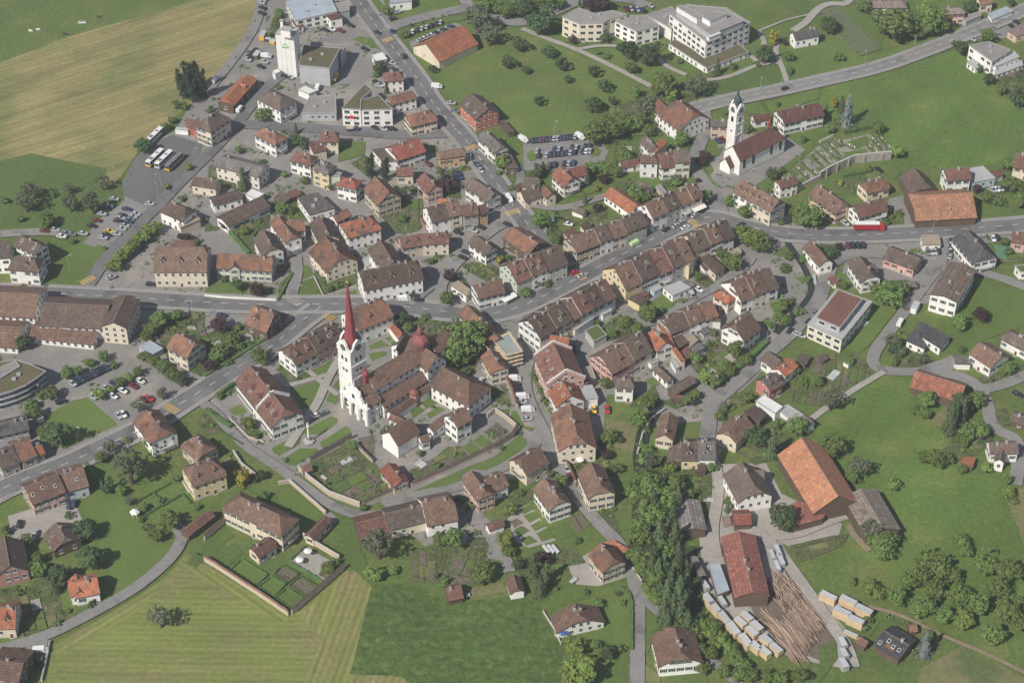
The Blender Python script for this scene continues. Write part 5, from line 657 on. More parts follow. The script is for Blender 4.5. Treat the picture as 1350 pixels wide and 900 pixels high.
('garden','garden',[(-7.4,56.9),(1.6,55.9),(0.3,51.7),(-6.1,50.6)]),
('lawn','lawn',[(-46.4,133.7),(-45,133.7),(-45.2,138.6),(-34.9,138.6),(-33.4,133.7),(-38.1,132.5)]),
('lawn','lawn',[(-79.2,139.8),(-73.8,142.3),(-66.8,141.1),(-66.8,130.1),(-78.2,125.3)]),
('garden','garden',[(-72.6,124.1),(-66.8,130.1),(-60.5,114.7),(-62.4,111.2)]),
('garden','garden',[(-135.8,121.8),(-132.4,121.8),(-130.9,114.7),(-122.9,110),(-122.3,104.2),(-129.3,106.6),(-135.5,113.5)]),
('garden','garden',[(-105.3,95.1),(-94.7,95.1),(-88.2,80.6),(-92.2,80.6),(-104.4,85)]),
('garden','garden',[(-120.5,76.2),(-105.2,86.2),(-104.2,76.2),(-110.3,71.9),(-111.4,69.7),(-108.1,56.9),(-112,56.9),(-121.4,71.9)]),
('garden','veg',[(-52.3,98.5),(-44.9,95.1),(-43.9,71.9),(-49.8,71.9),(-56.2,82.8)]),
('garden','garden',[(-133.1,82.8),(-126.8,74),(-131.9,73)]),
('lawn','lawn',[(-90.2,49.6),(-85.7,49.6),(-84,44.4),(-89.8,44.4)]),
('garden','garden',[(-98.5,49.6),(-92.7,49.6),(-92.9,44.4),(-97.4,44.4)]),
('lawn','lawn',[(-78.3,230.2),(-75.1,233.1),(-69,231.6),(-64.3,226.7),(-58.4,211.3),(-60.6,211.3),(-64.7,221),(-71.7,225.3)]),
('garden','garden',[(-117.9,260.1),(-114.8,258.6),(-112.3,239.5),(-117.7,233.8),(-120.1,242.4)]),
('lawn','lawn',[(-75,269.1),(-68,269.1),(-59.7,255.6),(-60.3,252.7),(-64.2,254.1)]),
('lawn','lawn',[(-50.4,241),(-42,248.3),(-34.5,252.7),(-23.1,252.7),(-24.6,248.3),(-35.1,245.3),(-50.5,233.8)]),
('lawn','lawn',[(9.4,241),(24.7,252.7),(25.2,239.5),(30.1,228.1),(24.2,226.7),(15.3,233.8)]),
('garden','garden',[(32.5,232.4),(47,241),(50.6,236.6),(50.2,226.7),(33,223.8)]),
('garden','garden',[(-19.6,269.1),(32.7,269.1),(28.8,266.1),(17.1,257.1),(6.4,249.7),(0.4,249.7),(-8.8,257.1),(-15.7,266.1)]),
('lawn','lawn',[(50.5,235.2),(56.3,229.5),(73.2,239.5),(77.9,229.5),(70.2,212.7),(83.2,199),(83.3,189.6),(66.6,188.3),(49.3,205.8)]),
('lawn','lawn',[(76,211.3),(83.7,216.8),(92.9,201.7),(114.5,215.5),(118.4,209.9),(107.1,197.7),(93.7,193.6),(83.3,200.4)]),
('lawn','lawn',[(111.9,226.7),(125.5,236.6),(128.8,225.3),(128.7,209.9),(120,211.3),(116.2,216.8)]),
('meadow','grassmid',[(92.8,190.9),(114.9,203.1),(130,208.5),(130.3,190.9),(107.7,180.4),(87.8,172.5)]),
('lawn','lawn',[(128.8,225.3),(150.2,223.8),(146.7,195),(131.8,190.9),(129.6,211.3)]),
('lawn','lawn',[(107.6,171.3),(116.4,173.8),(118.9,163.6),(109.8,164.8)]),
('lawn','lawn',[(118.5,173.8),(145.6,185.6),(144.6,177.7),(125.5,166.1),(121,163.6)]),
('garden','garden',[(64,179.1),(83.1,187),(87.8,172.5),(83.5,172.5),(65.6,168.7)]),
('garden','garden',[(47.9,171.3),(65.4,179.1),(68.5,158.5),(69.2,146),(46.9,146)]),
('garden','garden',[(92.2,156),(96.6,158.5),(98.9,152.2),(92.1,146)]),
('lawn','lawn',[(151.2,232.4),(163,236.6),(168.1,214.1),(182.7,218.2),(198.8,230.9),(216.2,241),(215.4,232.4),(194,219.6),(170.1,207.2),(147,197.7)]),
('lawn','lawn',[(166.4,263.1),(179.1,255.6),(182.6,232.4),(179.4,221),(163.7,260.1)]),
('vineyard','vine',[(155,257.1),(162.5,262.3),(165.6,257.1),(180.2,221),(169,214.8),(159.6,233.8)]),
('garden','garden',[(231.7,200.4),(246.9,207.2),(239.7,171.3),(229.6,181.7)]),
('cemetery_ground','cemground',[(139.9,138.6),(163.9,147.2),(171.9,131.3),(151.2,125.3),(125.9,106.6),(122.1,114.7)]),
('grave_lawn','lawn',[(151.4,139.8),(162.3,146),(163.3,141.1),(157.3,135),(155.1,138.6)]),
('grave_lawn','lawn',[(150.5,132.5),(160.8,135.6),(162.2,128.3),(150.3,125.9)]),
('garden','garden',[(143.1,110),(157.4,115.9),(156.1,106.6),(150.5,99.7),(146,106.6)]),
('lawn','lawn',[(165.7,117),(174,118.2),(170.2,111.2),(168.4,112.4)]),
('lawn','lawn',[(171.2,78.4),(185.2,80.1),(197.2,81.2),(212.3,81.2),(211.2,79),(170.8,75.7)]),
('garden','garden',[(158.1,82.8),(169.6,89.5),(169.1,77.3),(155.3,77.3)]),
('lawn','lawn',[(161.3,96.3),(165,89.5),(155.8,80.6)]),
('garden','garden',[(204.8,100.8),(215.2,99.7),(217,91.7),(215.5,90.6),(205,95.1)]),
('sports_pad','greenpad',[(205,63.3),(210.1,63.3),(208.9,53.8),(204.4,53.8)]),
('garden','garden',[(196.6,52.7),(216.2,54.8),(215.5,51.7),(196.8,50.6)]),
('garden','garden',[(131.1,66.5),(141,67.6),(140,60.1),(133,50.6),(128.9,48.5)]),
('lawn','lawn',[(195.8,38.3),(212,34.2),(206.8,8.6),(197.5,4.7),(186.7,-0.9),(182,-10.3),(175.3,-14),(167.5,-17.7),(166.5,-16.7),(175.6,-12.1),(176.1,4.7),(172.4,11.5),(176.3,16.3),(184.7,22.2)]),
('lawn','lawn',[(147.9,25.2),(157.4,26.2),(159.4,23.2),(142.7,-2.8),(137.8,-7.5),(132.8,-4.7),(141.7,11.5)]),
('garden','garden',[(155.7,6.7),(159.7,4.7),(156.7,-2.8),(164.5,-6.6),(166.5,-16.7),(149.9,-15.8),(151.3,-10.3)]),
('allotment','veg',[(122,-8.4),(135.4,-7.5),(144.5,-19.5),(128.7,-31.2),(118.3,-39.1),(106.9,-36.5),(112.4,-14)]),
('garden','garden',[(182,-23.1),(186.9,-19.5),(195.7,-14),(202.3,-14),(201.4,-18.6),(190.5,-28.5),(183.8,-29.4)]),
('garden','garden',[(149.8,38.3),(165.1,39.3),(164.6,32.2),(158.3,24.2),(148.1,26.2)]),
('lawn','lawndry',[(159,-47.8),(166.8,-39.1),(169.1,-49.5),(166.2,-52.9)]),
('garden','garden',[(166.8,-56.3),(180.7,-49.5),(181.4,-57.9),(174.1,-66.3),(165.7,-68.8),(154,-71.2),(162.9,-62.1)]),
('garden','garden',[(185.2,-40.8),(189.9,-40.8),(189.9,-49.5),(185,-51.2)]),
('lawn','lawndry',[(180.3,-87.3),(188.1,-84.1),(182.2,-113.4),(181.6,-102.8)]),
('kitchen_garden','veg',[(98.5,-113.4),(113.1,-108.9),(120.9,-107.4),(117.4,-113.4),(108.8,-117.8),(101.4,-121.5)]),
('lawn','lawn',[(119.4,-153.3),(125.7,-149.2),(121.1,-156)]),
('garden','garden',[(128.2,-146.4),(136.1,-149.2),(135.1,-151.9),(129.9,-149.2)]),
('garden','garden',[(137.4,-157.4),(145.3,-156),(140.9,-164.1),(133.3,-166.7)]),
('lawn','grassmid',[(103.7,-160.1),(109.6,-157.4),(109.1,-165.4),(101.7,-175.9)]),
('lawn','lawndry',[(39.1,-47.8),(49.5,-48.6),(46.3,-65.5),(38.5,-62.1)]),
('garden','garden',[(62.8,-74.5),(76.4,-73.7),(73.7,-93.6),(70.3,-93.6),(66.4,-87.3),(61.4,-87.3)]),
('lawn','lawn',[(37.1,-96.7),(43.7,-97.4),(45.9,-108.1),(39.8,-109.6)]),
('garden','garden',[(76.1,-48.6),(86,-40.8),(85.2,-37.3),(76.7,-40.8)]),
('garden','garden',[(84,-63.8),(97.7,-68.8),(90.1,-72)]),
('woodland_floor','forestfloor',[(43.3,-80.9),(61.7,-74.5),(62.9,-88.9),(59.1,-113.4),(41.8,-113.4),(43.9,-92)]),
('garden','garden',[(95.4,-46),(106.3,-57.9),(97.2,-68.8),(87.6,-62.1)]),
('garden','garden',[(76.5,-92),(81.1,-84.1),(80.8,-93.6)]),
('lawn','lawn',[(57.6,25.2),(62.9,31.2),(68.3,26.2),(60,13.4),(52.2,17.3)]),
('garden','garden',[(41.6,15.4),(48.4,15.4),(52.4,9.5),(44.7,1.9),(41.1,0.9)]),
('garden','garden',[(70.3,-15.8),(75.5,-10.3),(87.6,11.5),(92.9,-4.7),(103.9,2.8),(102.8,-1.9),(77.5,-30.3)]),
('garden','veg',[(75.4,39.3),(81.3,42.3),(84.7,36.2),(80,33.2)]),
('lawn','lawn',[(51.9,-24),(55,-22.2),(57.7,-25.8),(54.6,-28.5)]),
('garden','garden',[(57.1,-37.3),(71.8,-28.5),(72.4,-35.6),(62.7,-40.8)]),
('garden','garden',[(45.3,-39.1),(55.3,-26.7),(58.6,-40.8)]),
('allotment','veg',[(107,-14),(119,-8.4),(120.9,-17.7),(118.3,-39.1),(106.4,-30.3)]),
('garden','garden',[(85,-32),(92.9,-29.4),(94.2,-34.7),(87.9,-39.1),(83.6,-34.7)]),
('garden','garden',[(105.8,15.4),(113.9,27.2),(116.9,26.2),(106.6,11.5)]),
('lawn','lawn',[(117.9,41.3),(121.7,41.3),(120.5,36.2)]),
('garden','garden',[(70.1,44.4),(78.5,46.5),(78.1,41.3),(70.4,40.3)]),
('garden','garden',[(29.5,0.9),(41.6,14.4),(41.1,0.9),(33.7,-1.9)]),
('garden','garden',[(6.9,-18.6),(9.3,-17.7),(14.3,-37.3),(13.1,-40)]),
('garden','garden',[(-30.1,44.4),(-23.9,47.5),(-17.3,35.2),(-20.5,36.2)]),
('garden','garden',[(-16,-110.4),(-10.6,-108.9),(-8.4,-113.4),(-15.9,-113.4)])]
ROADS = [('stream','water',2.7,0,1,[(116.9,66.5),(119.5,58),(122.5,48),(123.7,38.8),(123.9,32.7),(121.6,26.2),(115.3,17.3),(105.9,4.7)]),
('stream','water',5,0,0,[(56.5,-36.5),(53.1,-46),(49.7,-54.6),(47.7,-66.3),(47.6,-79.3)]),
('stream','water',6,0,0,[(119.1,92.9),(117.5,75.1)]),
('road','asphalt',8.5,1,1,[(-86.1,292.2),(-78.8,269.1),(-61.5,229.5),(-45.3,195),(-37.3,172.5),(-24,148.5),(-15.4,130.1),(-7.7,110),(3,86.2),(10.1,70.8),(15.1,61.1)]),
('road','asphalt',8.5,1,1,[(-192.4,30.2),(-154.4,27.2),(-126,24.2),(-104.1,22.7),(-76.1,23.2),(-57.5,23.2),(-41.9,21.2),(-29.4,18.8),(-17,15.8),(-3.1,17.8),(7.8,24.2),(25.2,38.3),(39.9,51.1),(56.5,64.3),(75.4,80.6),(87.2,83.9),(99.7,76.8),(115.4,71.3),(131.5,69.7),(157.6,70.3),(187.4,73.5),(244.5,81.2)]),
('road','asphalt',8.5,1,1,[(-201.5,-99.4),(-188,-84.9),(-178,-78.5),(-165.3,-71.2),(-152.7,-61.3),(-137.3,-49.5),(-127.3,-37.3),(-119.5,-29.4),(-109,-17.2),(-97,-5.6),(-87.4,9.5),(-79,20.2)]),
('road','asphalt',6,0,1,[(-176.9,31.2),(-171.3,54.8),(-161.7,76.2),(-152.7,96.3),(-144,117),(-135.8,133.7),(-126.1,158.5),(-118.5,184.3),(-105.9,204.4)]),
('lane','asphaltl',5,0,1,[(-147.1,174.5),(-136.9,204.4),(-127.3,239.5),(-126.5,269.1),(-126.4,292.2)]),
('road','asphalt',7,0,1,[(-125.1,155.3),(-102.5,153.4),(-75,149.7),(-46.9,146),(-26.1,148.5)]),
('road','asphaltl',7,0,1,[(-62,239.5),(-51,248.3),(-32.3,256.4),(-19.5,261.6),(-8.7,250.5),(3.4,244.6),(17.1,252.7),(31.8,266.1),(44.3,272.1),(63.3,267.6),(66.9,261.6)]),
('road','asphaltl',6,0,1,[(-21,260.1),(-29.2,284.4)]),
('path','gravel',3,0,1,[(4.9,240.3),(16.8,230.9),(31.4,221),(49.3,204.4),(67.2,186.3)]),
('path','gravel',2.5,0,1,[(32.2,221),(42.7,224.5),(53.8,223.8)]),
('path','gravel',2.5,0,1,[(70.9,212.7),(74.8,204.4),(83.5,197.7)]),
('path','gravel',2.5,0,1,[(92.2,192.9),(103.3,195.6),(115,204.4),(119.6,207.2),(128.6,208.5)]),
('path','gravel',2.5,0,1,[(114.7,216.8),(118.4,209.9)]),
('path','gravel',2.5,0,1,[(129.6,225.3),(128.1,218.2),(130.2,203.1),(130.9,189.6)]),
('path','gravel',2.5,0,1,[(121.9,238.1),(123.9,228.1),(122.7,223.8)]),
('lane','gravel',4,0,1,[(138.8,238.1),(146,245.3),(153.8,260.1),(161,265.3),(170.2,263.1),(175,284.4)]),
('path','gravel',1.2,0,0,[(121.9,238.1),(136.1,248.3),(149.3,254.1)]),
('road','asphaltl',6.6,1,1,[(81.2,164.8),(87.7,170.6),(107.5,177.7),(129.7,185.6),(146.4,192.3),(177,204.4),(201.4,219.6),(218.2,230.9),(237.9,244.6),(257.2,257.8),(289.8,284.4)]),
('lane','asphaltl',6,0,1,[(89.6,168),(89.7,150.9),(83.6,133.7),(81.9,120.6),(85.1,108.9),(89.9,97.4),(91.3,86.2)]),
('lane','asphaltl',6,0,1,[(136.4,57.4),(134.3,50.6),(130.8,40.3),(128.2,32.2),(125.8,25.2),(119.3,14.9),(112.3,4.3),(101.6,-7.5),(91.3,-21.3),(82.5,-31.2),(76.3,-38.7),(74.7,-51.6),(73.6,-57.9)]),
('lane','asphaltl',4,0,1,[(79.3,-34.3),(74,-26.7),(67.4,-14),(59.5,-5.6)]),
('lane','asphaltl',6,0,1,[(134.3,50.6),(141.8,56.9),(156.7,57.4),(172.4,53.8),(177.3,48.5)]),
('lane','asphaltl',5,0,1,[(186.2,66.5),(180.2,50.6),(169,32.7),(152.2,6.2),(142.4,-9.4),(143.3,-17.7),(150.6,-19),(158.9,-19),(174.2,-20.4),(182,-26.7),(183.6,-38.7),(182.3,-45.2),(183.5,-52.9),(190.7,-57.1),(190.3,-66.3),(185.1,-82.5)]),
('lane','asphaltl',5,0,1,[(183.2,-29.4),(194,-25.8),(211.1,-14.9)]),
('lane','asphaltl',5,0,1,[(177.3,48.5),(195.5,45.4),(212.2,35.2),(225.5,24.2)]),
('path','gravel',2.6,0,1,[(146.1,-19),(133.1,-29.4),(121.1,-40),(114.5,-46.5)]),
('lane','asphaltl',7,0,1,[(159.3,-20.4),(173.8,-14),(176.4,-11.2)]),
('lane','asphaltl',4.2,0,1,[(-122.5,-33.8),(-113.8,-43),(-106.5,-53.7),(-98.9,-63),(-89,-71.2),(-78.6,-80.9),(-67.7,-92),(-56.2,-98.6),(-46.4,-97.8),(-38.4,-91.2),(-32,-86.5),(-23.6,-85.7),(-12.6,-79.3),(-2,-72.8),(8.6,-62.1),(10.6,-53.7)]),
('path','gravel',3.5,0,1,[(-66.5,-5.6),(-72.2,-23.1),(-74.7,-36.5),(-79.5,-49.5),(-84.2,-62.1)]),
('path','gravel',2.2,0,1,[(-80.6,-17.7),(-72.4,-27.6),(-67.3,-32.9)]),
('path','gravel',2.2,0,1,[(-87.8,-27.6),(-77.2,-23.1),(-72.9,-20.8)]),
('lane','asphaltl',5,0,1,[(-86.1,23.2),(-91.4,26.7),(-89.9,39.3),(-90,47),(-91.3,54.8)]),
('lane','asphaltl',5,0,1,[(1.5,16.3),(4.6,4.7),(6.9,-9.4),(4.5,-23.1),(6.2,-36.5),(11.3,-51.2),(15.1,-65.5),(18.8,-79.3),(26.2,-93.6),(34,-106.6),(38.6,-112.6),(42.1,-125.2),(43.6,-137),(42.9,-152.6),(41.9,-167.4),(41,-185.5)]),
('lane','asphaltl',3.5,0,1,[(42.4,-135.9),(48.3,-142.3),(54.8,-151.3),(58.9,-159.4),(63.5,-162.7),(70.8,-171),(75.2,-177.5)]),
('lane','gravel',4.2,0,1,[(74.7,-66.3),(76.5,-78.5),(74.6,-92.4),(71.6,-105.9),(72.2,-118.9)]),
('lane','gravel',4.5,0,1,[(77.9,-102),(91,-108.1),(99.2,-127),(104.5,-139.8),(109.6,-151.9),(113,-160.7),(113.9,-169.4)]),
('lane','gravel',4,0,1,[(92.2,-108.9),(101.8,-108.1),(112.6,-102),(120.8,-98.2)]),
('path','dirt',2.5,0,0,[(121,-102.8),(122,-107.8),(126.8,-116)]),
('path','dirt',1.5,0,1,[(122.8,-142.3),(133.9,-146.4),(145.4,-155.4),(159.3,-163.4),(172.6,-173.3)]),
('lane','asphaltl',4.5,0,1,[(-182.3,-163.4),(-172.4,-161.7),(-158.2,-156),(-144.4,-145.7),(-130.6,-133.8),(-122.6,-123),(-119.2,-116.4),(-117.5,-108.9),(-121.6,-102)]),
('lane','asphaltl',7,0,1,[(-160.1,-166.1),(-160.4,-157.7)]),
('lane','asphaltl',4.2,0,1,[(-9.6,-102),(-5.4,-111.5),(-1.9,-120.8),(-0.8,-126.3)]),
('lane','asphaltl',4,0,1,[(44.4,23.2),(53.7,10.5),(59.4,12.4),(71.6,24.2),(83.2,33.2),(91.7,41.3),(98.8,49.6),(101.5,54.8)]),
('lane','asphaltl',4,0,1,[(25.5,48.5),(20.2,56.9)]),
('lane','asphaltl',4,0,1,[(5,92.9),(21.5,88.4),(38.3,97.4),(46.8,101.4)]),
('lane','asphaltl',5,0,1,[(-219.4,70.8),(-200.3,73),(-190.1,70.8)]),
('lane','asphaltl',5,0,1,[(97.7,-40.8),(111.3,-49.5)]),
('lane','asphaltl',4,0,1,[(-42,23.2),(-30,39.3),(-36.6,49.6),(-49.5,52.2)]),
('lane','asphaltl',5,0,1,[(-26.4,21.7),(-31.5,36.7),(-11.4,70.8),(-1,80.6)]),
('lane','asphaltl',4,0,1,[(-15.5,133.7),(1.7,124.7),(5.1,110),(-1,97.4),(-6.7,104.2)])]
CROSS = [(-176.3,38.8,-0.79,6),(-130.9,-40.8,0.92,6),(0.3,86.7,-1.09,6),(-18.6,136.2,-1.10,5),(-61.1,229.5,-1.10,5),(28.5,41.8,0.62,5),(78.6,78.4,0.62,5),(-74,14.4,0.85,4)]
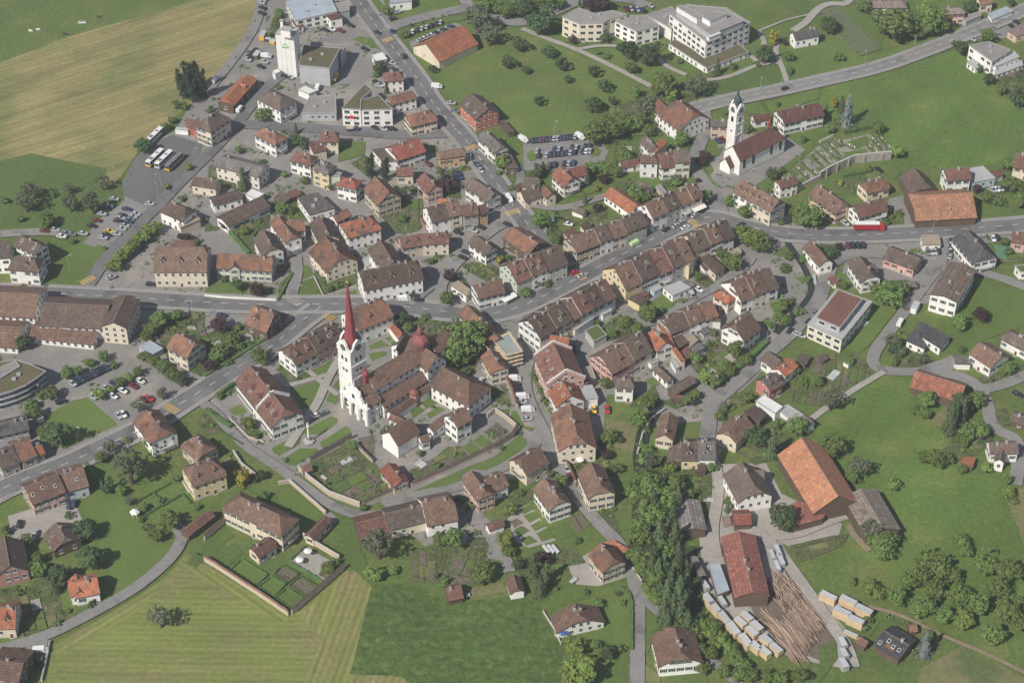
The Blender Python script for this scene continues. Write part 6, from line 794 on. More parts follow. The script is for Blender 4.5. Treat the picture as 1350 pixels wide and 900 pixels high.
TREES = 'p,-1547,1771,61;p,-1525,1823,62;p,-1495,1842,65;p,-1458,1771,61;p,-1498,1739,58;b,-1561,1693,50;b,-1528,1685,43;b,-1591,1499,56;b,-1566,1570,42;b,-1616,1475,35;o,-1158,2406,45;o,-1160,2506,38;b,-1190,2326,37;r,-1155,1578,64;b,-1106,1857,29;c,-990,1480,28;d,-634,1989,66;c,-594,1824,29;b,-648,1965,36;b,-1402,1659,43;b,-626,2547,53;b,-526,2320,45;w,-167,2362,129;w,-114,2245,97;d,130,2346,125;f,41,2198,74;f,180,2138,70;f,-18,2042,70;f,69,1993,44;f,236,2021,70;f,267,1912,43;f,387,1966,62;f,433,1839,72;f,124,1717,50;f,385,1666,85;f,472,1722,43;f,-382,2006,44;k,297,2261,41;f,457,2279,60;d,64,2490,99;r,-26,2501,69;r,-133,2566,92;r,-72,2545,69;r,148,2559,84;r,240,2597,61;k,391,2573,84;k,451,2566,84;c,339,2593,31;r,213,2392,60;b,416,2169,30;b,459,2129,37;b,-397,2491,19;b,-349,2520,19;b,-449,2454,19;b,-501,2430,23;d,561,2117,85;d,651,2058,99;r,566,1994,56;r,709,1789,111;l,754,1749,64;w,858,1774,101;w,618,1612,91;r,651,1602,45;r,583,1774,55;r,378,1387,107;r,460,1450,89;r,510,1489,81;r,569,1497,72;r,428,1537,63;d,561,2138,81;d,652,2071,92;c,981,1974,44;b,1063,2028,44;d,1214,2076,81;y,1277,2253,64;k,1334,2244,30;r,1336,2104,52;b,1332,1988,44;b,1186,2052,29;r,524,1490,77;r,582,1528,63;r,621,1459,56;r,481,1447,70;r,997,1635,42;b,1082,1491,49;b,1245,1707,28;r,1219,1572,42;c,1061,1723,23;b,809,2088,37;b,960,1965,36;r,1879,2292,174;r,2055,2330,136;r,1988,2299,67;w,1997,2396,45;y,2165,2455,42;d,2176,2167,67;r,2326,2278,67;d,1556,2356,75;b,1579,2107,59;d,2260,1897,51;r,2304,1809,50;d,2362,1691,86;b,2244,2015,44;y,1505,1703,39;c,1533,1660,43;s,1542,1545,85;c,1455,1622,34;r,1675,1484,56;b,1509,1558,42;b,1563,1495,42;r,1457,1484,42;r,1764,2560,69;r,1819,2465,61;l,2055,2530,69;d,2289,2562,61;d,2514,2618,38;r,1839,2349,75;r,1540,2399,68;d,-1668,1332,69;w,-2111,873,86;w,-2104,965,74;w,-1919,875,73;w,-1948,1005,47;w,-1820,862,86;w,-1805,1036,61;r,-1995,753,66;b,-2218,939,40;b,-2015,988,33;b,-2119,806,39;l,-1525,1040,30;l,-1450,1185,37;b,-1444,954,33;k,-1414,674,29;k,-1384,671,32;b,-1340,647,32;b,-1869,647,32;b,-1727,602,26;l,-1672,456,51;l,-1654,503,51;l,-1635,529,51;l,-1619,563,55;l,-1600,587,52;l,-1590,629,52;l,-1572,650,52;l,-1562,688,52;l,-1540,704,52;l,-1524,728,49;l,-1645,461,45;r,-1234,1319,34;b,-1117,1237,27;c,-1184,1042,57;l,-1015,1133,30;p,-629,1134,51;p,-561,1112,44;b,-917,1088,40;d,-951,1351,62;d,-982,1388,49;k,-1234,747,33;r,-1145,709,39;y,-1157,738,23;r,-1003,863,53;r,-964,862,40;r,-799,1037,34;r,-474,796,39;d,-488,960,53;b,-1100,700,33;l,-47,1197,65;b,-57,1150,34;k,-290,1020,81;k,-390,992,33;b,-322,1173,34;c,138,1157,34;d,111,1120,54;b,71,1099,40;b,-3,1034,34;c,332,1078,41;c,318,932,30;y,371,1024,27;k,406,1078,47;k,372,874,40;r,355,1159,54;r,415,1153,61;r,449,1147,54;r,120,753,72;r,184,645,52;c,152,703,20;y,-54,504,32;b,191,861,20;b,-438,1024,40;b,-335,509,32;b,-22,530,32;r,506,1236,75;r,768,1380,62;b,721,1068,54;b,749,1088,40;r,845,947,60;r,948,913,53;r,1006,827,56;k,862,1253,55;k,846,1218,41;k,824,1092,24;d,1153,1109,54;r,1138,1020,40;r,1275,748,112;r,1222,840,40;l,999,625,91;r,1044,587,84;l,979,680,62;r,928,462,70;r,885,544,45;r,533,947,73;r,580,941,53;r,462,1136,54;b,512,1041,40;b,1209,1173,34;b,1160,776,33;b,1324,1409,42;l,1738,1286,58;l,1589,1185,31;y,1452,1068,24;k,2045,1014,40;r,2072,946,47;b,2123,931,53;r,2215,1015,74;r,2214,907,67;r,2210,1188,61;d,1340,536,51;k,1384,597,32;b,2099,639,45;b,2096,569,39;b,1612,784,39;b,1644,820,33;b,1586,780,26;d,-1942,-45,58;r,-1614,-123,42;r,-1663,-156,36;r,-1700,-201,36;r,-1740,-226,45;b,-1568,-162,36;l,-1593,-344,47;l,-1555,-311,32;r,-1525,-277,41;l,-1494,-249,39;r,-1467,-212,39;b,-1820,-343,47;r,-1777,-343,53;b,-1850,-398,53;w,-1348,-351,47;w,-1432,-421,47;r,-1415,94,68;r,-1445,36,55;r,-1355,137,49;r,-1464,-2,43;r,-1459,-123,42;r,-1405,-159,54;r,-1371,-192,48;r,-1328,-241,54;d,-1288,-275,47;k,-1844,253,31;d,-1130,329,47;k,-1047,287,60;k,-1179,58,64;r,-995,-140,66;b,-1103,67,37;r,-1116,-20,55;r,-1158,-122,66;k,-1188,-182,48;b,-1084,-50,42;b,-1121,-148,36;b,-1044,-28,36;b,-1194,386,32;b,-755,322,38;b,-719,352,38;b,-687,345,31;b,-778,386,32;d,-450,100,55;r,-418,59,37;b,-1129,-343,29;r,-267,232,59;r,-209,-108,158;r,-229,-166,90;k,-261,385,51;r,53,279,44;r,103,344,38;r,147,349,31;b,92,-236,30;b,109,-308,30;b,120,-360,26;b,86,-206,24;r,362,-281,47;r,398,21,37;b,346,96,37;b,-354,134,37;b,-181,-218,48;r,555,123,68;b,601,167,50;b,693,245,31;r,778,394,38;r,727,-137,48;b,784,-28,36;b,807,35,43;r,884,-103,66;r,923,-146,48;r,829,-196,54;l,753,-256,62;r,799,-272,59;r,852,-210,48;r,1080,146,37;r,1130,214,37;r,903,-370,47;r,706,-348,41;r,674,-379,35;r,508,36,55;r,449,79,49;c,816,-423,29;r,526,-404,59;r,1115,-201,36;r,1183,-268,53;r,1536,221,94;r,1596,280,69;r,1499,289,56;k,1897,118,62;r,1801,65,68;w,1513,-60,67;d,1540,-94,48;b,1513,-148,36;w,1609,-145,48;b,1788,-65,36;r,1939,-205,54;b,1869,-245,30;r,1330,-147,36;w,1221,-411,76;r,1369,334,38;r,1599,-390,65;d,1726,-420,76;r,1778,-399,65;d,-1715,-602,92;r,-1765,-571,52;w,-1504,-654,51;w,-1400,-816,121;r,-1527,-700,45;r,-1364,-613,52;r,-1317,-630,40;b,-1448,-595,34;d,-1482,-867,50;r,-1427,-873,39;d,-1514,-1096,71;r,-1231,-1040,71;b,-1280,-908,28;b,-1334,-952,39;w,-1391,-929,33;r,-1266,-1110,49;b,-1309,-1049,33;r,-1727,-1129,43;b,-1810,-1069,44;b,-1602,-988,33;b,-1233,-800,34;b,-1142,-947,28;r,-1824,-464,58;b,-1337,-1009,27;y,-990,-826,59;r,-998,-516,46;b,-965,-570,34;d,-920,-792,34;d,-947,-804,28;r,-595,-627,34;b,-905,-892,44;w,-471,-1193,103;b,-536,-950,33;b,-683,-827,22;b,-453,-500,29;l,-478,-1299,59;l,-417,-1270,32;r,-645,-1264,48;r,-621,-1233,32;b,-343,-666,34;b,-273,-735,34;l,-5,-978,44;b,36,-877,28;l,-19,-1134,65;r,-256,-1125,49;r,-207,-1137,70;b,143,-778,39;r,181,-832,50;r,362,-596,52;k,354,-684,34;r,362,-766,34;b,230,-1117,32;b,-180,-901,28;b,-151,-942,33;b,-37,-632,23;r,-98,-1305,69;b,-230,-1311,32;b,-262,-1284,27;c,77,-1280,53;c,119,-1309,53;c,97,-1370,50;k,109,-1222,51;r,-8,-1181,43;d,24,-1245,37;b,150,-1346,21;b,295,-1418,42;l,206,-1636,67;l,233,-1743,96;l,193,-1760,66;r,283,-1606,36;d,317,-1653,46;b,255,-1363,26;w,-1196,-1514,73;d,-1671,-1638,31;d,-1567,-1312,74;c,-1581,-1356,42;r,-1660,-1278,59;r,-1667,-1218,43;d,-1473,-1243,80;b,-1549,-1504,31;b,-1523,-1445,21;b,-1580,-1667,36;b,-1710,-1365,32;b,-1449,-1421,31;w,519,-737,62;l,586,-757,45;r,510,-899,95;r,550,-958,89;r,479,-967,77;r,508,-1035,88;r,452,-1067,66;w,555,-1073,60;d,620,-843,50;d,912,-615,75;c,968,-672,63;c,1010,-519,26;r,1079,-552,75;d,962,-1048,90;r,738,-753,39;c,780,-961,25;r,790,-466,35;b,396,-746,39;d,408,-595,23;r,475,-506,70;b,674,-871,33;r,465,-1240,70;c,530,-1290,64;c,563,-1336,74;c,574,-1420,74;c,532,-1422,68;c,518,-1495,57;c,573,-1505,68;c,592,-1543,57;r,492,-1322,74;c,510,-1373,53;c,581,-1240,64;r,542,-1196,70;l,479,-1390,42;l,466,-1341,32;l,494,-1412,31;r,676,-1533,52;l,664,-1565,46;l,701,-1604,56;r,729,-1641,51;r,747,-1671,46;r,774,-1704,46;r,632,-1582,41;r,667,-1651,46;r,701,-1730,46;w,365,-1374,21;b,384,-1412,26;r,790,-1749,45;r,845,-1756,45;r,889,-1758,50;r,945,-1752,50;b,365,-1619,31;r,1196,-664,80;w,1281,-778,73;r,1249,-808,51;l,1397,-849,45;r,1566,-722,68;r,1532,-700,45;r,1609,-712,51;r,1716,-578,63;r,1762,-574,69;r,1694,-617,46;c,1656,-535,75;c,1713,-482,58;r,1572,-457,47;r,1547,-436,41;l,1754,-753,39;r,1664,-758,34;l,1811,-888,50;b,1822,-919,33;r,1821,-817,39;w,1269,-1103,71;r,1288,-1139,60;r,1329,-1149,65;r,1594,-1143,54;r,1305,-1201,65;r,1599,-1177,49;b,1189,-1315,32;l,1235,-1363,58;l,1264,-1385,47;r,1322,-1408,63;r,1396,-1458,78;r,1445,-1254,80;r,1486,-1293,85;r,1414,-1319,69;r,1380,-1338,64;r,1533,-1306,58;r,1455,-1390,68;r,1528,-1417,79;r,1470,-1491,62;l,1536,-1521,67;r,1600,-1449,73;r,1660,-1269,69;r,1723,-1297,80;r,1672,-1376,69;r,1680,-1489,83;r,1618,-1578,72;r,1729,-1436,63;r,1731,-1525,62;s,1381,-1638,62;r,1408,-1566,36;b,1220,-1490,31;b,1198,-1531,31;r,487,-815,62;c,540,-864,53;r,597,-847,62;c,599,-966,61;r,531,-1021,66;c,572,-1042,60;r,444,-907,56;c,510,-981,61;r,466,-1123,71;c,523,-1137,65;c,577,-1137,65;r,424,-1110,49;l,488,-713,40;r,508,-655,40;r,454,-817,39;r,435,-1209,54;c,496,-1235,59;c,603,-1307,59;c,603,-1378,58;c,592,-1461,58;c,550,-1480,63;c,547,-1361,64;c,508,-1307,59;r,563,-1536,57;r,613,-1561,52;r,637,-1514,41;c,489,-1280,53;r,453,-1271,48;r,628,-1638,46;l,651,-1528,41;r,682,-1598,46;r,586,-1585,46;r,632,-1717,46;r,750,-1749,45;c,526,-1538,52;r,572,-1555,41;b,1139,454,49;b,1160,172,48;r,1095,95,55;b,1168,539,41;b,1224,525,41;r,1080,175,63;b,1040,86,47;b,1228,385,32;b,509,-536,35;b,487,-620,34;r,544,-713,40;b,472,-700,28'
ZONES = ['the station car park', 'the lane beside the lime trees', 'the forecourt of the cream assembly house', 'the back row of the oval car park', 'the upper middle row of the oval car park', 'the lower middle row of the oval car park', 'the front row of the oval car park', 'the entrance of the oval car park', 'the main road between the hospital slope and the shops', 'the main road at the yellow crossing', 'the yard of the ochre house', 'the parking place behind the pink house', 'the curved lane below the short row', 'the vegetable plot lane', 'the garage yard', 'the commercial yard by the silo', 'the small white pavilion', 'the freight shed', 'the tall dark poplars', 'the main road near the silo', 'the side street by the workshop', 'the kiosk by the road', 'the front row of the barn car park', 'the back row of the barn car park', 'the yard of the salmon red house', 'the meadow edge near the barn', 'the hospital entrance car park', 'the hospital drive', 'the hill road', 'the roof yard of the modern villa', 'the kerb below the upper terrace', 'the main street', 'the lane beside the peach house', 'the kerb of the main street', 'the upper end of the square', 'the hotel forecourt', 'the row of parked cars by the convent lane', 'the small house below the scaffold', 'the yard behind the large pink house', 'the pink gable yard', 'the end of the convent lane', 'the walled lane', 'the yard of the big cream house', 'the yard of the long farmhouse', 'the yard of the low white house', 'the stream road', 'the lane junction by the stream', 'the kerb by the office block', 'the parking bays opposite the red lorry', 'the yard of the fuel station', 'the side yard of the fuel station', 'the yard beside the slate-roofed house', 'the car park of the chalet workshop', 'the corner of the white flower balcony house', 'the house below the cemetery wall', 'the cul-de-sac', 'the cul-de-sac lane', 'the right lane yard', 'the front row of the school car park', 'the planted rows of the school car park', 'the school drive', 'the lower corner of the school car park', 'the yard of the pink roadside house', 'the field corner lane', 'the abbey forecourt', 'the shade behind the grey barn', 'the driveway under the copper tree', 'the bus yard', 'the main road', 'the grey warehouse', 'the apartment block']
CARS = 'silver,car,-1742,957,-20,0;grey,car,-1757,906,-19,0;black,car,-1769,893,-19,0;silver,car,-1778,848,-19,0;maroon,car,-1796,801,-19,0;black,car,-1810,762,-19,0;silver,car,-1961,733,-19,0;maroon,car,-2005,724,-19,0;white,car,-1924,686,-19,0;grey,car,-1908,708,-19,0;grey,car,-1884,703,-19,0;silver,car,-1836,706,-19,0;silver,car,-1747,676,-19,0;black,car,-1734,699,-19,0;yellow,car,-1727,721,-19,0;silver,car,-1693,703,-19,0;silver,car,-1676,740,-19,0;silver,car,-1666,762,-19,0;black,car,-1701,798,-19,0;silver,car,-1693,817,-19,0;black,car,-1686,836,-19,0;blue,car,-1654,790,-19,0;grey,car,-1649,808,-19,0;silver,car,-1642,826,-19,0;silver,car,-1631,845,-19,0;blue,car,-1678,884,-19,0;silver,car,-1581,923,-20,0;silver,car,-1668,403,56,1;black,car,-1497,357,-8,2;black,car,95,1413,137,3;black,car,111,1416,137,3;blue,car,127,1418,137,3;maroon,car,143,1421,136,3;black,car,159,1424,136,3;blue,car,175,1426,136,3;silver,car,191,1429,136,3;silver,car,207,1432,136,3;blue,car,224,1434,136,3;blue,car,240,1437,136,3;black,car,256,1440,136,3;black,car,272,1442,135,3;silver,car,288,1445,135,3;silver,car,113,1331,136,4;blue,car,193,1343,136,4;silver,car,213,1347,136,4;black,car,272,1356,135,4;silver,car,292,1359,135,4;black,car,332,1365,135,4;blue,car,352,1368,135,4;black,car,120,1292,136,5;silver,car,156,1298,136,5;black,car,174,1301,136,5;blue,car,192,1304,136,5;black,car,210,1307,136,5;blue,car,228,1310,136,5;black,car,246,1313,135,5;silver,car,264,1316,135,5;black,car,282,1319,135,5;blue,car,318,1325,135,5;white,car,336,1328,135,5;silver,car,354,1331,134,5;blue,car,170,1218,136,6;black,car,191,1221,136,6;black,car,234,1228,135,6;silver,car,255,1232,135,6;blue,car,276,1235,135,6;white,van,312,1441,-83,3;white,van,52,1417,-82,7;silver,car,-139,1176,-115,8;grey,car,-149,1200,-115,8;blue,car,-160,1218,-115,8;white,van,-13,957,-115,9;maroon,car,-375,1224,-90,10;blue,car,-240,1153,-90,11;black,car,-253,1118,-90,11;blue,car,-233,1124,-90,11;black,car,-231,713,-55,12;silver,car,-166,727,-55,12;black,car,-134,751,-56,12;black,car,-20,771,-56,12;black,car,-196,574,-55,12;black,car,-208,538,-55,12;white,car,177,812,144,13;white,car,242,773,-33,14;silver,car,-1277,2106,-55,15;black,car,-1268,2130,-55,15;black,car,-1259,2148,-55,15;black,car,-1254,2168,-55,15;black,car,-1241,2189,-56,15;black,car,-1208,2042,-55,15;silver,car,-1194,2085,-55,15;black,car,-1254,2541,-57,15;black,car,-1255,2593,-57,15;silver,car,-1264,2646,-57,15;silver,car,-1259,2676,-57,15;black,car,-1072,1950,-55,15;silver,car,-1059,1946,-55,15;black,car,-970,1923,-55,15;black,car,-923,2381,-57,15;white,car,-891,2387,-57,15;maroon,car,-847,2374,-57,15;black,car,-802,2424,-57,15;black,car,-717,2203,-57,15;black,car,-663,2355,-57,15;silver,car,-630,1876,-56,15;black,car,-646,1903,-56,15;black,car,-629,1516,-54,15;silver,car,-590,1507,-54,15;black,car,-569,1509,-55,15;black,car,-548,1507,-55,15;white,van,-1191,2134,-18,15;white,van,-920,1854,143,16;white,van,-1269,1668,127,17;white,van,-1414,1916,129,18;blue,car,-592,2364,-123,19;black,car,-522,2134,-122,19;black,car,-596,2490,38,20;silver,car,-574,2553,38,20;silver,car,-604,2079,-50,21;silver,car,-578,2072,-50,21;silver,car,-447,2288,58,22;white,car,-429,2303,58,22;silver,car,-411,2318,58,22;white,car,-394,2333,58,22;black,car,-376,2349,58,22;silver,car,-358,2364,58,22;blue,car,-340,2379,58,22;silver,car,-322,2394,58,22;blue,car,-305,2410,58,22;white,car,-491,2366,145,23;black,car,-468,2381,145,23;silver,car,-446,2395,145,23;silver,car,-423,2410,145,23;black,car,-400,2424,145,23;black,car,-377,2439,145,23;silver,car,-355,2453,144,23;silver,car,-284,1722,-18,24;grey,car,-265,1655,-18,24;white,van,-356,1863,-18,25;maroon,car,568,2586,-113,26;black,car,583,2583,-113,26;silver,car,598,2581,-114,26;black,car,613,2578,-114,26;silver,car,629,2576,-114,26;blue,car,644,2573,-114,26;black,car,659,2571,-114,26;silver,car,698,2613,-99,27;black,car,1293,1847,48,28;silver,car,2261,2292,-99,29;black,car,2478,2410,-101,29;black,car,2507,2453,-101,29;black,car,661,735,76,30;silver,car,706,762,76,30;silver,car,730,786,76,30;silver,car,793,837,76,30;black,car,832,873,76,30;white,car,746,749,57,31;black,car,987,768,56,31;blue,car,938,1411,-112,32;maroon,car,959,1417,-112,32;palegreen,van,526,635,62,33;red,car,260,432,51,34;silver,car,294,413,51,34;black,car,-403,282,-8,35;black,car,-383,252,-8,35;white,van,-442,257,8,35;white,van,9,-240,-3,36;white,van,41,-345,7,36;white,car,-122,-251,120,37;black,car,15,-271,-8,36;black,car,18,-294,-8,36;black,car,21,-316,-8,36;silver,car,38,-373,-7,36;blue,car,254,-61,-140,38;silver,car,359,-226,-114,39;white,van,61,-421,7,40;silver,car,58,-471,15,40;silver,car,203,-749,-118,41;maroon,car,216,-789,-118,41;yellow,car,315,-419,-147,42;red,car,366,-419,-147,42;black,car,-194,-908,-40,43;white,car,771,322,-83,44;grey,car,743,277,-82,44;black,car,1118,55,93,45;black,car,1201,115,93,45;grey,car,1233,173,93,45;black,car,708,-378,52,46;silver,van,735,297,-119,44;silver,car,1146,33,-59,47;silver,car,1160,24,-59,47;maroon,car,1427,622,-158,48;black,car,1448,623,-158,48;black,car,1470,623,-159,48;black,car,1492,624,-159,48;grey,car,1759,574,-155,49;silver,car,1775,576,-155,49;silver,car,1790,578,-156,49;black,car,1805,580,-156,49;silver,car,1848,548,123,50;black,car,1852,569,123,50;silver,car,1856,590,123,50;black,car,1861,611,123,50;silver,car,1865,633,123,50;black,car,1869,654,123,50;white,car,2054,670,-152,51;black,car,2071,676,-152,51;silver,car,2118,1025,-67,52;white,car,2134,1029,-67,52;silver,car,2151,1032,-67,52;black,car,2168,1036,-67,52;silver,car,2185,1039,-67,52;grey,car,2201,1042,-67,52;silver,car,1436,779,-88,53;black,car,1638,1180,-91,54;black,car,1515,-75,-46,55;white,van,1570,105,109,56;black,car,1958,-328,-60,57;silver,car,-1713,-267,-72,58;black,car,-1699,-255,-72,58;blue,car,-1685,-243,-73,58;black,car,-1670,-232,-73,58;black,car,-1656,-220,-73,58;blue,car,-1641,-208,-73,58;black,car,-1627,-196,-73,58;black,car,-1613,-184,-73,58;blue,car,-1598,-172,-73,58;white,car,-1450,-251,-67,59;maroon,car,-1474,-282,-67,59;white,car,-1510,-309,-66,59;white,car,-1543,-340,-66,59;silver,car,-1579,-294,-66,59;blue,car,-1553,-267,-66,59;silver,car,-1621,-343,-66,59;red,car,-1402,-354,-67,59;maroon,car,-1421,-360,-66,59;black,car,-1739,-373,45,60;silver,car,-1505,-453,-97,61;white,car,-1488,-445,-98,61;black,car,-1772,-1032,155,62;silver,car,-1705,-1081,154,62;blue,car,-1608,-936,153,62;blue,car,-1593,-928,153,62;white,van,-1583,-1627,7,63;white,car,-746,-449,61,64;grey,car,-724,-439,61,64;black,car,1376,-1083,-7,65;blue,car,-1181,154,-15,66;whiteyellow,bus,-1605,1259,114,67;whiteblue,bus,-1563,1247,114,67;greyyellow,bus,-1516,1229,114,67;white,bus,-1630,1435,115,67;red,lorry,1531,735,0,68;yellow,tipper,-843,1936,137,69;blue,tipper,-732,1497,9,70'
HEDGES = [([(-117.4,-41.7),(-112.2,-46.9),(-106.7,-51.6)],1.8,1.6,'tall clipped hedge beside the lane to the abbey forecourt'),
([(-110.6,-53.3),(-101.4,-60.9)],0.8,0.7,'low hedge between two lawns by the lane'),
([(-98.9,-125),(-95.7,-119.9),(-85.6,-127.5),(-89.3,-132.9),(-98.9,-125)],0.6,0.6,'low clipped hedge framing the upper lawn panel of the parterre'),
([(-88.4,-133.1),(-84.4,-128.1),(-79,-132.2),(-82.7,-137.9),(-88.4,-133.1)],0.6,0.6,'low clipped hedge framing the middle lawn panel of the parterre'),
([(-82.1,-138.4),(-78.4,-133.7),(-72,-138.8),(-76,-143.5),(-82.1,-138.4)],0.6,0.6,'low clipped hedge framing the lowest lawn panel of the parterre'),
([(-83.5,-127.1),(-80.9,-123.1),(-74.7,-127.2),(-78.6,-131.5),(-83.5,-127.1)],0.6,0.6,'low clipped hedge framing the upper flower bed of the parterre'),
([(-77.7,-132.7),(-74.3,-128.1),(-67.8,-132.9),(-71.3,-137.7),(-77.7,-132.7)],0.6,0.6,'low clipped hedge framing the lower flower bed of the parterre'),
([(-78.2,-120.2),(-73.7,-113.8)],0.8,0.8,'hedge on the near side of the gravel terrace'),
([(-78.4,-121.5),(-65.9,-130.9)],0.8,0.8,'hedge between gravel terrace and flower beds'),
([(36.7,-134.2),(40.5,-136.3),(41.1,-142.3),(40.6,-153.3),(40.2,-162.1)],1.4,1.3,'clipped hedge around the big garden beside the straight lane'),
([(77.6,-29.4),(85.4,-21.3),(93.3,-13.1),(101.6,-1.9)],2.2,2.2,'dense hedge along the stream lane'),
([(-114.6,-33.8),(-108.6,-26.5)],1.6,1.5,'hedge above the driveway of the white canonry'),
([(-96.2,25.2),(-91.9,43.4)],1.2,1.2,'hedge beside the path to the pale green house'),
([(-120.4,-22.2),(-109.7,-11.2),(-97.7,1.9),(-94.5,6.7)],1.4,1.3,'long hedge along the diagonal road below the timber house'),
([(-122.3,74),(-116.8,65.4),(-111.3,56.9)],1.6,1.6,'hedge between parking bays and the dark half-hipped house'),
([(-159.1,-71.2),(-152.5,-80.1),(-148.6,-87.3)],1.2,1.2,'hedge from the road down to the lawn'),
([(-135.9,-90.4),(-126,-81.7)],0.6,0.6,'upper low hedge of the yellow house garden'),
([(-132.6,-98.2),(-127.3,-92.8),(-131.5,-86.5)],0.6,0.6,'middle low hedge of the yellow house garden'),
([(-127.2,-93.6),(-120.8,-87.3),(-116.9,-92)],0.6,0.6,'right low hedge of the yellow house garden'),
([(147,113.5),(160.4,117.6)],1.4,1.4,'hedge at the foot of the cemetery wall'),
([(152.1,147.8),(164.6,152.2)],2,1.6,'tall hedge at the upper edge of the cemetery'),
([(84.1,121.8),(88.6,110),(91.6,105.4)],0.7,0.7,'yellowish hedge strip along the church steps')]
WALLS = [([(-60.5,-57.1),(-75.5,-70)],2.6,0.5,'tile','garden wall with dark tiled top between abbey forecourt and kitchen garden','garden_wall'),
([(-79.2,-74.5),(-74.8,-79.7),(-66.9,-87.7),(-55.2,-93.6)],2.6,0.5,'stone','curved pale wall around the lower side of the convent kitchen garden','garden_wall'),
([(-54.4,-92.8),(-43.7,-86.1)],2.2,0.4,'tile','dark capped wall running to the convent garden house','garden_wall'),
([(-86,-82.1),(-81.9,-80.9),(-67.3,-97.4)],1.8,0.5,'stone','pale stone wall along the lane above the provost house lawn','garden_wall'),
([(-104.4,-65),(-100.5,-72),(-94.8,-77.7)],1.8,0.4,'stone','short wall between lane and yellow house yard','garden_wall'),
([(-57.9,-62.5),(-51.8,-70.4)],2,0.4,'tile','short wall between flower garden and kitchen garden','garden_wall'),
([(-107.9,-46),(-99.6,-56.7),(-93.6,-59.2)],0.8,0.3,'stone','low curved wall around the garden of the white canonry','garden_wall'),
([(-109.7,-110.4),(-103.4,-101.7)],2.5,0.5,'tilered','tile-topped wall running from garden shed to provost house','garden_wall'),
([(-108.5,-120.4),(-103.2,-124.4),(-85.3,-138.8),(-76.5,-146.3)],2.6,0.6,'tilered','long wall with red tiled top between provost garden and mown field','garden_wall'),
([(-75.5,-145.7),(-66.7,-134.5),(-58.9,-124.4)],2.6,0.6,'tile','grey topped wall closing the parterre garden toward the field corner','garden_wall'),
([(-60.8,-120),(-69.9,-113),(-74.6,-108.9)],2.4,0.5,'stone','pale wall between gravel terrace and dark meadow','garden_wall'),
([(-37.1,-83.2),(-26.7,-76.5),(-16.7,-69.6),(-6.6,-62.5),(0.3,-56.3),(2.1,-52)],2.4,0.7,'tile','long dark tiled wall below the convent gardens and above the grass bank','garden_wall'),
([(1.7,-51.2),(-3.2,-45.2),(-6.7,-42.1),(-9.6,-45.6)],2.2,0.5,'stone','wall at the far corner of the convent garden','garden_wall'),
([(18.9,-68.3),(21.1,-73.7),(23.5,-81.7)],2.2,0.5,'tilered','red topped wall beside the narrow lane','garden_wall'),
([(-2.1,-23.5),(0.3,-32),(2,-40)],2.5,0.9,'tilered','red tiled wall between convent lane cars and small lawn','garden_wall'),
([(-126.5,28.4),(-117,27),(-106.3,26.2),(-96.7,25.4)],1.6,0.35,'white','white front garden wall along the road below the pale green house','garden_wall'),
([(122.7,99.1),(127.7,104.2),(136.5,111.2)],3,0.6,'stone','grey wall at the lower end of the cemetery steps','garden_wall'),
([(136.5,111.2),(142.7,117),(147.1,120),(153.9,124.7),(170.7,127.7)],4.5,0.8,'stoned','tall grey retaining wall of the cemetery','retaining_wall'),
([(140.2,141.1),(147,146)],1,0.4,'white','low white wall along the church side of the cemetery','garden_wall'),
([(46.9,-66.3),(49.4,-55.4),(53,-46.9),(58.6,-41.3)],1.4,0.5,'stone','stone wall on the meadow side of the stream','stream_wall'),
([(-156.2,-158.1),(-155.9,-168),(-155.9,-175.2)],1.2,0.3,'white','white boundary wall at the edge of the mown field','garden_wall'),
([(10.7,-144.4),(14.7,-153.3),(16.6,-159.4)],0.8,0.3,'stone','low wall between tall grass and bungalow','garden_wall'),
([(42.4,-124.4),(45.3,-130.9)],1.2,0.4,'stone','pale roadside wall above the stream trees','garden_wall'),
([(-82.5,41.3),(-77.4,28.2),(-64.4,35.2)],0.9,0.3,'stone','low wall around the terrace garden below the arched villa','garden_wall')]
LAMPS = [(-142.6,124.7),(-154.9,104.8),(-175.3,111.2),(-155,96.3),(-185.1,45.4),(-64.9,253.4),(-71.3,225.3),(-60.9,225.3),(-46.5,208.5),(19.5,147.2),(117.4,184.3),(90.2,176.4),(127.9,188.9),(169.7,205.1),(195.4,218.9),(-87.5,25.2),(-63.3,25.2),(117.8,68.1),(78.2,-29.4),(101.5,-3.3),(187.9,80.6),(180.2,71.9),(-185.7,-90.4),(-163.7,-59.2),(-168.4,-65),(-160.1,33.7),(-181.1,-34.7),(-140.3,-34.7),(-18.4,120.6),(-26,141.1),(16.3,71.9),(166.3,-52.9)]
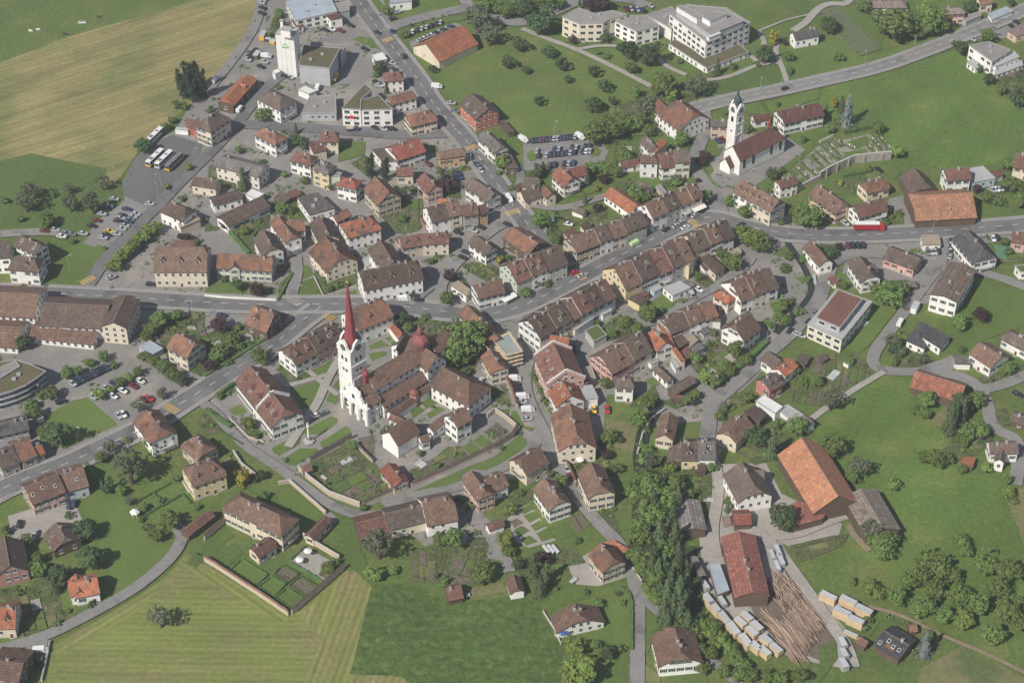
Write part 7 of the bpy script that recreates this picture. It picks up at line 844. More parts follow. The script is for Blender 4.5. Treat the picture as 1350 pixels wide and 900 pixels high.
STACKS = [(67.6,-141,-1.10,6,2.6,2.6,0,'in the long line on the stream side'),(69.7,-144.7,-1.10,6,2.6,2.6,0,'in the long line on the stream side'),(72.3,-148.9,-1.10,6,2.6,2.6,0,'in the long line on the stream side'),(75.1,-154,-1.10,6,2.6,2.6,0,'in the long line on the stream side'),(78.6,-159.3,-1.10,6,2.6,2.6,0,'in the long line on the stream side'),(81.9,-162,-0.91,4.6,2.6,2.6,0,'between the stream side line and the log piles'),(84.7,-164.1,-0.91,4.6,2.6,2.6,0,'between the stream side line and the log piles'),(77.8,-151.1,-0.91,4.6,2.6,2.6,0,'between the stream side line and the log piles'),(81.2,-155.4,-0.91,4.6,2.6,2.6,0,'between the stream side line and the log piles'),(85.7,-158.9,-0.91,4.6,2.6,2.6,0,'between the stream side line and the log piles'),(88.7,-162.8,-0.91,4.6,2.6,2.6,0,'between the stream side line and the log piles'),(80.2,-148.7,-0.91,4.6,2.6,2.6,0,'between the stream side line and the log piles'),(83,-153,-0.91,4.6,2.6,2.6,0,'between the stream side line and the log piles'),(72.5,-140.9,-1.18,4.5,1.8,2,1,'beside the small open shed'),(67.1,-133.5,-1.18,4.5,1.8,2,1,'beside the small open shed'),(91.9,-120.1,-1.36,5.5,1.8,2.4,1,'at the lane behind the sawmill hall'),(92.8,-124.3,-1.36,5.5,1.8,2.4,1,'at the lane behind the sawmill hall'),(94.1,-117.7,-1.36,5.5,1.8,2.4,1,'at the lane behind the sawmill hall'),(94.5,-121.8,-1.36,5.5,1.8,2.4,1,'at the lane behind the sawmill hall'),(109,-139.8,-0.60,6,2.6,3.2,0,'on the meadow edge across the lane'),(115.5,-141.9,-0.60,6,2.6,3.2,0,'on the meadow edge across the lane'),(120.3,-146,-0.60,6,2.6,3.2,0,'on the meadow edge across the lane'),(112.7,-147.1,-0.59,6,2.6,3.2,0,'on the meadow edge across the lane'),(116.9,-150.8,-0.59,6,2.6,3.2,0,'on the meadow edge across the lane'),(111.3,-160.1,-1.27,4,2.4,2.6,1,'at the lane end below the meadow stacks'),(111.1,-164.8,-1.27,4,2.4,2.6,1,'at the lane end below the meadow stacks'),(110.5,-169.4,-1.26,4,2.4,2.6,1,'at the lane end below the meadow stacks'),(115,-155.2,-0.57,5,1.6,1,0,'near the red-brown hut'),(77.4,-101.6,-1.51,5,2.8,1.2,2,'beside the orange-red shed')]
LOGS = [('log_pile','wide pile of long parallel logs beside the sawmill lane',(91.8,-160.7),(104,-144.4),-1.11,190,14,0.6),('log_pile','jumbled pile of short brown logs at the end of the sawmill hall',(93.4,-130.9),(96.5,-141.6),-1.18,120,7,2.0),('log_pile','scattered lower logs in front of the wide log pile',(89.4,-149.2),(95.8,-162.1),-1.04,80,12,1.0)]
VINE = [(154.1,255.9),(162.9,262.3),(180.2,221),(169.3,214.8)]
GRAVES = [((128.5,130.1),(130.8,125.9)),((126.8,120.6),(132.4,110)),((129.6,124.7),(136.1,113.5)),((134.7,130.1),(141.4,117.6)),((137.9,133.7),(144.4,120)),((141.1,137.4),(147.7,124.7)),((144.2,139.8),(149.7,126.5)),((146.5,142.3),(150,136.8)),((148.5,141.1),(155.6,135.2)),((161.8,137.4),(165.2,130.1)),((164,143.5),(168.3,132.5)),((167.5,146),(171.9,133.7))]
ABBEY = dict(label='white abbey church with red spire, arched porch and red dome',front=(-59.8,-44.5),fw=15.6,tower=(-60.5,-36.8),th=28,tip=61,dome=(-35.5,-20.1),turret=(-55.6,-39.7),stair=(-37.6,-37.4))
CHURCH = dict(label='white church with dark red roof and green copper dome on its bell tower',tower=(99.4,127.5),th=26.5,turret=(115.5,134.5))
SIGN = dict(silo=(-107.1,197.0,-0.16),silo_label='tall white silo tower with green lettering in the commercial yard',apt=(-73.7,154.3,6.18),apt_label='white apartment block with mossy flat roof and red flower mural')
PT = dict(column=(-76.6,-59),trough=(-214,246.8),gazebo=(-136.1,-98.6),pole=(-129.5,10))
PARASOLS = [(-72.1,-118,'white_cloth','white parasol on the gravel terrace, upper one'),(-74.7,-122.2,'white_cloth','white parasol on the gravel terrace, lower one'),(25.3,-71.2,'white_cloth','white parasol behind the red topped lane wall'),(17.7,39.8,'white_cloth','white parasol on the pavement before the shaded terrace'),(46.3,-17.7,'paint_postyellow','orange parasol behind the pink-ended row'),(17.6,-156,'blue_cloth','blue parasol at the corner of the bungalow'),(61.5,40.8,'red_metal','closed red parasol on the roof terrace of the blue terraced house')]
COWS = [(-238,237.7,'cow_white','white cow grazing on the dark pasture, left of the pair'),(-234.4,238.8,'cow_white','white cow grazing on the dark pasture, right of the pair'),(-220.5,234.9,'cow_dark','dark cow lying near the hay field border'),(-206.6,251.2,'cow_dark','dark cow at the upper end of the pasture')]
FRAMES = [(-61.7,-70,0.63,4.8,2.2,'long pale cold frame in the convent kitchen garden'),(-69.4,-78.8,-0.75,2.8,1.2,'small pale cold frame near the convent garden pavilion'),(-33.9,-71.6,-0.75,4,3,'glass covered beds in the upper convent garden'),(126.1,-21.3,0.91,6,3,'grey net covered beds in the allotment'),(107.2,-23.1,-0.69,3,1.5,'cold frame below the orange-roofed cottage'),(71.7,-90.4,-0.09,4,1.8,'pale blue swimming pool frame in the garden by the lane'),(21.5,-130.2,0.83,3,1.5,'glass frame in the garden beside the stone house')]
TUNNELS = [(12.4,-115.2,-1.04,'leftmost green plant tunnel beside the round flower beds'),(14,-115.2,-1.04,'middle green plant tunnel beside the round flower beds'),(15.6,-115.2,-1.04,'rightmost green plant tunnel beside the round flower beds')]
BOXES = [(-122.4,231.6,1.41,5.5,2.4,2.6,'paint_postyellow','container','container','yellow container beside the lane at the top car park'),
(-117.1,226.7,-0.48,3,2,1.6,'paint_postyellow','skip','skip','small orange skip next to the blue bin near the silo'),
(-119.7,228.8,-0.26,2.5,1.8,1.5,'paint_blue','bin','bin','blue waste bin between yellow container and orange skip'),
(-123.6,214.1,1.28,5,2.5,2.2,'roof_green','market_stand','stand','green covered stand between parked cars near the silo'),
(164.3,19.3,1.10,5,2.4,2.9,'wall_whitep','caravan','caravan','white caravan at the corner of the tall apartment block'),
(131.9,-15.6,-0.78,2.5,1.6,1.8,'wall_whitep','garden_box','garden box','white garden box in the allotment'),
(-180.8,-46.9,-0.90,4.5,2.2,2.3,'wall_whitep','caravan','caravan','white caravan beside the dark round tree'),
(125.9,39.3,-1.59,5.5,0.8,0.8,'wall_whitep','bench_wall','wall','white low wall block beside the stream bend'),
(-151.1,147.8,-0.16,6,2.2,2.6,'wall_whitep','bus_shelter','bus shelter','white-roofed bus shelter beside the red station shed'),
(49.5,65.9,0.65,5.5,2.2,3,'wall_whitep','bus_shelter','bus shelter','white-roofed bus shelter on the main street'),
(142.4,10.5,0.77,3.5,2.2,0.5,'wall_whitep','terrace_slab','slab','pale terrace slab on the lawn beside the office block'),
(-15.2,-137.3,0.00,1.2,0.8,0.8,'wall_whitep','garden_box','garden box','small white box beside the red-brown meadow hut'),
(54.2,-144,-0.61,2.2,1.8,2,'paint_grey','hut','hut','grey pump hut at the stream edge')]
CANOPIES = [(-1.9,25.2,0.69,'long pale awning in front of the gabled shop'),(80.5,87.3,0.61,'pale green awning below the upper terrace'),(103,27.7,0.72,'white awning over the cafe tables by the stream row')]
PEOPLE = [(-165.8,33,1.2,'paint_black','paint_blue','person in black top walking across the road junction'),(-165.1,33.4,1.3,'paint_maroon','paint_black','person in dark red top walking beside the one in black'),(107.6,117.3,0.4,'paint_white','paint_blue','person in white shirt on the path along the church nave'),(114.1,125.9,2,'paint_red','paint_black','person in red top near the church side door'),(91.4,104.5,2.6,'paint_blue','paint_grey','person in blue top at the foot of the church lane'),(16.1,37,0.8,'paint_white','paint_black','person in white top outside the shaded terrace'),(19.9,39.1,2.2,'paint_red','paint_blue','person in red top outside the shaded terrace'),(-80,-77.7,1.6,'paint_grey','paint_black','person in grey top on the abbey forecourt')]
LANDX = [(-201.5,197.7,'broad striped hay field'),(-121.7,-159.4,'mown field in the lower left'),(-14.1,-156,'tall grass field'),(16.3,197.7,'orchard meadow above the oval car park'),(149.4,-131.7,'orchard slope beside the slate-roofed house'),(202.8,184.3,'open hill meadow below the hill road'),(142.2,-74.5,'open meadow beside the very large barn'),(-207.3,92.9,'rough meadow beside the station car park'),(55.6,-135.2,'wooded stream bank'),(51.4,-87.3,'upper end of the wooded stream bank'),(-157.7,-30.3,'planted school car park'),(-147.7,-109.6,'big lawn by the diagonal road'),(-162.7,61.1,'avenue before the assembly house'),(-84.3,32.2,'sloping lawn above the spire'),(72.7,-162.7,'timber stacks on the stream side'),(123.2,-23.1,'allotment gardens'),(-65.9,-78.5,'convent kitchen garden'),(-83.6,-128.1,'walled parterre garden'),(132.6,118.2,'cemetery'),(-21.3,0,'huge round tree court'),(5.7,-103.6,'round flower beds'),(-20.1,-120.8,'vegetable rows behind the farmhouse'),(-128.3,-93.6,'formal garden of the yellow house'),(167.9,-131.7,'far orchard slope at the right edge'),(22.6,-166.7,'garden at the straight lane')]

# ================================================================ GROUND
g = MB(); g.face([(-2500, -1200, 0), (2500, -1200, 0), (2500, 2900, 0), (-2500, 2900, 0)], 'meadow')
kind(g.build('ground'), 'structure')
ZS = .02
def sheet(name, pts, z, m):
    b = MB(); b.face([(p[0], p[1], z) for p in ccw(pts)], m); return kind(b.build(name), 'structure')
LEVEL = []
for name, m, pts in SURF:
    ZS += .002
    s = sheet(name, pts, ZS, m)
    LEVEL.append((name, m, pts, ZS))
rb_ = random.Random(21)
for name, m, pts, z in list(LEVEL):
    A = abs(area(pts))
    if m not in ('veg', 'garden') or A < 70 or name == 'allotment_': continue
    i = max(range(len(pts)), key=lambda i: math.hypot(pts[i][0] - pts[i - 1][0], pts[i][1] - pts[i - 1][1])); a = math.atan2(pts[i][1] - pts[i - 1][1], pts[i][0] - pts[i - 1][0]); ca, sa = math.cos(a), math.sin(a)
    us = [ca * p[0] + sa * p[1] for p in pts]; vv = [-sa * p[0] + ca * p[1] for p in pts]; v = min(vv) + .6; zz = ZS + .004
    while v < max(vv):
        dv = rb_.choice([2.4, 3.2, 4.2]); u = min(us) + .6
        while u < max(us):
            du = rb_.choice([3.5, 5, 7]); q = [(ca * x - sa * y, sa * x + ca * y) for x, y in ((u, v), (u + du, v), (u + du, v + dv), (u, v + dv))]
            if rb_.random() < (.85 if m == 'veg' else .4) and all(inside(x, y, pts) for x, y in q): sheet('garden_bed', q, zz, rb_.choice(['soil', 'soil', 'lawn', 'garden', 'grassmid', 'lawndry'] if m == 'veg' else ['lawn', 'lawn', 'soil', 'lawndry', 'gravel']))
            u += du + rb_.choice([.5, .8])
        v += dv + rb_.choice([.5, .9])
ZS += .008
def offset_line(pts, d):
    out = []
    for i, p in enumerate(pts):
        a = pts[max(0, i - 1)]; b = pts[min(len(pts) - 1, i + 1)]; dx, dy = b[0] - a[0], b[1] - a[1]; l = math.hypot(dx, dy) or 1
        out.append((p[0] - dy / l * d, p[1] + dx / l * d))
    return out
def chaikin(pts, it=2):
    for _ in range(it):
        o = [pts[0]]
        for a, c in zip(pts, pts[1:]): o += [(a[0] * .75 + c[0] * .25, a[1] * .75 + c[1] * .25), (a[0] * .25 + c[0] * .75, a[1] * .25 + c[1] * .75)]
        pts = o + [pts[-1]]
    return pts
ROADS = [(n, m, w, d, chaikin(p) if s else p) for n, m, w, d, s, p in ROADS]
def ribbon(b, pts, w, z, m, h=0):
    l, r = offset_line(pts, w / 2), offset_line(pts, -w / 2)
    for i in range(len(pts) - 1):
        b.face([(*r[i], z + h), (*r[i + 1], z + h), (*l[i + 1], z + h), (*l[i], z + h)], m)
        if h:
            b.face([(*r[i], z), (*r[i + 1], z), (*r[i + 1], z + h), (*r[i], z + h)], m); b.face([(*l[i + 1], z), (*l[i], z), (*l[i], z + h), (*l[i + 1], z + h)], m)
dash_me = MB(); dash_me.face([(-1.6, -.13, 0), (1.6, -.13, 0), (1.6, .13, 0), (-1.6, .13, 0)], 'roadpaint'); dash_me = dash_me.mesh('lane_dash')
stripe_me = MB(); stripe_me.face([(-1.7, -.27, 0), (1.7, -.27, 0), (1.7, .27, 0), (-1.7, .27, 0)], 'yellowpaint'); stripe_me = stripe_me.mesh('crossing_stripe')
ZR = ZS + .01
roads = []
for name, m, w, dash, pts in ROADS:
    ZR += .003
    b = MB(); ribbon(b, pts, w, ZR, m); ro = kind(b.build(name), 'structure')
    if dash:
        roads.append(ro)
        for sgn in (1, -1):
            k = MB(); ribbon(k, offset_line(pts, sgn * (w / 2 + 1.1)), 1.6, ZR - .02, 'sidewalk', .12); k.build('sidewalk', ro)
            k = MB(); ribbon(k, offset_line(pts, sgn * (w / 2 + .15)), .3, ZR - .02, 'kerbstone', .13); k.build('kerb', ro)
        acc = 0
        for a, c in zip(pts, pts[1:]):
            l = math.hypot(c[0] - a[0], c[1] - a[1]); n = 0
            while acc < l:
                t = acc / l; place('lane_dash', dash_me, ro, (a[0] + (c[0] - a[0]) * t, a[1] + (c[1] - a[1]) * t, ZR + .25), (0, 0, math.atan2(c[1] - a[1], c[0] - a[0]))); acc += 7.5
            acc -= l
ZT = ZR
for d in [o for o in bpy.data.objects if o.name.startswith('lane_dash')]: d.location.z = ZT + .01
for x, y, rz, n in CROSS:
    for i in range(n):
        o = (i - (n - 1) / 2) * 1.15
        place('crossing_stripe', stripe_me, roads[0], (x - math.sin(rz) * o, y + math.cos(rz) * o, ZT + .014), (0, 0, rz))

# ================================================================ BUILDINGS
FOOT = []                                                  # footprints, to keep plants and windows out of them
def rect(cx, cy, r, L, w):
    c, s = math.cos(r), math.sin(r)
    return [(cx + c * u - s * v, cy + s * u + c * v) for u, v in ((-L / 2, -w), (L / 2, -w), (L / 2, w), (-L / 2, w))]
def winmesh(w, h, sh, frame='trim'):
    b = MB(); b.box(-w / 2 - .1, w / 2 + .1, -.05, .02, -h / 2 - .1, h / 2 + .1, frame); b.box(-w / 2, w / 2, -.065, -.04, -h / 2, h / 2, 'glass')
    b.box(-.035, .035, -.08, -.06, -h / 2, h / 2, frame); b.box(-w / 2 - .2, w / 2 + .2, -.16, .02, -h / 2 - .2, -h / 2 - .1, frame)
    if sh:
        for s in (-1, 1): b.box(s * (w * .75 + .1) - w / 4, s * (w * .75 + .1) + w / 4, -.09, .02, -h / 2 - .05, h / 2 + .05, sh)
    return b.mesh('window')
WIN = {k: winmesh(1.1, 1.5, 'shutter_' + k if k else None) for k in ('', 'green', 'brown', 'grey', 'red')}
WIN['wide'] = winmesh(2.3, 1.5, None); WIN['band'] = winmesh(3.0, 1.2, None, 'steel')
def arched(w, h):
    b = MB(); n = 8
    arc = [(-w / 2, -h / 2), (w / 2, -h / 2)] + [(w / 2 * math.cos(PI * i / n), h / 2 - w / 2 + w / 2 * math.sin(PI * i / n)) for i in range(n + 1)]
    for e, y, m in ((1.18, -.05, 'trim'), (1., -.08, 'glass')):
        p = [(x * e, z * (e if e == 1 else 1.06)) for x, z in arc]; b.face([(x, y, z) for x, z in p], m)
        for i in range(len(p)):
            a, c = p[i], p[(i + 1) % len(p)]; b.face([(a[0], .02, a[1]), (c[0], .02, c[1]), (c[0], y, c[1]), (a[0], y, a[1])], m)
    return b.mesh('window')
WIN['arch'] = arched(1.6, 5); WIN['archs'] = arched(1.1, 2.2)
db = MB(); db.box(-.65, .65, -.07, .02, 0, 2.3, 'trim'); db.box(-.5, .5, -.1, -.05, 0, 2.15, 'shutter_brown'); db.box(-.8, .8, -.5, .02, 0, .16, 'concrete'); DOOR = db.mesh('door')
cb = MB(); cb.box(-.4, .4, -.4, .4, -1.2, 1.1, 'chimney'); cb.box(-.5, .5, -.5, .5, 1.1, 1.25, 'concrete'); cb.box(-.25, .25, -.25, .25, 1.25, 1.55, 'roof_db'); CHIM = cb.mesh('chimney')
def dormer(roof):
    b = MB(); b.box(-.85, .85, 0, 2.6, -.6, 1.1, 'wall_cream'); b.box(-.5, .5, -.05, .02, .05, 1.0, 'glass'); b.box(-.62, .62, -.03, .02, -.05, 1.1, 'trim')
    for s in (-1, 1): b.face([(0, -.3, 1.95), (s * 1.15, -.3, .95), (s * 1.15, 3.2, .95), (0, 3.2, 1.95)][::s], roof); b.face([(0, -.3, 1.8), (s * 1.15, -.3, .8), (s * 1.15, 3.2, .8), (0, 3.2, 1.8)][::-s], 'eave')
    b.face([(-.85, -.02, 1.08), (.85, -.02, 1.08), (0, -.02, 1.8)], 'wall_cream')
    return b.mesh('dormer')
DORM = {}
skb = MB(); skb.box(-.55, .55, -.7, .7, 0, .16, 'trim'); skb.box(-.42, .42, -.57, .57, .14, .19, 'glass'); SKY = skb.mesh('skylight')

def roof_mesh(name, d, m):
    """clipped gable roof as one closed slab; local axes: x along the ridge"""
    L, hw, ze, zr, kA, kB = d['L'], d['hw'], d['ze'], d['zr'], d['kA'], d['kB']; sl = (zr - ze) / hw; t = .28
    wh = lambda k: 0 if k <= 0 else hw if k > .75 else hw * min(1, k * 1.35)
    wA, wB = wh(kA), wh(kB); rA, rB = -L / 2 + kA * hw, L / 2 - kB * hw
    if rA > rB: rA = rB = (rA + rB) / 2
    V = [(rA, 0, zr), (rB, 0, zr)]; F = []; nseg = 1
    def vid(p):
        for i, q in enumerate(V):
            if max(abs(p[j] - q[j]) for j in range(3)) < 1e-4: return i
        V.append(p); return len(V) - 1
    for s in (1, -1):
        pts = [(rA, 0, zr), (rB, 0, zr)]
        if wB < hw: pts.append((L / 2, s * wB, zr - sl * wB) if wB else (L / 2, 0, zr))
        pts += [(L / 2, s * hw, ze), (-L / 2, s * hw, ze)]
        if wA < hw: pts.append((-L / 2, s * wA, zr - sl * wA) if wA else (-L / 2, 0, zr))
        ids = []
        for p in pts:
            i = vid(p)
            if i not in ids: ids.append(i)
        F.append(ids if s < 0 else ids[::-1])
    if wB: F.append([vid((rB, 0, zr)), vid((L / 2, -wB, zr - sl * wB)), vid((L / 2, wB, zr - sl * wB))])
    if wA: F.append([vid((rA, 0, zr)), vid((-L / 2, wA, zr - sl * wA)), vid((-L / 2, -wA, zr - sl * wA))])
    n = len(V); edges = {}
    for f in F:
        for i in range(len(f)): edges[(f[i], f[(i + 1) % len(f)])] = 1
    b = MB(); b.mesh_faces(V, F, m)
    b.mesh_faces([(x, y, z - t) for x, y, z in V], [f[::-1] for f in F], 'eave')
    allv = V + [(x, y, z - t) for x, y, z in V]
    for (i, j) in edges:
        if (j, i) not in edges: b.face([allv[j], allv[i], allv[n + i], allv[n + j]], 'eave')
    # ridge cap
    if rB - rA > .5: b.box(rA, rB, -.18, .18, zr - .1, zr + .08, 'ridge_tile')
    return b.mesh(name), (wA, wB, rA, rB, sl)
def wall_mesh(name, d, m, inset=.5):
    L, hw, ze, zr, kA, kB = d['L'], d['hw'], d['ze'], d['zr'], d['kA'], d['kB']; sl = (zr - ze) / hw
    ea, eb = d.get('end', (1, 1)); x0, x1 = -L / 2 + (.35 if ea else .01), L / 2 - (.35 if eb else .01)
    w = hw - min(inset, hw * .2); zw = zr - sl * w - .2; b = MB()
    for s in (1, -1):
        q = [(x0, s * w, 0), (x1, s * w, 0), (x1, s * w, zw), (x0, s * w, zw)]; b.face(q if s < 0 else q[::-1], m)
    for x, k, s in ((x0, kA, -1), (x1, kB, 1)):
        wh = 0 if k <= 0 else hw if k > .75 else hw * min(1, k * 1.35)
        if wh >= w: pts = [(-w, 0), (w, 0), (w, zw), (-w, zw)]
        elif wh == 0: pts = [(-w, 0), (w, 0), (w, zw), (0, zr - .2), (-w, zw)]
        else: pts = [(-w, 0), (w, 0), (w, zw), (wh, zr - sl * wh - .25), (-wh, zr - sl * wh - .25), (-w, zw)]
        q = [(x, y, z) for y, z in pts]; b.face(q if s > 0 else q[::-1], m)
    if zw > 4.5 and m not in ('wall_wood', 'wall_net'):                    # plinth
        for s in (1, -1): b.box(x0 + .02, x1 - .02, s * w - .04, s * w + .04, 0, .6, 'concrete')
    return b.mesh(name), (x0, x1, w, zw)
def free(x, y, z, me):
    for k, (poly, h, ident) in enumerate(FOOT):
        if ident != me and h > z + .3 and abs(poly[0][0] - x) < 45 and abs(poly[0][1] - y) < 45 and inside(x, y, poly): return False
    return True
def facing(x, y, nx, ny):
    dx, dy = -x, CAM_Y - y; l = math.hypot(dx, dy); return (nx * dx + ny * dy) / l > -.12
def window_at(root, me, frame, u, v, z, rz, ident, name='window'):
    """frame: world position and rotation of the local axes the window is given in"""
    fx, fy, fr, rr = frame; c, s = math.cos(fr), math.sin(fr)
    wx, wy = fx + c * u - s * v, fy + s * u + c * v; nx, ny = math.sin(rz + fr), -math.cos(rz + fr)
    if not facing(wx, wy, nx, ny) or not free(wx + nx * .35, wy + ny * .35, z, ident): return None
    rx, ry = wx - root.location.x, wy - root.location.y; rc, rs = math.cos(-rr), math.sin(-rr)
    if name == 'window' and (int(wx * 31) + int(wy * 17) + int(z * 7)) % 13 == 0: return None
    return place(name, me, root, (rc * rx - rs * ry, rs * rx + rc * ry, z), (0, 0, rz + fr - rr))
BALC = {}; PATCH = {}
def st_(o): return o.get('win') not in (1, None)
def balcony(l, dark):
    b = MB(); m = 'wall_wood' if dark else 'trim'; b.box(-l / 2, l / 2, -1.4, .02, 0, .18, 'concrete'); b.box(-l / 2, l / 2, -1.42, -1.34, 1.0, 1.12, m)
    n = int(l / .35)
    for i in range(n + 1): b.box(-l / 2 + l * i / n - .07, -l / 2 + l * i / n + .07, -1.4, -1.36, .18, 1.02, m)
    for s in (-1, 1): b.box(s * l / 2 - .04, s * l / 2 + .04, -1.4, 0, .9, 1.1, m)
    return b.mesh('balcony')
def gable_body(root, rr, d, ident, first, opt):
    roof, wall = 'roof_' + d['roof'], 'wall_' + d['wall']; rnd = random.Random(int(abs(d['c'][0] * 13 + d['c'][1] * 7)))
    c, s = math.cos(-rr), math.sin(-rr); dx, dy = d['c'][0] - root.location.x, d['c'][1] - root.location.y
    loc = (c * dx - s * dy, s * dx + c * dy, 0); rot = (0, 0, d['r'] - rr)
    rm, (wA, wB, rA, rB, sl) = roof_mesh('roof', d, roof); wm, (x0, x1, w, zw) = wall_mesh('wall', d, wall)
    ro = place('roof' if first else 'wing_roof', rm, root, loc, rot); wa = place('wall' if first else 'wing_wall', wm, root, loc, rot)
    frame = (d['c'][0], d['c'][1], d['r'], rr); ea, eb = d.get('end', (1, 1))
    if d.get('win', 1):
        st = opt.get('win') if opt.get('win') not in (1, None) else None
        key = rnd.choice(['green', 'green', 'brown', 'grey', '', '', 'red' if rnd.random() < .3 else 'grey']) if opt.get('sh', 1) and d['wall'] != 'wood' else ''
        me = WIN[st or key]
        def cols(a, b, z, side):
            n = max(1, int((b - a - .8) / (2.6 if not st else 4.9))) if d['wall'] != 'wood' else max(1, int((b - a) / 5)); return [a + (b - a) * (i + .5) / n for i in range(n)]
        nst = max(1, int((zw - .3) / 2.75)); hst = (zw - .2) / nst; door = not first
        if st == 'arch': nst = 1; hst = zw
        for sv, rz in ((-1, 0), (1, PI)):
            cs = cols(x0, x1, 0, sv)
            for i in range(nst):
                z = i * hst + hst * .55 + .1 if st != 'arch' else zw - 2.9
                for j, u in enumerate(cs):
                    if i == 0 and not door and j == len(cs) // 2 and not st and len(cs) > 1:
                        if window_at(root, DOOR, frame, u, sv * w, 0, rz, ident, 'door'): door = True; continue
                    window_at(root, me, frame, u, sv * w, z, rz, ident)
        for x, rz, e, k, wh in ((x0, -PI / 2, ea, d['kA'], wA), (x1, PI / 2, eb, d['kB'], wB)):
            if not e or st == 'arch': continue
            cs = cols(-w, w, 0, 0)
            for i in range(nst):
                for v in cs: window_at(root, me, frame, x, v, i * hst + hst * .55 + .1, rz, ident)
            if k < .75 and d['zr'] - zw > 3:
                top = d['zr'] - sl * wh - .3; z = zw + 1.25
                room = w - (z + .8 - zw) / max(sl, .1)
                vv = [0] if room < 1.8 else [-1.3, 1.3] if room < 3.6 else [-2.6, 0, 2.6]
                if top > z + .7:
                    for v in vv: window_at(root, me, frame, x, v, z, rz, ident)
                if top > z + 3.4 and room > 3: window_at(root, WIN[''], frame, x, 0, z + 2.5, rz, ident)
    if first and d['wall'] in ('white', 'cream', 'yellow', 'beige') and opt.get('sh', 1) and not st_(opt) and rnd.random() < .34 and zw > 5.2:
        for x, v, rz, ln in ((x1, 0, PI / 2, w * 1.1), (x0, 0, -PI / 2, w * 1.1), ((x0 + x1) / 2, -w, 0, (x1 - x0) * .4), ((x0 + x1) / 2, w, PI, (x1 - x0) * .4)):
            if (abs(x) == abs(x1) and v == 0 and not (eb if x > 0 else ea)): continue
            k = (round(ln), d['wall'] == 'cream')
            if k not in BALC: BALC[k] = balcony(max(2.5, k[0]), k[1])
            if window_at(root, BALC[k], frame, x, v, 2.75, rz, ident, 'balcony'): break
    # things on the roof: sub-parts
    side = -1 if facing(d['c'][0], d['c'][1], math.sin(d['r']), -math.cos(d['r'])) else 1
    for i in range((opt.get('chim', 0) and opt['chim'] + rnd.choice([0, 0, 1, 1])) if first else 0):
        u = rA + (rB - rA) * rnd.uniform(.12, .88) if rB - rA > 1 else (rA + rB) / 2; v = rnd.uniform(-.5, .5) * min(2.5, d['hw'] * .4)
        place('chimney', CHIM, ro, (u, v, d['zr'] - sl * abs(v) + .05), (0, 0, 0))
    if first and rnd.random() < .3 and d['hw'] > 3.5 and x1 - x0 > 7:
        if roof not in PATCH: b_ = MB(); b_.box(-.5, .5, -.5, .5, 0, .05, rnd.choice(['roof_ob', 'roof_rb', 'roof_or2', roof, 'roof_lbr'])); PATCH[roof] = b_.mesh('tile_patch')
        v = d['hw'] * rnd.uniform(.4, .65); u = rnd.uniform(x0 + 2.5, x1 - 2.5); place('tile_patch', PATCH[roof], ro, (u, side * v, d['zr'] - sl * v + .01), (math.atan(sl) * -side, 0, 0), (rnd.uniform(1.5, 4.5), rnd.uniform(1.2, 3), 1))
    for f in opt.get('step', ()) if first else ():
        sb_ = MB(); n = max(4, int(d['hw'] / .8)); zt = lambda v: d['zr'] - sl * v
        for i in range(n):
            v0, v1 = d['hw'] * i / n, d['hw'] * (i + 1) / n; z1 = zt(v0) + .75
            for sg_ in (-1, 1):
                y0, y1 = sorted((sg_ * v0, sg_ * v1)); sb_.box(-.28, .28, y0, y1, zt(v1) - .5, z1 - .16, wall); sb_.box(-.4, .4, y0 - .04, y1 + .04, z1 - .16, z1, 'trim')
        sb_.build('stepped_gable', root, (loc[0] + math.cos(rot[2]) * f * d['L'] / 2, loc[1] + math.sin(rot[2]) * f * d['L'] / 2, 0), rot)
    nd = opt.get('dorm', 0) if first else 0
    if nd and d['hw'] > 3:
        if roof not in DORM: DORM[roof] = dormer(roof)
        for i in range(nd):
            u = x0 + (x1 - x0) * (i + .5 + (.0 if nd > 1 else rnd.uniform(-.15, .15))) / nd; v = d['hw'] * .62
            sc = .85 + .25 * (d['hw'] > 6)
            place('dormer', DORM[roof], ro, (u, side * v, d['zr'] - sl * v - .1), (0, 0, 0 if side < 0 else PI), (sc, sc, sc))
    for i in range(opt.get('sk', 0) if first else 0):
        u = x0 + (x1 - x0) * (i + rnd.uniform(.3, .7)) / max(1, opt['sk']); v = d['hw'] * rnd.choice([.35, .5, .68])
        place('skylight', SKY, ro, (u, side * v, d['zr'] - sl * v + .03), (math.atan(sl) * -side, 0, 0))
    return ro
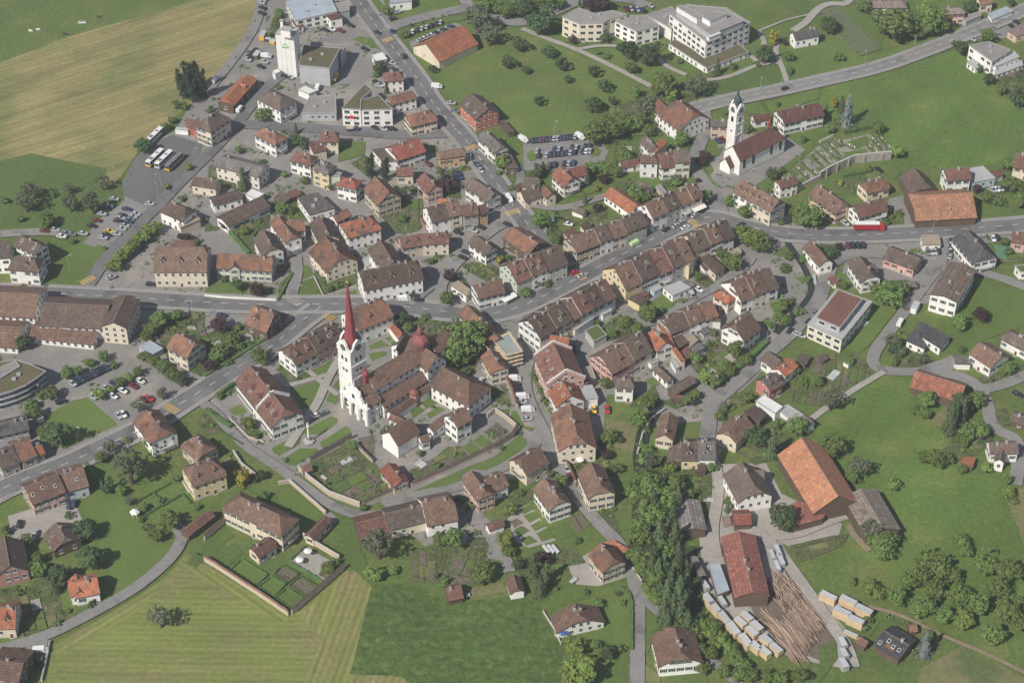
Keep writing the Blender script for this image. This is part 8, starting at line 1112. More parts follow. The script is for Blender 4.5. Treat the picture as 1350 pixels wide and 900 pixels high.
def flat_body(root, d, ident, first, opt):
    cx, cy = root.location.x, root.location.y; pts = ccw([(x - cx, y - cy) for x, y in d['pts']]); h, z0 = d['h'], d.get('z0', 0)
    n = len(pts)
    gx, gy = sum(p[0] for p in pts) / n, sum(p[1] for p in pts) / n
    def grow(e): return offset_ring(pts, e)
    b = MB(); b.prism(pts, z0, h - .05, 'wall_' + d['wall'], top=False); b.build('wall' if first else 'wing_wall', root)
    tile = d['roof'] not in ('lg', 'wr', 'moss', 'fg', 'green', 'bg', 'brf'); pm_ = 'roof_' + d['roof'] if tile else 'parapet'; e_ = .02 if tile else .12
    r = MB(); o, i2 = grow(.22), grow(-.12)
    r.prism(o, h - .3, h + e_, 'eave' if tile else 'parapet', top=False, bottom=True)
    for a in range(n):
        c = (a + 1) % n; r.face([(*o[a], h + e_), (*o[c], h + e_), (*i2[c], h + e_), (*i2[a], h + e_)], pm_); r.face([(*i2[c], h), (*i2[a], h), (*i2[a], h + e_), (*i2[c], h + e_)], pm_)
    r.face([(*p, h + (.0 if not tile else .02)) for p in i2], 'roof_' + d['roof'])
    ro = r.build('roof' if first else 'wing_roof', root)
    if d.get('win', 1):
        nst = max(1, int((h - z0) / 2.9)); hst = (h - z0 - .4) / nst; me = WIN['wide'] if h > 5 else WIN['']
        for a in range(n):
            p, q = pts[a], pts[(a + 1) % n]; l = math.hypot(q[0] - p[0], q[1] - p[1])
            if l < 2.5: continue
            k = max(1, int(l / (3.6 if h > 5 else 3))); ang = math.atan2(q[1] - p[1], q[0] - p[0])
            for i in range(nst):
                for j in range(k):
                    t = (j + .5) / k
                    window_at(root, me, (cx, cy, 0, 0), p[0] + (q[0] - p[0]) * t, p[1] + (q[1] - p[1]) * t, z0 + i * hst + hst * .55, ang, ident)
    if d['wall'] == 'net' and first:
        k = MB(); o3 = grow(1.1)
        for a in range(n):
            p, q = o3[a], o3[(a + 1) % n]; l = math.hypot(q[0] - p[0], q[1] - p[1]); m_ = max(2, int(l / 2.2))
            for i in range(m_ + 1): t = i / m_; x, y = p[0] + (q[0] - p[0]) * t, p[1] + (q[1] - p[1]) * t; k.tube((x, y, 0), (x, y, h + 1.2), .06, .06, 4, 'steel')
            for z in (2, 4, 6, 8, h + 1): k.tube((*p, z), (*q, z), .05, .05, 4, 'steel')
            for z in (2, 4, 6, 8):
                c2 = (a + 1) % n; k.face([(*o3[a], z), (*o3[c2], z), (*pts[c2], z), (*pts[a], z)], 'timber')
        kind(k.build('scaffold_frame', root), 'stuff')
    if d['wall'] == 'glassw' and first:
        for a in range(n):
            p, q = pts[a], pts[(a + 1) % n]; l = math.hypot(q[0] - p[0], q[1] - p[1]); an = math.atan2(q[1] - p[1], q[0] - p[0])
            if not facing(cx + p[0], cy + p[1], math.sin(an), -math.cos(an)): continue
            for zb in (.9, 3.5, 6.0):
                k = MB(); k.box(0.05, l - .05, -.12, .05, zb, zb + 1.5, 'glass'); k.box(0, l, -.3, .05, zb + 1.5, zb + 1.75, 'parapet')
                for u in range(1, int(l / 1.5)): k.box(u * 1.5 - .05, u * 1.5 + .05, -.16, -.1, zb, zb + 1.5, 'steel')
                k.build('window_band', root, (*p, 0), (0, 0, an))
    if first and h > 3.2 and abs(area(pts)) > 120:                      # roof boxes
        rr = random.Random(int(h * 100 + n))
        for i in range(2):
            t = rr.uniform(.2, .8); x = gx + (pts[0][0] - gx) * t * .5 * (1 if i else -1); y = gy + (pts[0][1] - gy) * t * .5 * (1 if i else -1)
            k = MB(); k.box(-.8, .8, -.6, .6, 0, .8, 'steel'); k.build('roof_vent', ro, (x, y, h + .02))
    return ro
def offset_ring(p, e):
    n = len(p); out = []
    for i in range(n):
        a, b, c = p[i - 1], p[i], p[(i + 1) % n]
        d1 = Vector((b[0] - a[0], b[1] - a[1])).normalized(); d2 = Vector((c[0] - b[0], c[1] - b[1])).normalized()
        n1 = Vector((d1.y, -d1.x)); n2 = Vector((d2.y, -d2.x)); m = (n1 + n2); m = m / max(.5, m.dot(n1)) if m.length > .1 else n1
        out.append((b[0] + m.x * e, b[1] + m.y * e))
    return out
def todict(t):
    if t[0] == 'g':
        k = ('c', 'r', 'L', 'hw', 'ze', 'zr', 'kA', 'kB', 'roof', 'wall', 'win'); d = dict(zip(k, t[1:12])); d['t'] = 'g'
        if len(t) > 12: d['end'] = t[12]
        return d
    return dict(zip(('t', 'pts', 'h', 'roof', 'wall', 'win', 'z0'), t))
ALLB = []
for name, label, cat, grp, opt, bodies in BUILD:
    ds = [todict(t) for t in bodies]; ALLB.append((name, label, cat, grp, opt, ds))
    for d in ds:
        if d['t'] == 'g': FOOT.append((rect(*d['c'], d['r'], d['L'], d['hw'] - .4), d['ze'] + .5, label))
        else: FOOT.append((d['pts'], d['h'], label))
LAND = []; ROOTS = {}
for name, label, cat, grp, opt, ds in ALLB:
    d = ds[0]
    if d['t'] == 'g': loc, rr = (*d['c'], 0), d['r']
    else: loc, rr = (sum(p[0] for p in d['pts']) / len(d['pts']), sum(p[1] for p in d['pts']) / len(d['pts']), 0), 0
    root = thing(name, label, cat, loc, rr, grp); ROOTS[label] = root
    LAND.append((loc[0], loc[1], label))
    for i, d in enumerate(ds):
        if d['t'] == 'g': gable_body(root, rr, d, label, i == 0, opt)
        else: flat_body(root, d, label, i == 0, opt)
# ================================================================ CHURCHES
def local(root, x, y):                                     # world point in the thing's own axes
    c, s = math.cos(-root.rotation_euler.z), math.sin(-root.rotation_euler.z); dx, dy = x - root.location.x, y - root.location.y
    return c * dx - s * dy, s * dx + c * dy
def extrude(b, pts, y0, y1, m, hole=None):
    """outline in x, z; thickness along y"""
    bm = bmesh.new(); vs = [bm.verts.new((x, y0, z)) for x, z in pts]; f = bm.faces.new(vs); r = bmesh.ops.triangulate(bm, faces=[f])
    bm.verts.index_update(); V = [v.co.copy() for v in bm.verts]; T = [[v.index for v in q.verts] for q in bm.faces]; bm.free()
    b.mesh_faces(V, T, m); b.mesh_faces([(v.x, y1, v.z) for v in V], [t[::-1] for t in T], m)
    for i in range(len(pts)):
        a, c = pts[i], pts[(i + 1) % len(pts)]; b.face([(a[0], y0, a[1]), (a[0], y1, a[1]), (c[0], y1, c[1]), (c[0], y0, c[1])], m)
def tower_parts(root, x, y, z0, rz, w, h, wall):
    b = MB(); b.box(-w / 2, w / 2, -w / 2, w / 2, z0, h, wall)
    for z in (h * .55, h * .78, h - .3): b.box(-w / 2 - .25, w / 2 + .25, -w / 2 - .25, w / 2 + .25, z, z + .5, 'trim')
    for sx in (-1, 1):
        for sy in (-1, 1): b.box(sx * (w / 2 - .35) - .5, sx * (w / 2 - .35) + .5, sy * (w / 2 - .35) - .5, sy * (w / 2 - .35) + .5, z0, h * .78, wall)
    return b.build('tower_shaft', root, (x, y, 0), (0, 0, rz))
def clock_mesh(r):
    b = MB(); n = 20
    for rr, yy, m in ((r * 1.16, -.1, 'trim'), (r, -.16, 'clockface')):
        p = [(rr * math.cos(2 * PI * i / n), rr * math.sin(2 * PI * i / n)) for i in range(n)]; b.face([(a, yy, c) for a, c in p], m)
        for i in range(n): a, c = p[i], p[(i + 1) % n]; b.face([(a[0], .05, a[1]), (c[0], .05, c[1]), (c[0], yy, c[1]), (a[0], yy, a[1])], m)
    for i in range(12): t = i * PI / 6; b.box(r * .82 * math.cos(t) - r * .05, r * .82 * math.cos(t) + r * .05, -.19, -.15, r * .82 * math.sin(t) - r * .05, r * .82 * math.sin(t) + r * .05, 'gold')
    b.box(-.06, .06, -.21, -.17, 0, r * .7, 'gold'); b.box(0, r * .5, -.21, -.17, -.06, .06, 'gold')
    return b.mesh('clock_face')
# --- abbey
ab = ROOTS[ABBEY['label']]; AR = ab.rotation_euler.z
fx, fy = local(ab, *ABBEY['front']); FW_ = ABBEY['fw']
b = MB(); n = 6; half = FW_ / 2; out = [(-half, 0), (-half, 8.2)]
for y, z in ((-half + .2, 9.2), (-half + 2.6, 9.4), (-half + 3.0, 10.4), (-half + 3.6, 11.6), (-half + 4.2, 12.6), (-half + 4.6, 13.2), (-2.2, 14.3), (0, 15.2)): out.append((y, z))
out += [(-y, z) for y, z in out[1:-1][::-1]] + [(half, 0)]
bays = [(-half + 1.2, -half + 4.9), (-1.9, 1.9), (half - 4.9, half - 1.2)]
low = []
for a, c in bays[::-1]:
    low += [(c, 0), (c, 5.0)] + [((a + c) / 2 + (c - a) / 2 * math.cos(PI * i / n), 5.0 + (c - a) / 2 * math.sin(PI * i / n)) for i in range(1, n)] + [(a, 5.0), (a, 0)]
extrude(b, out + low, -.5, .5, 'wall_white')
for z, hh in ((8.2, half), ): b.box(-hh - .3, hh + .3, -.8, .8, z, z + .45, 'trim')
b.box(-half + 4.0, half - 4.0, -.75, .75, 12.2, 12.5, 'trim')
for s in [-half + .7, bays[0][1] + .75, -bays[0][1] - .75, half - .7]: b.box(s - .55, s + .55, -.85, -.45, 0, 8.2, 'wall_white')
fac = b.build('facade', ab, (fx, fy, 0), (0, 0, -PI / 2))
sb = MB(); sb.box(-.35, .35, -.35, .35, 0, .6, 'wall_white'); sb.lathe([(.3, .6), (.42, 1.0), (.28, 1.6), (.34, 1.95), (.12, 2.15), (.2, 2.3), (.2, 2.5), (0, 2.65)], 8, 'wall_white'); STAT = sb.mesh('statue')
for s, z in ((-half + .7, 8.6), (half - .7, 8.6), (-half + 4.2, 12.6), (half - 4.2, 12.6), (0, 15.1)): place('statue', STAT, fac, (s, 0, z))
niche = MB(); niche.box(-.7, .7, -.62, -.45, 9.6, 11.6, 'glass'); niche.box(-.95, .95, -.6, -.45, 9.4, 11.8, 'trim'); niche.build('niche', fac)
b = MB()
for s in (-1, 1):
    for u in (1.2, 4.6, 7.8): b.box(fx + u - .6, fx + u + .6, s * (half - .7) - .6 + fy, s * (half - .7) + .6 + fy, 0, 6, 'wall_white')
b.build('porch_pier', ab); kind(ab.children[-1], 'stuff') if False else None
tx, ty = local(ab, *ABBEY['tower']); tw, th = 7.4, ABBEY['th']
sh = tower_parts(ab, tx, ty, 0, 0, tw, th, 'wall_white')
CL = clock_mesh(1.45)
gb = MB(); prof = [(-tw / 2 - .2, 0), (tw / 2 + .2, 0), (tw / 2, 1.3), (2.2, 2.2), (1.9, 3.6), (1.2, 4.6), (.5, 5.2), (0, 5.6), (-.5, 5.2), (-1.2, 4.6), (-1.9, 3.6), (-2.2, 2.2), (-tw / 2, 1.3)]
extrude(gb, prof, -.35, .35, 'wall_white'); extrude(gb, [(x * 1.05, z + .22) for x, z in prof[2:]] + [(x, z) for x, z in prof[2:]][::-1], -.5, .4, 'trim'); GAB = gb.mesh('clock_gable')
gr = MB(); gr.face([(0, -.3, 5.4), (-1.6, -.3, 3.9), (-1.6, tw / 2, 3.9), (0, tw / 2, 5.4)], 'red_metal'); gr.face([(0, -.3, 5.4), (0, tw / 2, 5.4), (1.6, tw / 2, 3.9), (1.6, -.3, 3.9)], 'red_metal')
for i in range(4):
    a = i * PI / 2; o = place('clock_gable', GAB, ab, (tx + math.sin(a) * (tw / 2 - .1), ty - math.cos(a) * (tw / 2 - .1), th + .2), (0, 0, a))
    place('clock_face', CL, o, (0, -.36, 2.2))
for i in range(4):                                          # belfry openings
    a = i * PI / 2
    for s in (-1, 1): place('belfry_window', WIN['archs'], ab, (tx + math.sin(a) * (tw / 2 + .02) + s * 1.1 * math.cos(a), ty - math.cos(a) * (tw / 2 + .02) + s * 1.1 * math.sin(a), th * .89), (0, 0, a))
    for s in (-1, 1): place('tower_window', WIN[''], ab, (tx + math.sin(a) * (tw / 2 + .02) + s * .9 * math.cos(a), ty - math.cos(a) * (tw / 2 + .02) + s * .9 * math.sin(a), th * .69), (0, 0, a))
b = MB(); H = ABBEY['tip'] - th; b.lathe([(tw * .52, 0.3), (tw * .46, H * .05), (tw * .40, H * .1), (tw * .355, H * .16), (tw * .3, H * .25), (tw * .24, H * .38), (tw * .18, H * .54), (tw * .115, H * .72), (tw * .055, H * .88), (.08, H - 2.4), (.08, H - 2)], 8, 'red_metal', rot=PI / 8)
sp = b.build('spire', ab, (tx, ty, th))
b = MB(); b.lathe([(0, H - 2.1), (.4, H - 1.8), (.4, H - 1.5), (0, H - 1.2)], 8, 'gold'); b.box(-.06, .06, -.06, .06, H - 1.4, H + .6, 'gold'); b.box(-.5, .5, -.06, .06, H - .3, H - .15, 'gold'); b.build('cross', sp)
dx_, dy_ = local(ab, *ABBEY['dome'])
b = MB(); b.lathe([(3.2, 11), (3.2, 16.8), (3.4, 17), (3.4, 17.3), (3.2, 17.3)], 8, 'roof_rb', rot=PI / 8)
dr = b.build('dome_drum', ab, (dx_, dy_, 0))
b = MB(); b.lathe([(3.7, 17.2), (3.6, 18.0), (3.2, 18.9), (2.5, 19.6), (1.7, 20.1), (1.1, 20.4)], 8, 'red_dull', rot=PI / 8); dome = b.build('dome', ab, (dx_, dy_, 0))
b = MB(); b.lathe([(1.0, 20.4), (1.0, 21.9), (1.3, 22.1), (1.15, 22.9), (.7, 23.6), (.25, 24.5), (.25, 24.8), (.45, 25.1), (.3, 25.5), (0, 25.8)], 8, 'red_dull', rot=PI / 8); b.build('lantern', dome)
tq = local(ab, *ABBEY['turret'])
b = MB(); b.box(-.9, .9, -.9, .9, 13, 17.2, 'red_metal'); b.lathe([(1.4, 17.2), (1.2, 18.2), (.6, 18.8), (.5, 19.3), (.7, 19.8), (.3, 20.5), (0, 21.6)], 8, 'red_metal', rot=PI / 8); b.build('roof_turret', ab, (*tq, 0))
tq = local(ab, *ABBEY['stair'])
b = MB(); b.lathe([(1.7, 0), (1.7, 5.2), (2.0, 5.3)], 8, 'wall_pink', rot=PI / 8); b.lathe([(2.0, 5.3), (1.8, 6.3), (1.1, 7.0), (.2, 7.5), (0, 8.1)], 8, 'red_dull', rot=PI / 8); b.build('stair_turret', ab, (*tq, 0))
# --- second church
ch = ROOTS[CHURCH['label']]
tx, ty = local(ch, *CHURCH['tower']); tw, th = 4.7, CHURCH['th']
tower_parts(ch, tx, ty, 0, 0, tw, th, 'wall_white')
CL2 = clock_mesh(1.05)
gb = MB(); pr = [(-tw / 2 - .2, 0), (tw / 2 + .2, 0), (tw / 2 - .4, 1.6), (1.2, 3.0), (0, 4.2), (-1.2, 3.0), (-tw / 2 + .4, 1.6)]; extrude(gb, pr, -.3, .3, 'wall_white'); GAB2 = gb.mesh('clock_gable')
for i in range(4):
    a = i * PI / 2; o = place('clock_gable', GAB2, ch, (tx + math.sin(a) * (tw / 2 - .1), ty - math.cos(a) * (tw / 2 - .1), th + .2), (0, 0, a)); place('clock_face', CL2, o, (0, -.32, 1.5))
    place('belfry_window', WIN['archs'], ch, (tx + math.sin(a) * (tw / 2 + .02), ty - math.cos(a) * (tw / 2 + .02), th * .86), (0, 0, a), (1.3, 1, 1.3)); place('tower_window', WIN[''], ch, (tx + math.sin(a) * (tw / 2 + .02), ty - math.cos(a) * (tw / 2 + .02), th * .62), (0, 0, a), (.7, 1, .8))
b = MB(); b.lathe([(3.1, 0), (2.8, 1.0), (2.0, 2.2), (1.6, 3.0), (1.45, 4.2), (1.9, 4.5), (1.9, 5.0), (1.5, 6.0), (.9, 6.8), (.5, 7.4), (.5, 8.8), (.55, 9.1), (.3, 10.2), (.1, 12), (0, 14.5)], 8, 'copper_green', rot=PI / 8); b.build('copper_dome', ch, (tx, ty, th + .3))
tq = local(ch, *CHURCH['turret']); b = MB(); b.box(-.6, .6, -.6, .6, 11, 15.2, 'red_metal'); b.lathe([(.9, 15.2), (.6, 15.9), (.12, 16.5), (0, 17.6)], 8, 'red_metal'); b.build('roof_turret', ch, (*tq, 0))
# --- silo lettering, mural, cross-road details
sx, sy, srz = SIGN['silo']
def text(name, body, size, m, parent, loc, rot, bold=0):
    cu = bpy.data.curves.new(name, 'FONT'); cu.body = body; cu.size = size; cu.align_x = 'CENTER'; cu.extrude = .03; cu.offset = bold
    t = bpy.data.objects.new(name, cu); COL.objects.link(t); bpy.context.view_layer.update()
    me = bpy.data.meshes.new_from_object(t); bpy.data.objects.remove(t); me.materials.clear(); me.materials.append(M[m])
    return kind(place(name, me, parent, loc, rot), 'stuff')
si = ROOTS[SIGN['silo_label']]; lx, ly = local(si, sx, sy)
text('sign_lettering', 'landi', 1.7, 'logo_green', si, (lx + math.sin(srz) * .06, ly - math.cos(srz) * .06, 15.6), (PI / 2, 0, srz), .03)
b = MB(); b.face([(-1.7, -.08, 17.1), (-1.0, -.08, 17.1), (0, -.08, 17.7), (1.0, -.08, 17.1), (1.7, -.08, 17.1), (0, -.08, 18.1)], 'logo_green'); b.build('sign_emblem', si, (lx, ly, 0), (0, 0, srz))
for i in (-1, 0, 1): b = MB(); b.box(-.05, .05, -.05, .03, .5, 22, 'concrete'); b.build('panel_joint', si, (lx + math.cos(srz) * i * 2.3, ly + math.sin(srz) * i * 2.3, 0), (0, 0, srz))
ap = ROOTS[SIGN['apt_label']]; mx_, my_ = local(ap, *SIGN['apt'][:2]); mrz = SIGN['apt'][2]
b = MB(); b.lathe([(0, .06), (1.5, .06), (1.5, 0)], 12, 'logo_red'); ml = MB()
mu = MB(); n = 12
mu.face([(1.25 * math.cos(2 * PI * i / n), -.1, 1.05 * math.sin(2 * PI * i / n)) for i in range(n)], 'logo_red')
for i in range(11):
    a = 2 * PI * i / 11; x, z = 2.9 * math.cos(a) * 1.15, 1.9 * math.sin(a); mu.face([(x - .38, -.08, z), (x, -.08, z - .28), (x + .38, -.08, z), (x, -.08, z + .28)], 'logo_grey')
mu.build('mural', ap, (mx_, my_, 5.0), (0, 0, mrz))

# ================================================================ PLANTS
def rdir(r):
    z = r.uniform(-1, 1); a = r.uniform(0, 2 * PI); s = math.sqrt(1 - z * z); return Vector((s * math.cos(a), s * math.sin(a), z))
def leaf(b, p, nrm, s, r, m):
    t = nrm.orthogonal().normalized(); t.rotate(__import__('mathutils').Quaternion(nrm, r.uniform(0, 6.28))); u = nrm.cross(t); s2 = s * r.uniform(.5, 1)
    b.face([p - t * s, p - u * s2, p + t * s, p + u * s2], m)
def crown_mesh(kindk, seed, nc, nl, ls, m):
    """unit crown: radius about 1, centre at the origin; leaf clumps spread unevenly through the volume"""
    r = random.Random(seed); b = MB()
    if kindk == 'cone':
        for i in range(nc):
            t = (i + r.random()) / nc; z = -1 + 2 * t; rad = (1 - t) ** .8 * .95 + .04; a = r.uniform(0, 6.28); k = r.uniform(.55, 1.08)
            for j in range(nl):
                q = r.random(); p = Vector((math.cos(a) * rad * k * q, math.sin(a) * rad * k * q, z - .16 * q * rad)) + rdir(r) * .085
                n = (Vector((math.cos(a), math.sin(a), .75)) + rdir(r) * .6).normalized(); leaf(b, p, n, ls * r.uniform(.7, 1.3), r, m)
        b.lathe([(.5, -.98), (.34, -.3), (.16, .4), (.02, .93)], 7, m); return b.mesh('crown')
    asym = [rdir(r) for _ in range(4)]
    for i in range(nc):
        d = rdir(r); d.z = d.z * .9 + .12; rad = r.uniform(.5, .88) * (1 + .3 * sum(max(0, d.dot(a)) ** 3 for a in asym) - .2)
        if kindk == 'column': c = Vector((d.x * .7 * rad, d.y * .7 * rad, r.uniform(-.92, .9))); cr = r.uniform(.2, .34) * (1.15 - .45 * abs(c.z))
        else: c = d * rad; cr = r.choice([r.uniform(.12, .24), r.uniform(.22, .4)])
        if kindk == 'loose': cr *= .8
        if kindk == 'bush': c.z = max(c.z, -.75)
        for j in range(nl):
            n = rdir(r); n = (n + d * .5 + Vector((0, 0, .35))).normalized(); p = c + n * cr * r.uniform(.65, 1.05); p.z -= .06 * cr
            leaf(b, p, (n + rdir(r) * .45).normalized(), ls * r.uniform(.6, 1.35), r, m)
    k = .5 if kindk != 'loose' else .3
    vs = []; ns = 8
    b.lathe([(0, -k * .9), (k * .8, -k * .5), (k * 1.05, 0), (k * .8, k * .6), (0, k)], 8, m)
    return b.mesh('crown')
CR_ = {}
for kk, (ty, n, nl, ls) in dict(r=('round', 62, 30, .082), d=('round', 58, 30, .085), l=('round', 52, 28, .085), o=('round', 55, 26, .085), w=('loose', 74, 18, .07), k=('round', 50, 28, .085), f=('loose', 50, 22, .095), b=('bush', 26, 24, .13), y=('column', 40, 22, .1),
                                p=('column', 60, 26, .075), c=('cone', 150, 12, .07), s=('cone', 140, 12, .075)).items():
    CR_[kk] = [crown_mesh(ty, 11 * i + ord(kk), n, nl, ls, 'leaf_' + (kk if kk != 'o' else 'r')) for i in range(7 if kk == 'r' else 4 if kk in 'bldwc' else 2)]
tb = MB(); tb.tube((0, 0, 0), (.03, .02, .62), .085, .05, 7, 'bark')
for a, e in ((.4, .55), (2.1, .6), (3.8, .5), (5.2, .62)): tb.tube((.02, .01, .38 + e * .2), (math.cos(a) * .26, math.sin(a) * .26, .62 + e * .2), .035, .012, 5, 'bark')
TRUNK = tb.mesh('trunk')
TN = dict(r=('round_tree', 'tree', 'round green broadleaf tree'), d=('dark_tree', 'tree', 'dark green broadleaf tree'), l=('light_tree', 'tree', 'bright light green tree'), o=('slender_tree', 'tree', 'slender green tree'), c=('conifer', 'tree', 'dark pointed conifer'),
          p=('poplar', 'tree', 'tall dark columnar tree'), b=('bush', 'bush', 'low green bush'), w=('feathery_tree', 'tree', 'grey-green feathery tree'), k=('copper_tree', 'tree', 'dark purple copper tree'), y=('golden_tree', 'tree', 'golden yellow narrow tree'),
          s=('blue_spruce', 'tree', 'pale blue spruce'), f=('orchard_tree', 'tree', 'small dark orchard tree'))
TRATIO = dict(r=1.1, d=1.15, l=1.1, o=1.5, c=2., p=2.6, b=.85, w=1.25, k=1.1, y=1.3, s=1.9, f=.95)
STOP = {'with', 'and', 'the', 'of', 'in', 'by', 'on', 'at', 'beside', 'a', 'its', 'one', 'two', 'big', 'to', 'between', 'from', 'behind', 'above', 'below', 'long', 'small', 'white', 'dark', 'next', 'near', 'under', 'over', 'among', 'opposite', 'left', 'its', 'framed', 'half-hipped', 'tall', 'south', 'joined', 'along'}
def ref(label, n):
    w = label.split()
    if len(w) > n:
        w = w[:n]
        while w[-1] in STOP: w.pop()
    return ' '.join(w)
LAND += LANDX
plants = []
for t in TREES.split(';'):
    k, x, y, D = t.split(','); plants.append((k, float(x) / 10, float(y) / 10, float(D) / 10 * TRATIO[k], float(D) / 10))
groups = {}
for i, (k, x, y, h, D) in enumerate(plants):
    lm = min(LAND, key=lambda q: (q[0] - x) ** 2 + (q[1] - y) ** 2); groups.setdefault((k, lm[2]), []).append(i)
PL = {}
for (k, lm), ids in groups.items():
    ids.sort(key=lambda i: rowx(plants[i][1], plants[i][2]))
    for j, i in enumerate(ids): PL[i] = ordinal(j, len(ids)) + TN[k][2] + ' near the ' + ref(lm, 9 if len(ids) < 2 else 8)
seen = {}
for i in sorted(PL):
    if PL[i] in seen: PL[i] = 'another ' + PL[i]
    seen[PL[i]] = 1
rt = random.Random(3)
for i, (k, x, y, h, D) in enumerate(plants):
    nm, cat, _ = TN[k]; rz = rt.uniform(0, 6.28)
    root = thing(nm, PL[i], cat, (x, y, 0), rz, {'b': 'bushes', 'f': 'orchard trees'}.get(k, 'trees'))
    cm = CR_[k][i % len(CR_[k])]; hd = D / 2
    hd *= 1.1
    if k == 'b': place('foliage', cm, root, (0, 0, h * .45), (0, 0, 0), (hd, hd * rt.uniform(.8, 1.15), h * .55)); continue
    hd *= 1.18 if k == 'c' else 1.0; ch_ = h * .96 if k in 'cps' else min(D * .98, h * .88) if k not in 'oy' else h * .9
    place('trunk', TRUNK, root, (0, 0, -.1), (0, 0, 0), (h * .8 if k not in 'cps' else h * .35, h * .8 if k not in 'cps' else h * .35, h))
    place('crown', cm, root, (0, 0, h - ch_ / 2), (0, 0, 0), (hd * 1.12, hd * rt.uniform(1.0, 1.18), ch_ / 2 * 1.06))
# gardens: low plants nobody could count, one mass per garden
rg = random.Random(5)
def clump(b, x, y, z, s, m, n=9):
    for _ in range(n):
        d = rdir(rg); d.z = abs(d.z); p = Vector((x, y, z)) + Vector((d.x * s, d.y * s, d.z * s * .9)) * rg.uniform(.6, 1)
        leaf(b, p, (d + rdir(rg) * .5).normalized(), s * rg.uniform(.3, .5), rg, m)
def blocked(x, y):
    for poly, h, l in FOOT:
        if abs(poly[0][0] - x) < 50 and abs(poly[0][1] - y) < 50 and inside(x, y, poly): return True
    for rn, rm, rw, rd, rp in ROADS:
        for p in rp:
            if abs(p[0] - x) < rw * .6 and abs(p[1] - y) < rw * .6: return True
    return False
for name, m, pts, z in LEVEL:
    if m not in ('garden', 'veg', 'forestfloor', 'soil') and name != 'pavement': continue
    xs = [p[0] for p in pts]; ys = [p[1] for p in pts]; A = abs(area(pts)); b = MB(); dens = {'garden': .13, 'veg': .09, 'forestfloor': .1, 'soil': .0, 'paving': .1}[m]
    for _ in range(int(A * dens * (max(xs) - min(xs)) * (max(ys) - min(ys)) / max(A, 1))):
        x, y = rg.uniform(min(xs), max(xs)), rg.uniform(min(ys), max(ys))
        if m == 'paving' and (mnoise.noise(Vector((x * .045, y * .045, 3))) < .03 or any(n2 in ('lawn', 'car_park', 'bus_yard', 'yard', 'stream') and abs(p2[0][0] - x) < 80 and inside(x, y, p2) for n2, m2, p2, z2 in LEVEL)): continue
        if inside(x, y, pts) and not blocked(x, y): clump(b, x, y, z, rg.choice([.4, .5, .7, 1.0, 1.4]) if m != 'veg' else rg.uniform(.3, .6), rg.choice(['leaf_g', 'leaf_g', 'leaf_b', 'leaf_d', 'leaf_l']))
    if m in ('veg', 'soil') and A > 12:                      # planted rows
        i = max(range(len(pts)), key=lambda i: math.hypot(pts[i][0] - pts[i - 1][0], pts[i][1] - pts[i - 1][1])); a = math.atan2(pts[i][1] - pts[i - 1][1], pts[i][0] - pts[i - 1][0]); ca, sa = math.cos(a), math.sin(a)
        us = [ca * p[0] + sa * p[1] for p in pts]; vv = [-sa * p[0] + ca * p[1] for p in pts]; v = min(vv) + .8
        while v < max(vv):
            u = min(us); on = rg.random() < .85; mm = rg.choice(['leaf_g', 'leaf_l', 'leaf_b', 'leaf_d'])
            while u < max(us):
                x, y = ca * u - sa * v, sa * u + ca * v
                if rg.random() < .04: on = not on
                if on and inside(x, y, pts) and not blocked(x, y): clump(b, x, y, z, rg.uniform(.35, .62), mm, 6)
                u += .75
            v += rg.choice([1.2, 1.5, 1.9])
    if b.f: kind(b.build('undergrowth' if m == 'forestfloor' else 'shrubbery' if m == 'paving' else 'garden_plants'), 'stuff')
for pts, h, w, label in HEDGES:
    b = MB(); core = []
    for a, c in zip(pts, pts[1:]):
        l = math.hypot(c[0] - a[0], c[1] - a[1]); dx, dy = (c[0] - a[0]) / l, (c[1] - a[1]) / l; px_, py_ = -dy, dx
        q = [(a[0] + px_ * w * .42, a[1] + py_ * w * .42), (a[0] - px_ * w * .42, a[1] - py_ * w * .42), (c[0] - px_ * w * .42, c[1] - py_ * w * .42), (c[0] + px_ * w * .42, c[1] + py_ * w * .42)]
        b.prism(ccw(q), 0, h * .88 + .3, 'leaf_h')
        for _ in range(int(l * (h + w) * 5)):
            t = rg.random(); s = rg.choice([-1, 1, 0]); o = s * w * .5 if s else rg.uniform(-.5, .5) * w; zz = rg.uniform(.1, h) if s else h
            n = Vector((px_ * s, py_ * s, .3 if s else 1)) + rdir(rg) * .6
            leaf(b, Vector((a[0] + (c[0] - a[0]) * t + px_ * o, a[1] + (c[1] - a[1]) * t + py_ * o, zz + .3 + rg.uniform(-.08, .12))), n.normalized(), rg.uniform(.16, .3), rg, 'leaf_h')
    tag(b.build('hedge'), label, 'hedge', 'clipped hedges')
V0, V1, V2, V3 = VINE; VINES = []
for _ in range(3):
    b = MB(); b.tube((0, 0, 0), (0, 0, .7), .05, .04, 5, 'bark')
    for u in (-.6, -.2, .2, .6): clump(b, u, 0, .35, rg.uniform(.4, .55), 'leaf_d', 8)
    VINES.append(b.mesh('vine'))
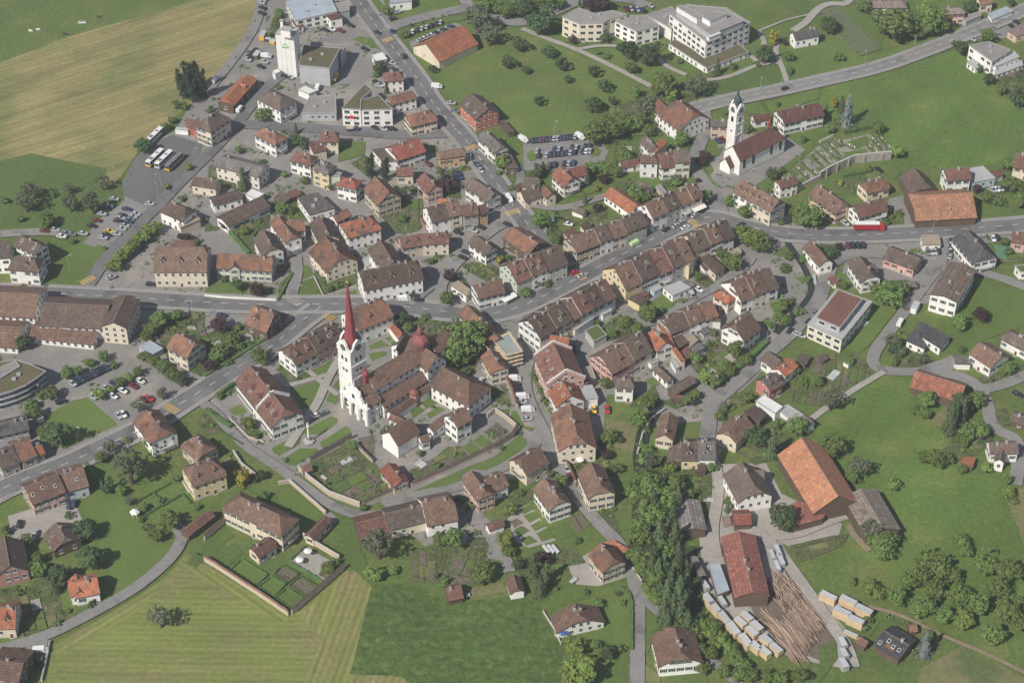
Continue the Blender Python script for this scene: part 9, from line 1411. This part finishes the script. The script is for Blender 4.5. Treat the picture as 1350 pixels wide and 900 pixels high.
for i in range(9):
    t = i / 8; a = (V0[0] + (V1[0] - V0[0]) * t, V0[1] + (V1[1] - V0[1]) * t); c = (V3[0] + (V2[0] - V3[0]) * t, V3[1] + (V2[1] - V3[1]) * t)
    l = math.hypot(c[0] - a[0], c[1] - a[1]); root = thing('vine_row', ordinal(i, 9) + 'vine row on the slope beside the white villa', 'vine row', (*a, 0), math.atan2(c[1] - a[1], c[0] - a[0]), 'vine rows on the slope')
    b = MB(); b.box(0, l, -.04, .04, .9, .96, 'steel'); b.build('trellis', root); n = int(l / 1.6)
    for j in range(n): place('vine', VINES[j % 3], root, ((j + .5) * l / n, 0, 0), (0, 0, 0))

# ================================================================ WALLS, GRAVES, LAMPS
for pts, h, t, style, label, name in WALLS:
    root = thing(name, label, 'wall', (*pts[0], 0)); ox, oy = pts[0]; P = [(p[0] - ox, p[1] - oy) for p in pts]
    m = {'white': 'wall_white', 'stone': 'wall_beige', 'tile': 'wall_beige', 'tilered': 'wall_beige', 'stoned': 'stoneblock'}[style]
    b = MB(); l, r = offset_line(P, t / 2), offset_line(P, -t / 2)
    for i in range(len(P) - 1): b.prism(ccw([l[i], r[i], r[i + 1], l[i + 1]]), 0, h, m)
    b.build('wall_body', root)
    c = MB(); cw = t / 2 + .28 if 'tile' in style else t / 2 + .1; l, r = offset_line(P, cw), offset_line(P, -cw); cm = {'tile': 'roof_gb', 'tilered': 'roof_rb'}.get(style, 'concrete'); rise = .5 if 'tile' in style else .14
    for i in range(len(P) - 1):
        a0, a1, l0, l1, r0, r1 = P[i], P[i + 1], l[i], l[i + 1], r[i], r[i + 1]
        c.face([(*r0, h), (*r1, h), (*a1, h + rise), (*a0, h + rise)], cm); c.face([(*l1, h), (*l0, h), (*a0, h + rise), (*a1, h + rise)], cm); c.face([(*l0, h), (*l1, h), (*r1, h), (*r0, h)], cm)
    c.build('wall_cap', root)
    if style == 'stoned':                                    # buttress blocks that stand proud
        bb = MB(); bb.box(-.35, .35, -.5, .1, 0, h - .6, 'stoneblock', .04); bm_ = bb.mesh('buttress')
        for a0, a1 in zip(P, P[1:]):
            ll = math.hypot(a1[0] - a0[0], a1[1] - a0[1]); k = max(1, int(ll / 6)); an = math.atan2(a1[1] - a0[1], a1[0] - a0[0])
            for j in range(k): q = (j + .5) / k; place('buttress', bm_, root, (a0[0] + (a1[0] - a0[0]) * q + math.sin(an) * t / 2, a0[1] + (a1[1] - a0[1]) * q - math.cos(an) * t / 2, 0), (0, 0, an))
for i, (a, c) in enumerate(GRAVES):
    l = math.hypot(c[0] - a[0], c[1] - a[1]); an = math.atan2(c[1] - a[1], c[0] - a[0])
    root = thing('grave_row', ordinal(i, len(GRAVES)) + 'row of planted graves with headstones in the cemetery', 'grave row', (*a, .5), an, 'grave rows in the cemetery')
    b = MB(); b.box(0, l, -1.25, 1.25, -.2, .12, 'grassmid'); b.box(-.1, l + .1, -1.12, -1.0, -.2, .16, 'stoneblock'); b.box(-.1, l + .1, 1.0, 1.12, -.2, .16, 'stoneblock'); b.build('grave_bed', root)
    s = MB(); p = MB(); u = .6
    while u < l - .4:
        w = rg.uniform(.25, .38); s.box(u - w, u + w, .45, .65, .1, rg.uniform(.7, 1.15), rg.choice(['concrete', 'stoneblock', 'chimney', 'wall_white', 'roof_gy']))
        clump(p, u, -.3, .12, rg.uniform(.4, .6), rg.choice(['leaf_g', 'leaf_l', 'leaf_d', 'leaf_k']), 7); clump(p, u + .3, .95, .12, rg.uniform(.4, .6), 'leaf_h', 7); clump(p, u + .6, .2, .12, rg.uniform(.3, .6), rg.choice(['leaf_g', 'leaf_b', 'leaf_d']), 6); u += 1.35
    kind(s.build('headstone', root), 'stuff'); kind(p.build('grave_plants', root), 'stuff')
lb = MB(); lb.tube((0, 0, 0), (0, 0, 8), .11, .06, 6, 'steel'); LPOLE = lb.mesh('pole'); lb = MB(); lb.tube((0, 0, 7.9), (1.3, 0, 8.3), .05, .05, 5, 'steel'); LARM = lb.mesh('arm'); lb = MB(); lb.box(1.0, 2.0, -.2, .2, 8.2, 8.42, 'concrete'); LHEAD = lb.mesh('lamp_head')
lg_ = {}
for i, (x, y) in enumerate(LAMPS): lg_.setdefault(ref(min(LAND, key=lambda q: (q[0] - x) ** 2 + (q[1] - y) ** 2)[2], 7), []).append(i)
for near, ids in lg_.items():
    ids.sort(key=lambda i: rowx(*LAMPS[i]))
    for j, i in enumerate(ids):
        root = thing('street_lamp', ordinal(j, len(ids)) + 'street lamp on a grey pole near the ' + near, 'street lamp', (*LAMPS[i], 0), rg.uniform(0, 6), 'street lamps')
        place('pole', LPOLE, root); a = place('arm', LARM, root); place('lamp_head', LHEAD, a)

# ================================================================ VEHICLES
def loft(b, secs, m, cap=True):
    """secs: x, z low, z high, half width low, half width high"""
    V = []; F = []
    for x, z0, z1, w0, w1 in secs: V += [(x, -w0, z0), (x, w0, z0), (x, w1, z1), (x, -w1, z1)]
    for i in range(len(secs) - 1):
        for j in range(4): F.append((4 * i + j, 4 * i + (j + 1) % 4, 4 * i + 4 + (j + 1) % 4, 4 * i + 4 + j))
    F.append((0, 3, 2, 1)); k = 4 * (len(secs) - 1); F.append((k, k + 1, k + 2, k + 3)); b.mesh_faces(V, F, m)
def vehicle_meshes(t, p):
    b, g = MB(), MB()
    if t == 'car':
        loft(b, [(-2.12, .4, .74, .74, .7), (-2.0, .28, .93, .82, .76), (-1.2, .26, 1.0, .86, .8), (.8, .26, .98, .86, .8), (1.75, .28, .8, .84, .74), (2.12, .38, .62, .72, .66)], p)
        loft(g, [(-1.72, .95, .97, .76, .74), (-1.15, .95, 1.4, .78, .62), (.05, .95, 1.43, .78, .62), (.95, .95, .97, .77, .74)], 'glass'); b.box(-1.15, .1, -.6, .6, 1.4, 1.47, p, .06)
        ws = (1.32, .8, .33)
    elif t == 'van':
        loft(b, [(-2.6, .35, 2.05, .95, .88), (1.2, .32, 2.1, .97, .9), (1.75, .32, 1.55, .97, .9), (2.55, .35, 1.05, .93, .85), (2.7, .4, .8, .86, .8)], p)
        loft(g, [(1.28, 1.25, 2.0, .985, .9), (1.72, 1.25, 1.54, .99, .92), (2.4, 1.1, 1.14, .9, .86)], 'glass'); ws = (1.7, .86, .36)
    elif t == 'bus':
        b.box(-6, 6, -1.25, 1.25, .4, 3.05, p, .08); b.box(-4, -2.2, -.8, .8, 3.0, 3.28, 'paint_grey'); b.box(1.4, 2.4, -.6, .6, 3.0, 3.2, 'paint_grey')
        g.box(-5.7, 5.7, -1.27, 1.27, 1.5, 2.6, 'glass', .02); g.box(-6.02, 6.02, -1.05, 1.05, 1.3, 2.6, 'glass', .02); ws = (3.4, 1.1, .5)
    elif t == 'lorry':
        b.box(-6.5, 4.3, -1.25, 1.25, 1.1, 3.9, 'paint_darkred'); b.box(-6.55, 4.35, -1.28, 1.28, 3.88, 3.98, 'paint_white'); loft(b, [(4.6, .6, 3.3, 1.2, 1.15), (6.2, .6, 3.2, 1.2, 1.1), (6.6, .6, 1.7, 1.15, 1.1)], 'paint_red'); b.box(-6.3, 5, -.5, .5, .7, 1.1, 'darkmetal')
        g.box(6.1, 6.4, -1.0, 1.0, 1.8, 2.8, 'glass', .1); ws = (4.6, 1.0, .5)
    else:
        loft(b, [(.9, .6, 2.3, 1.1, 1.0), (2.5, .6, 2.25, 1.1, 1.0), (2.8, .6, 1.3, 1.05, 1.0)], p); b.box(-3, .6, -1.1, 1.1, .9, 1.7, p); b.box(-2.85, .45, -.95, .95, 1.65, 1.75, 'timber'); b.box(-2.9, 2.4, -.4, .4, .55, .9, 'darkmetal'); g.box(2.45, 2.75, -.9, .9, 1.4, 2.0, 'glass', .08); ws = (1.9, .9, .42)
    return b.mesh('body'), g.mesh('window_band'), ws
VM = {}
wb = MB(); wb.tube((0, -.12, 0), (0, .12, 0), .5, .5, 10, 'tyre'); wb.tube((0, -.13, 0), (0, .13, 0), .26, .26, 8, 'steel'); WHEEL = wb.mesh('wheel')
cz = {}
cars = []
for t in CARS.split(';'):
    col, ty, x, y, rz, zi = t.split(','); cars.append((col, ty, float(x) / 10, float(y) / 10, float(rz) / 100, ZONES[int(zi)]))
for i, c in enumerate(cars): cz.setdefault((c[0], c[1], c[5]), []).append(i)
CLAB = {}
for k, ids in cz.items():
    ids.sort(key=lambda i: rowx(cars[i][2], cars[i][3]))
    for j, i in enumerate(ids): CLAB[i] = (ordinal(j, len(ids)) + {'palegreen': 'white and green', 'whiteyellow': 'white and yellow', 'whiteblue': 'white and pale blue', 'greyyellow': 'grey and yellow'}.get(k[0], k[0]) + ' ' + {'tipper': 'tipper lorry', 'bus': 'bus', 'lorry': 'long lorry with white roof'}.get(k[1], k[1]) + ' in ' + k[2])
for i, (col, ty, x, y, rz, zone) in enumerate(cars):
    p = {'whiteyellow': 'white', 'whiteblue': 'white', 'greyyellow': 'grey'}.get(col, col); key = (ty, p)
    if key not in VM: VM[key] = vehicle_meshes(ty, 'paint_' + p)
    bm_, gm_, (wx, wy, wr) = VM[key]
    nm = {'car': 'parked_car', 'van': 'parked_van', 'bus': 'bus', 'lorry': 'lorry', 'tipper': 'tipper_lorry'}[ty]
    root = thing(nm, CLAB[i], {'tipper': 'lorry'}.get(ty, ty), (x, y, ZT - .06), rz, {'car': 'cars', 'van': 'vans', 'bus': 'buses'}.get(ty, 'lorries'))
    place('body', bm_, root); place('window_band', gm_, root)
    for sx in (-1, 1):
        for sy in (-1, 1): place('wheel', WHEEL, root, (sx * wx, sy * wy, wr), (0, 0, 0), (wr * 2, 1, wr * 2))
    if col in ('whiteyellow', 'greyyellow', 'whiteblue'):
        q = MB(); m = 'paint_postyellow' if 'yellow' in col else 'paint_paleblue'; q.box(-6.04, 6.04, -1.28, 1.28, .45, 1.25, m); q.build('lower_panel', root)

# ================================================================ SAWMILL: timber stacks and logs
pm = {}
for tone, m in ((0, 'timber'), (1, 'timber_old'), (2, 'bark_log')):
    b = MB(); b.box(-.5, .5, -.5, .5, 0, .82, m); pm[tone] = b.mesh('timber_layer')
cvb = MB(); cvb.box(-.52, .52, -.54, .54, 0, 1, 'sheet'); COV = cvb.mesh('cover_sheet'); bb = MB(); bb.box(-.5, .5, -.06, .06, 0, 1, 'timber_old'); 
sg = {}
for i, s in enumerate(STACKS): sg.setdefault(s[7], []).append(i)
for zone, ids in sg.items():
    ids.sort(key=lambda i: rowx(STACKS[i][0], STACKS[i][1]))
    for j, i in enumerate(ids):
        x, y, rz, L_, w, h, tone, _ = STACKS[i]
        root = thing('timber_stack', ordinal(j, len(ids)) + {0: 'pale sawn timber stack', 1: 'grey covered timber stack', 2: 'firewood stack'}[tone] + ' ' + zone, 'timber stack', (x, y, 0), rz, 'timber stacks at the sawmill')
        n = max(3, int(h / .42)) if tone < 2 else 2
        for k in range(n): place('timber_layer', pm[tone], root, (rg.uniform(-.06, .06), rg.uniform(-.05, .05), .3 + k * h / n), (0, 0, 0), (L_ * rg.uniform(.96, 1.0), w * rg.uniform(.95, 1.0), h / n))
        if tone < 2: place('cover_sheet', COV, root, (rg.uniform(-.1, .1), rg.uniform(-.1, .1), h + .3), (0, 0, rg.uniform(-.02, .02)), (L_ * rg.uniform(.85, 1), w * rg.uniform(.7, .92), .1))
lm_ = MB(); lm_.tube((-.5, 0, 0), (.5, 0, 0), .5, .42, 7, 'bark_log'); LOGM = lm_.mesh('log')
for name, label, a, c, d, n, L_, jit in LOGS:
    root = thing('log_pile', label, 'log pile', (*a, 0))
    for i in range(n):
        t = (i + rg.random()) / n; layer = rg.choice([0, 0, 1, 1, 2]); dd = rg.uniform(.2, .4); l = L_ * rg.uniform(.7, 1.1)
        x = (c[0] - a[0]) * t + rg.uniform(-1, 1) * jit * 2; y = (c[1] - a[1]) * t + rg.uniform(-1, 1) * jit * 2
        place('log', LOGM, root, (x + math.cos(d) * rg.uniform(-1.5, 1.5), y + math.sin(d) * rg.uniform(-1.5, 1.5), .3 + layer * .36), (rg.uniform(0, 6), rg.uniform(-.02, .02), d + rg.uniform(-.06, .06) * (1 + jit * 2)), (l, dd, dd))

# ================================================================ SMALL THINGS
x, y = PT['column']; root = thing('wayside_cross', 'tall stone column cross between four lawn panels before the abbey', 'monument', (x, y, ZT - .1))
b = MB(); b.lathe([(2.2, 0), (2.2, .3), (1.6, .3), (1.6, .6), (.9, .6), (.9, 1.6)], 8, 'concrete'); b.build('base', root)
b = MB(); b.lathe([(.36, 1.5), (.28, 7.2), (.5, 7.5), (.5, 7.8), (.05, 7.9)], 8, 'wall_white'); b.box(-.1, .1, -.1, .1, 7.8, 9.4, 'wall_white'); b.box(-.5, .5, -.1, .1, 8.6, 8.8, 'wall_white'); b.build('shaft', root)
for i, (x, y, m, lab) in enumerate(PARASOLS):
    root = thing('parasol', lab, 'parasol', (x, y, .4)); b = MB(); b.tube((0, 0, 0), (0, 0, 2.6), .06, .06, 6, 'steel'); b.build('pole', root)
    b = MB(); b.lathe([(1.5, 2.25), (.8, 2.55), (0, 2.75)], 8, m); b.build('canopy', root)
for x, y, m, lab in COWS:
    root = thing('grazing_cow', lab, 'cow', (x, y, 0), rg.uniform(-.4, .4)); b = MB()
    loft(b, [(-.95, .75, 1.3, .2, .16), (-.7, .6, 1.4, .32, .22), (.2, .55, 1.35, .36, .24), (.75, .65, 1.4, .28, .2), (1.15, .65, 1.1, .14, .14), (1.5, .25, .5, .13, .13), (1.65, .15, .3, .1, .08)], m)
    for sx in (-.7, .6):
        for sy in (-.2, .2): b.tube((sx, sy, .8), (sx, sy, 0), .1, .07, 5, m)
    b.build('body', root)
x, y = PT['trough']; root = thing('water_trough', 'pale water trough on the dark pasture above the hay field', 'trough', (x, y, 0), .05); b = MB(); b.box(-1.9, 1.9, -.7, .7, 0, .75, 'wall_whitep'); b.build('tank', root); b = MB(); b.box(-1.7, 1.7, -.5, .5, .7, .77, 'water'); b.build('water_surface', root)
for x, y, rz, l, w, lab in FRAMES:
    root = thing('cold_frame', lab, 'cold frame', (x, y, .45), rz, 'cold frames in the gardens'); b = MB(); b.box(-l / 2, l / 2, -w / 2, w / 2, 0, .4, 'concrete'); b.build('frame', root)
    for k in range(max(2, int(l / 1.2))):
        q = -l / 2 + (k + .5) * l / max(2, int(l / 1.2)); b = MB(); b.box(q - .5, q + .5, -w / 2 + .08, w / 2 - .08, .4, .46, 'sheet'); b.build('glass_pane', root)
for x, y, rz, lab in TUNNELS:
    root = thing('plant_tunnel', lab, 'plant tunnel', (x, y, .4), rz, 'plant tunnels'); b = MB(); n = 7
    for k in range(n):
        a0, a1 = PI * k / n, PI * (k + 1) / n; b.face([(-2.2, .8 * math.cos(a0), .8 * math.sin(a0)), (2.2, .8 * math.cos(a0), .8 * math.sin(a0)), (2.2, .8 * math.cos(a1), .8 * math.sin(a1)), (-2.2, .8 * math.cos(a1), .8 * math.sin(a1))], 'sheet')
    b.build('film', root); b = MB()
    for e in (-2.2, 0, 2.2):
        for k in range(n): a0, a1 = PI * k / n, PI * (k + 1) / n; b.tube((e, .83 * math.cos(a0), .83 * math.sin(a0)), (e, .83 * math.cos(a1), .83 * math.sin(a1)), .04, .04, 4, 'steel')
    b.build('hoop', root)
for x, y, rz, l, w, h, m, nm, cat, lab in BOXES:
    root = thing(nm, lab, cat, (x, y, .3), rz); b = MB(); b.box(-l / 2, l / 2, -w / 2, w / 2, .1, h, m, .03); b.build('body', root)
    b = MB(); b.box(-l / 2 - .1, l / 2 + .1, -w / 2 - .1, w / 2 + .1, h, h + .12, 'sheet' if m != 'sheet' else 'concrete'); b.build('top', root)
x, y = PT['gazebo']; root = thing('gazebo', 'white garden gazebo at the edge of the big lawn', 'gazebo', (x, y, .3)); b = MB()
for k in range(6): a = k * PI / 3; b.tube((1.3 * math.cos(a), 1.3 * math.sin(a), 0), (1.3 * math.cos(a), 1.3 * math.sin(a), 2.3), .08, .08, 5, 'trim')
b.build('post', root) if False else kind(b.build('post_ring', root), 'stuff'); b = MB(); b.lathe([(1.9, 2.3), (1.2, 2.9), (0, 3.5)], 6, 'white_cloth'); b.build('roof', root)
x, y = PT['pole']; root = thing('power_pole', 'tall dark wooden pole beside the main road at the timber house', 'pole', (x, y, 0)); b = MB(); b.tube((0, 0, 0), (0, 0, 13), .17, .11, 7, 'darkmetal'); b.build('mast', root); b = MB(); b.box(-.9, .9, -.06, .06, 11.8, 12, 'darkmetal'); b.build('crossarm', root)
for x, y, rz, lab in CANOPIES:
    root = thing('awning', lab, 'awning', (x, y, 0), rz); b = MB(); b.face([(-3.4, 0, 3.6), (-3.4, -2.4, 2.9), (3.4, -2.4, 2.9), (3.4, 0, 3.6)], 'white_cloth'); b.face([(-3.4, 0, 3.52), (3.4, 0, 3.52), (3.4, -2.4, 2.82), (-3.4, -2.4, 2.82)], 'white_cloth'); b.build('cloth', root)
    b = MB(); b.tube((-3.3, -2.3, 0), (-3.3, -2.3, 2.85), .05, .05, 5, 'steel'); b.build('post', root); b = MB(); b.tube((3.3, -2.3, 0), (3.3, -2.3, 2.85), .05, .05, 5, 'steel'); b.build('post', root)
# people
def person_mesh(shirt, trousers):
    me = bpy.data.meshes.new('p'); V = [(0, 0, .95), (0, 0, 1.2), (0, 0, 1.42), (0, 0, 1.52), (0, -.02, 1.66), (.19, 0, 1.4), (.25, .04, 1.12), (.26, -.1, .88), (-.19, 0, 1.4), (-.25, -.04, 1.12), (-.26, .06, .88), (.1, 0, .9), (.11, -.12, .5), (.11, -.02, .06), (.11, -.16, .04), (-.1, 0, .9), (-.11, .1, .5), (-.11, .22, .08), (-.11, .1, .04)]
    E = [(0, 1), (1, 2), (2, 3), (3, 4), (2, 5), (5, 6), (6, 7), (2, 8), (8, 9), (9, 10), (0, 11), (11, 12), (12, 13), (13, 14), (0, 15), (15, 16), (16, 17), (17, 18)]
    me.from_pydata(V, E, []); o = bpy.data.objects.new('p', me); COL.objects.link(o); o.modifiers.new('s', 'SKIN')
    rad = [.15, .15, .16, .06, .11, .07, .05, .04, .07, .05, .04, .09, .07, .05, .05, .09, .07, .05, .05]
    for d, r in zip(me.skin_vertices[0].data, rad): d.radius = (r, r * .85)
    me.skin_vertices[0].data[0].use_root = True; bpy.context.view_layer.update()
    m2 = bpy.data.meshes.new_from_object(o.evaluated_get(bpy.context.evaluated_depsgraph_get())); bpy.data.objects.remove(o)
    m2.materials.clear()
    for q in (shirt, trousers, 'skin', 'bark'): m2.materials.append(M[q])
    for p in m2.polygons: z = p.center.z; p.material_index = 1 if z < .95 and abs(p.center.x) < .22 else 3 if z > 1.68 else 2 if z > 1.5 or (z < .98 and abs(p.center.x) > .22) else 0
    m2.name = 'person'; return m2
mat('skin', (.5, .32, .24))
for x, y, rz, sh, tr, lab in PEOPLE: tag(place('person', person_mesh(sh, tr), None, (x, y, ZT + .01), (0, 0, rz)), lab, 'person')
# ================================================================ HAZE (even air round the camera and the whole scene)
hz = bpy.data.materials.new('haze'); hz.use_nodes = True; hn = hz.node_tree.nodes; hn.clear()
pv = hn.new('ShaderNodeVolumePrincipled'); pv.inputs['Color'].default_value = (.9, .93, 1, 1); pv.inputs['Density'].default_value = HAZE; pv.inputs['Anisotropy'].default_value = .2
ho = hn.new('ShaderNodeOutputMaterial'); hz.node_tree.links.new(pv.outputs[0], ho.inputs['Volume']); M['haze'] = hz
b = MB(); b.box(-2600, 2600, -1300, 3000, -1.2, 540, 'haze'); kind(b.build('haze'), 'stuff')
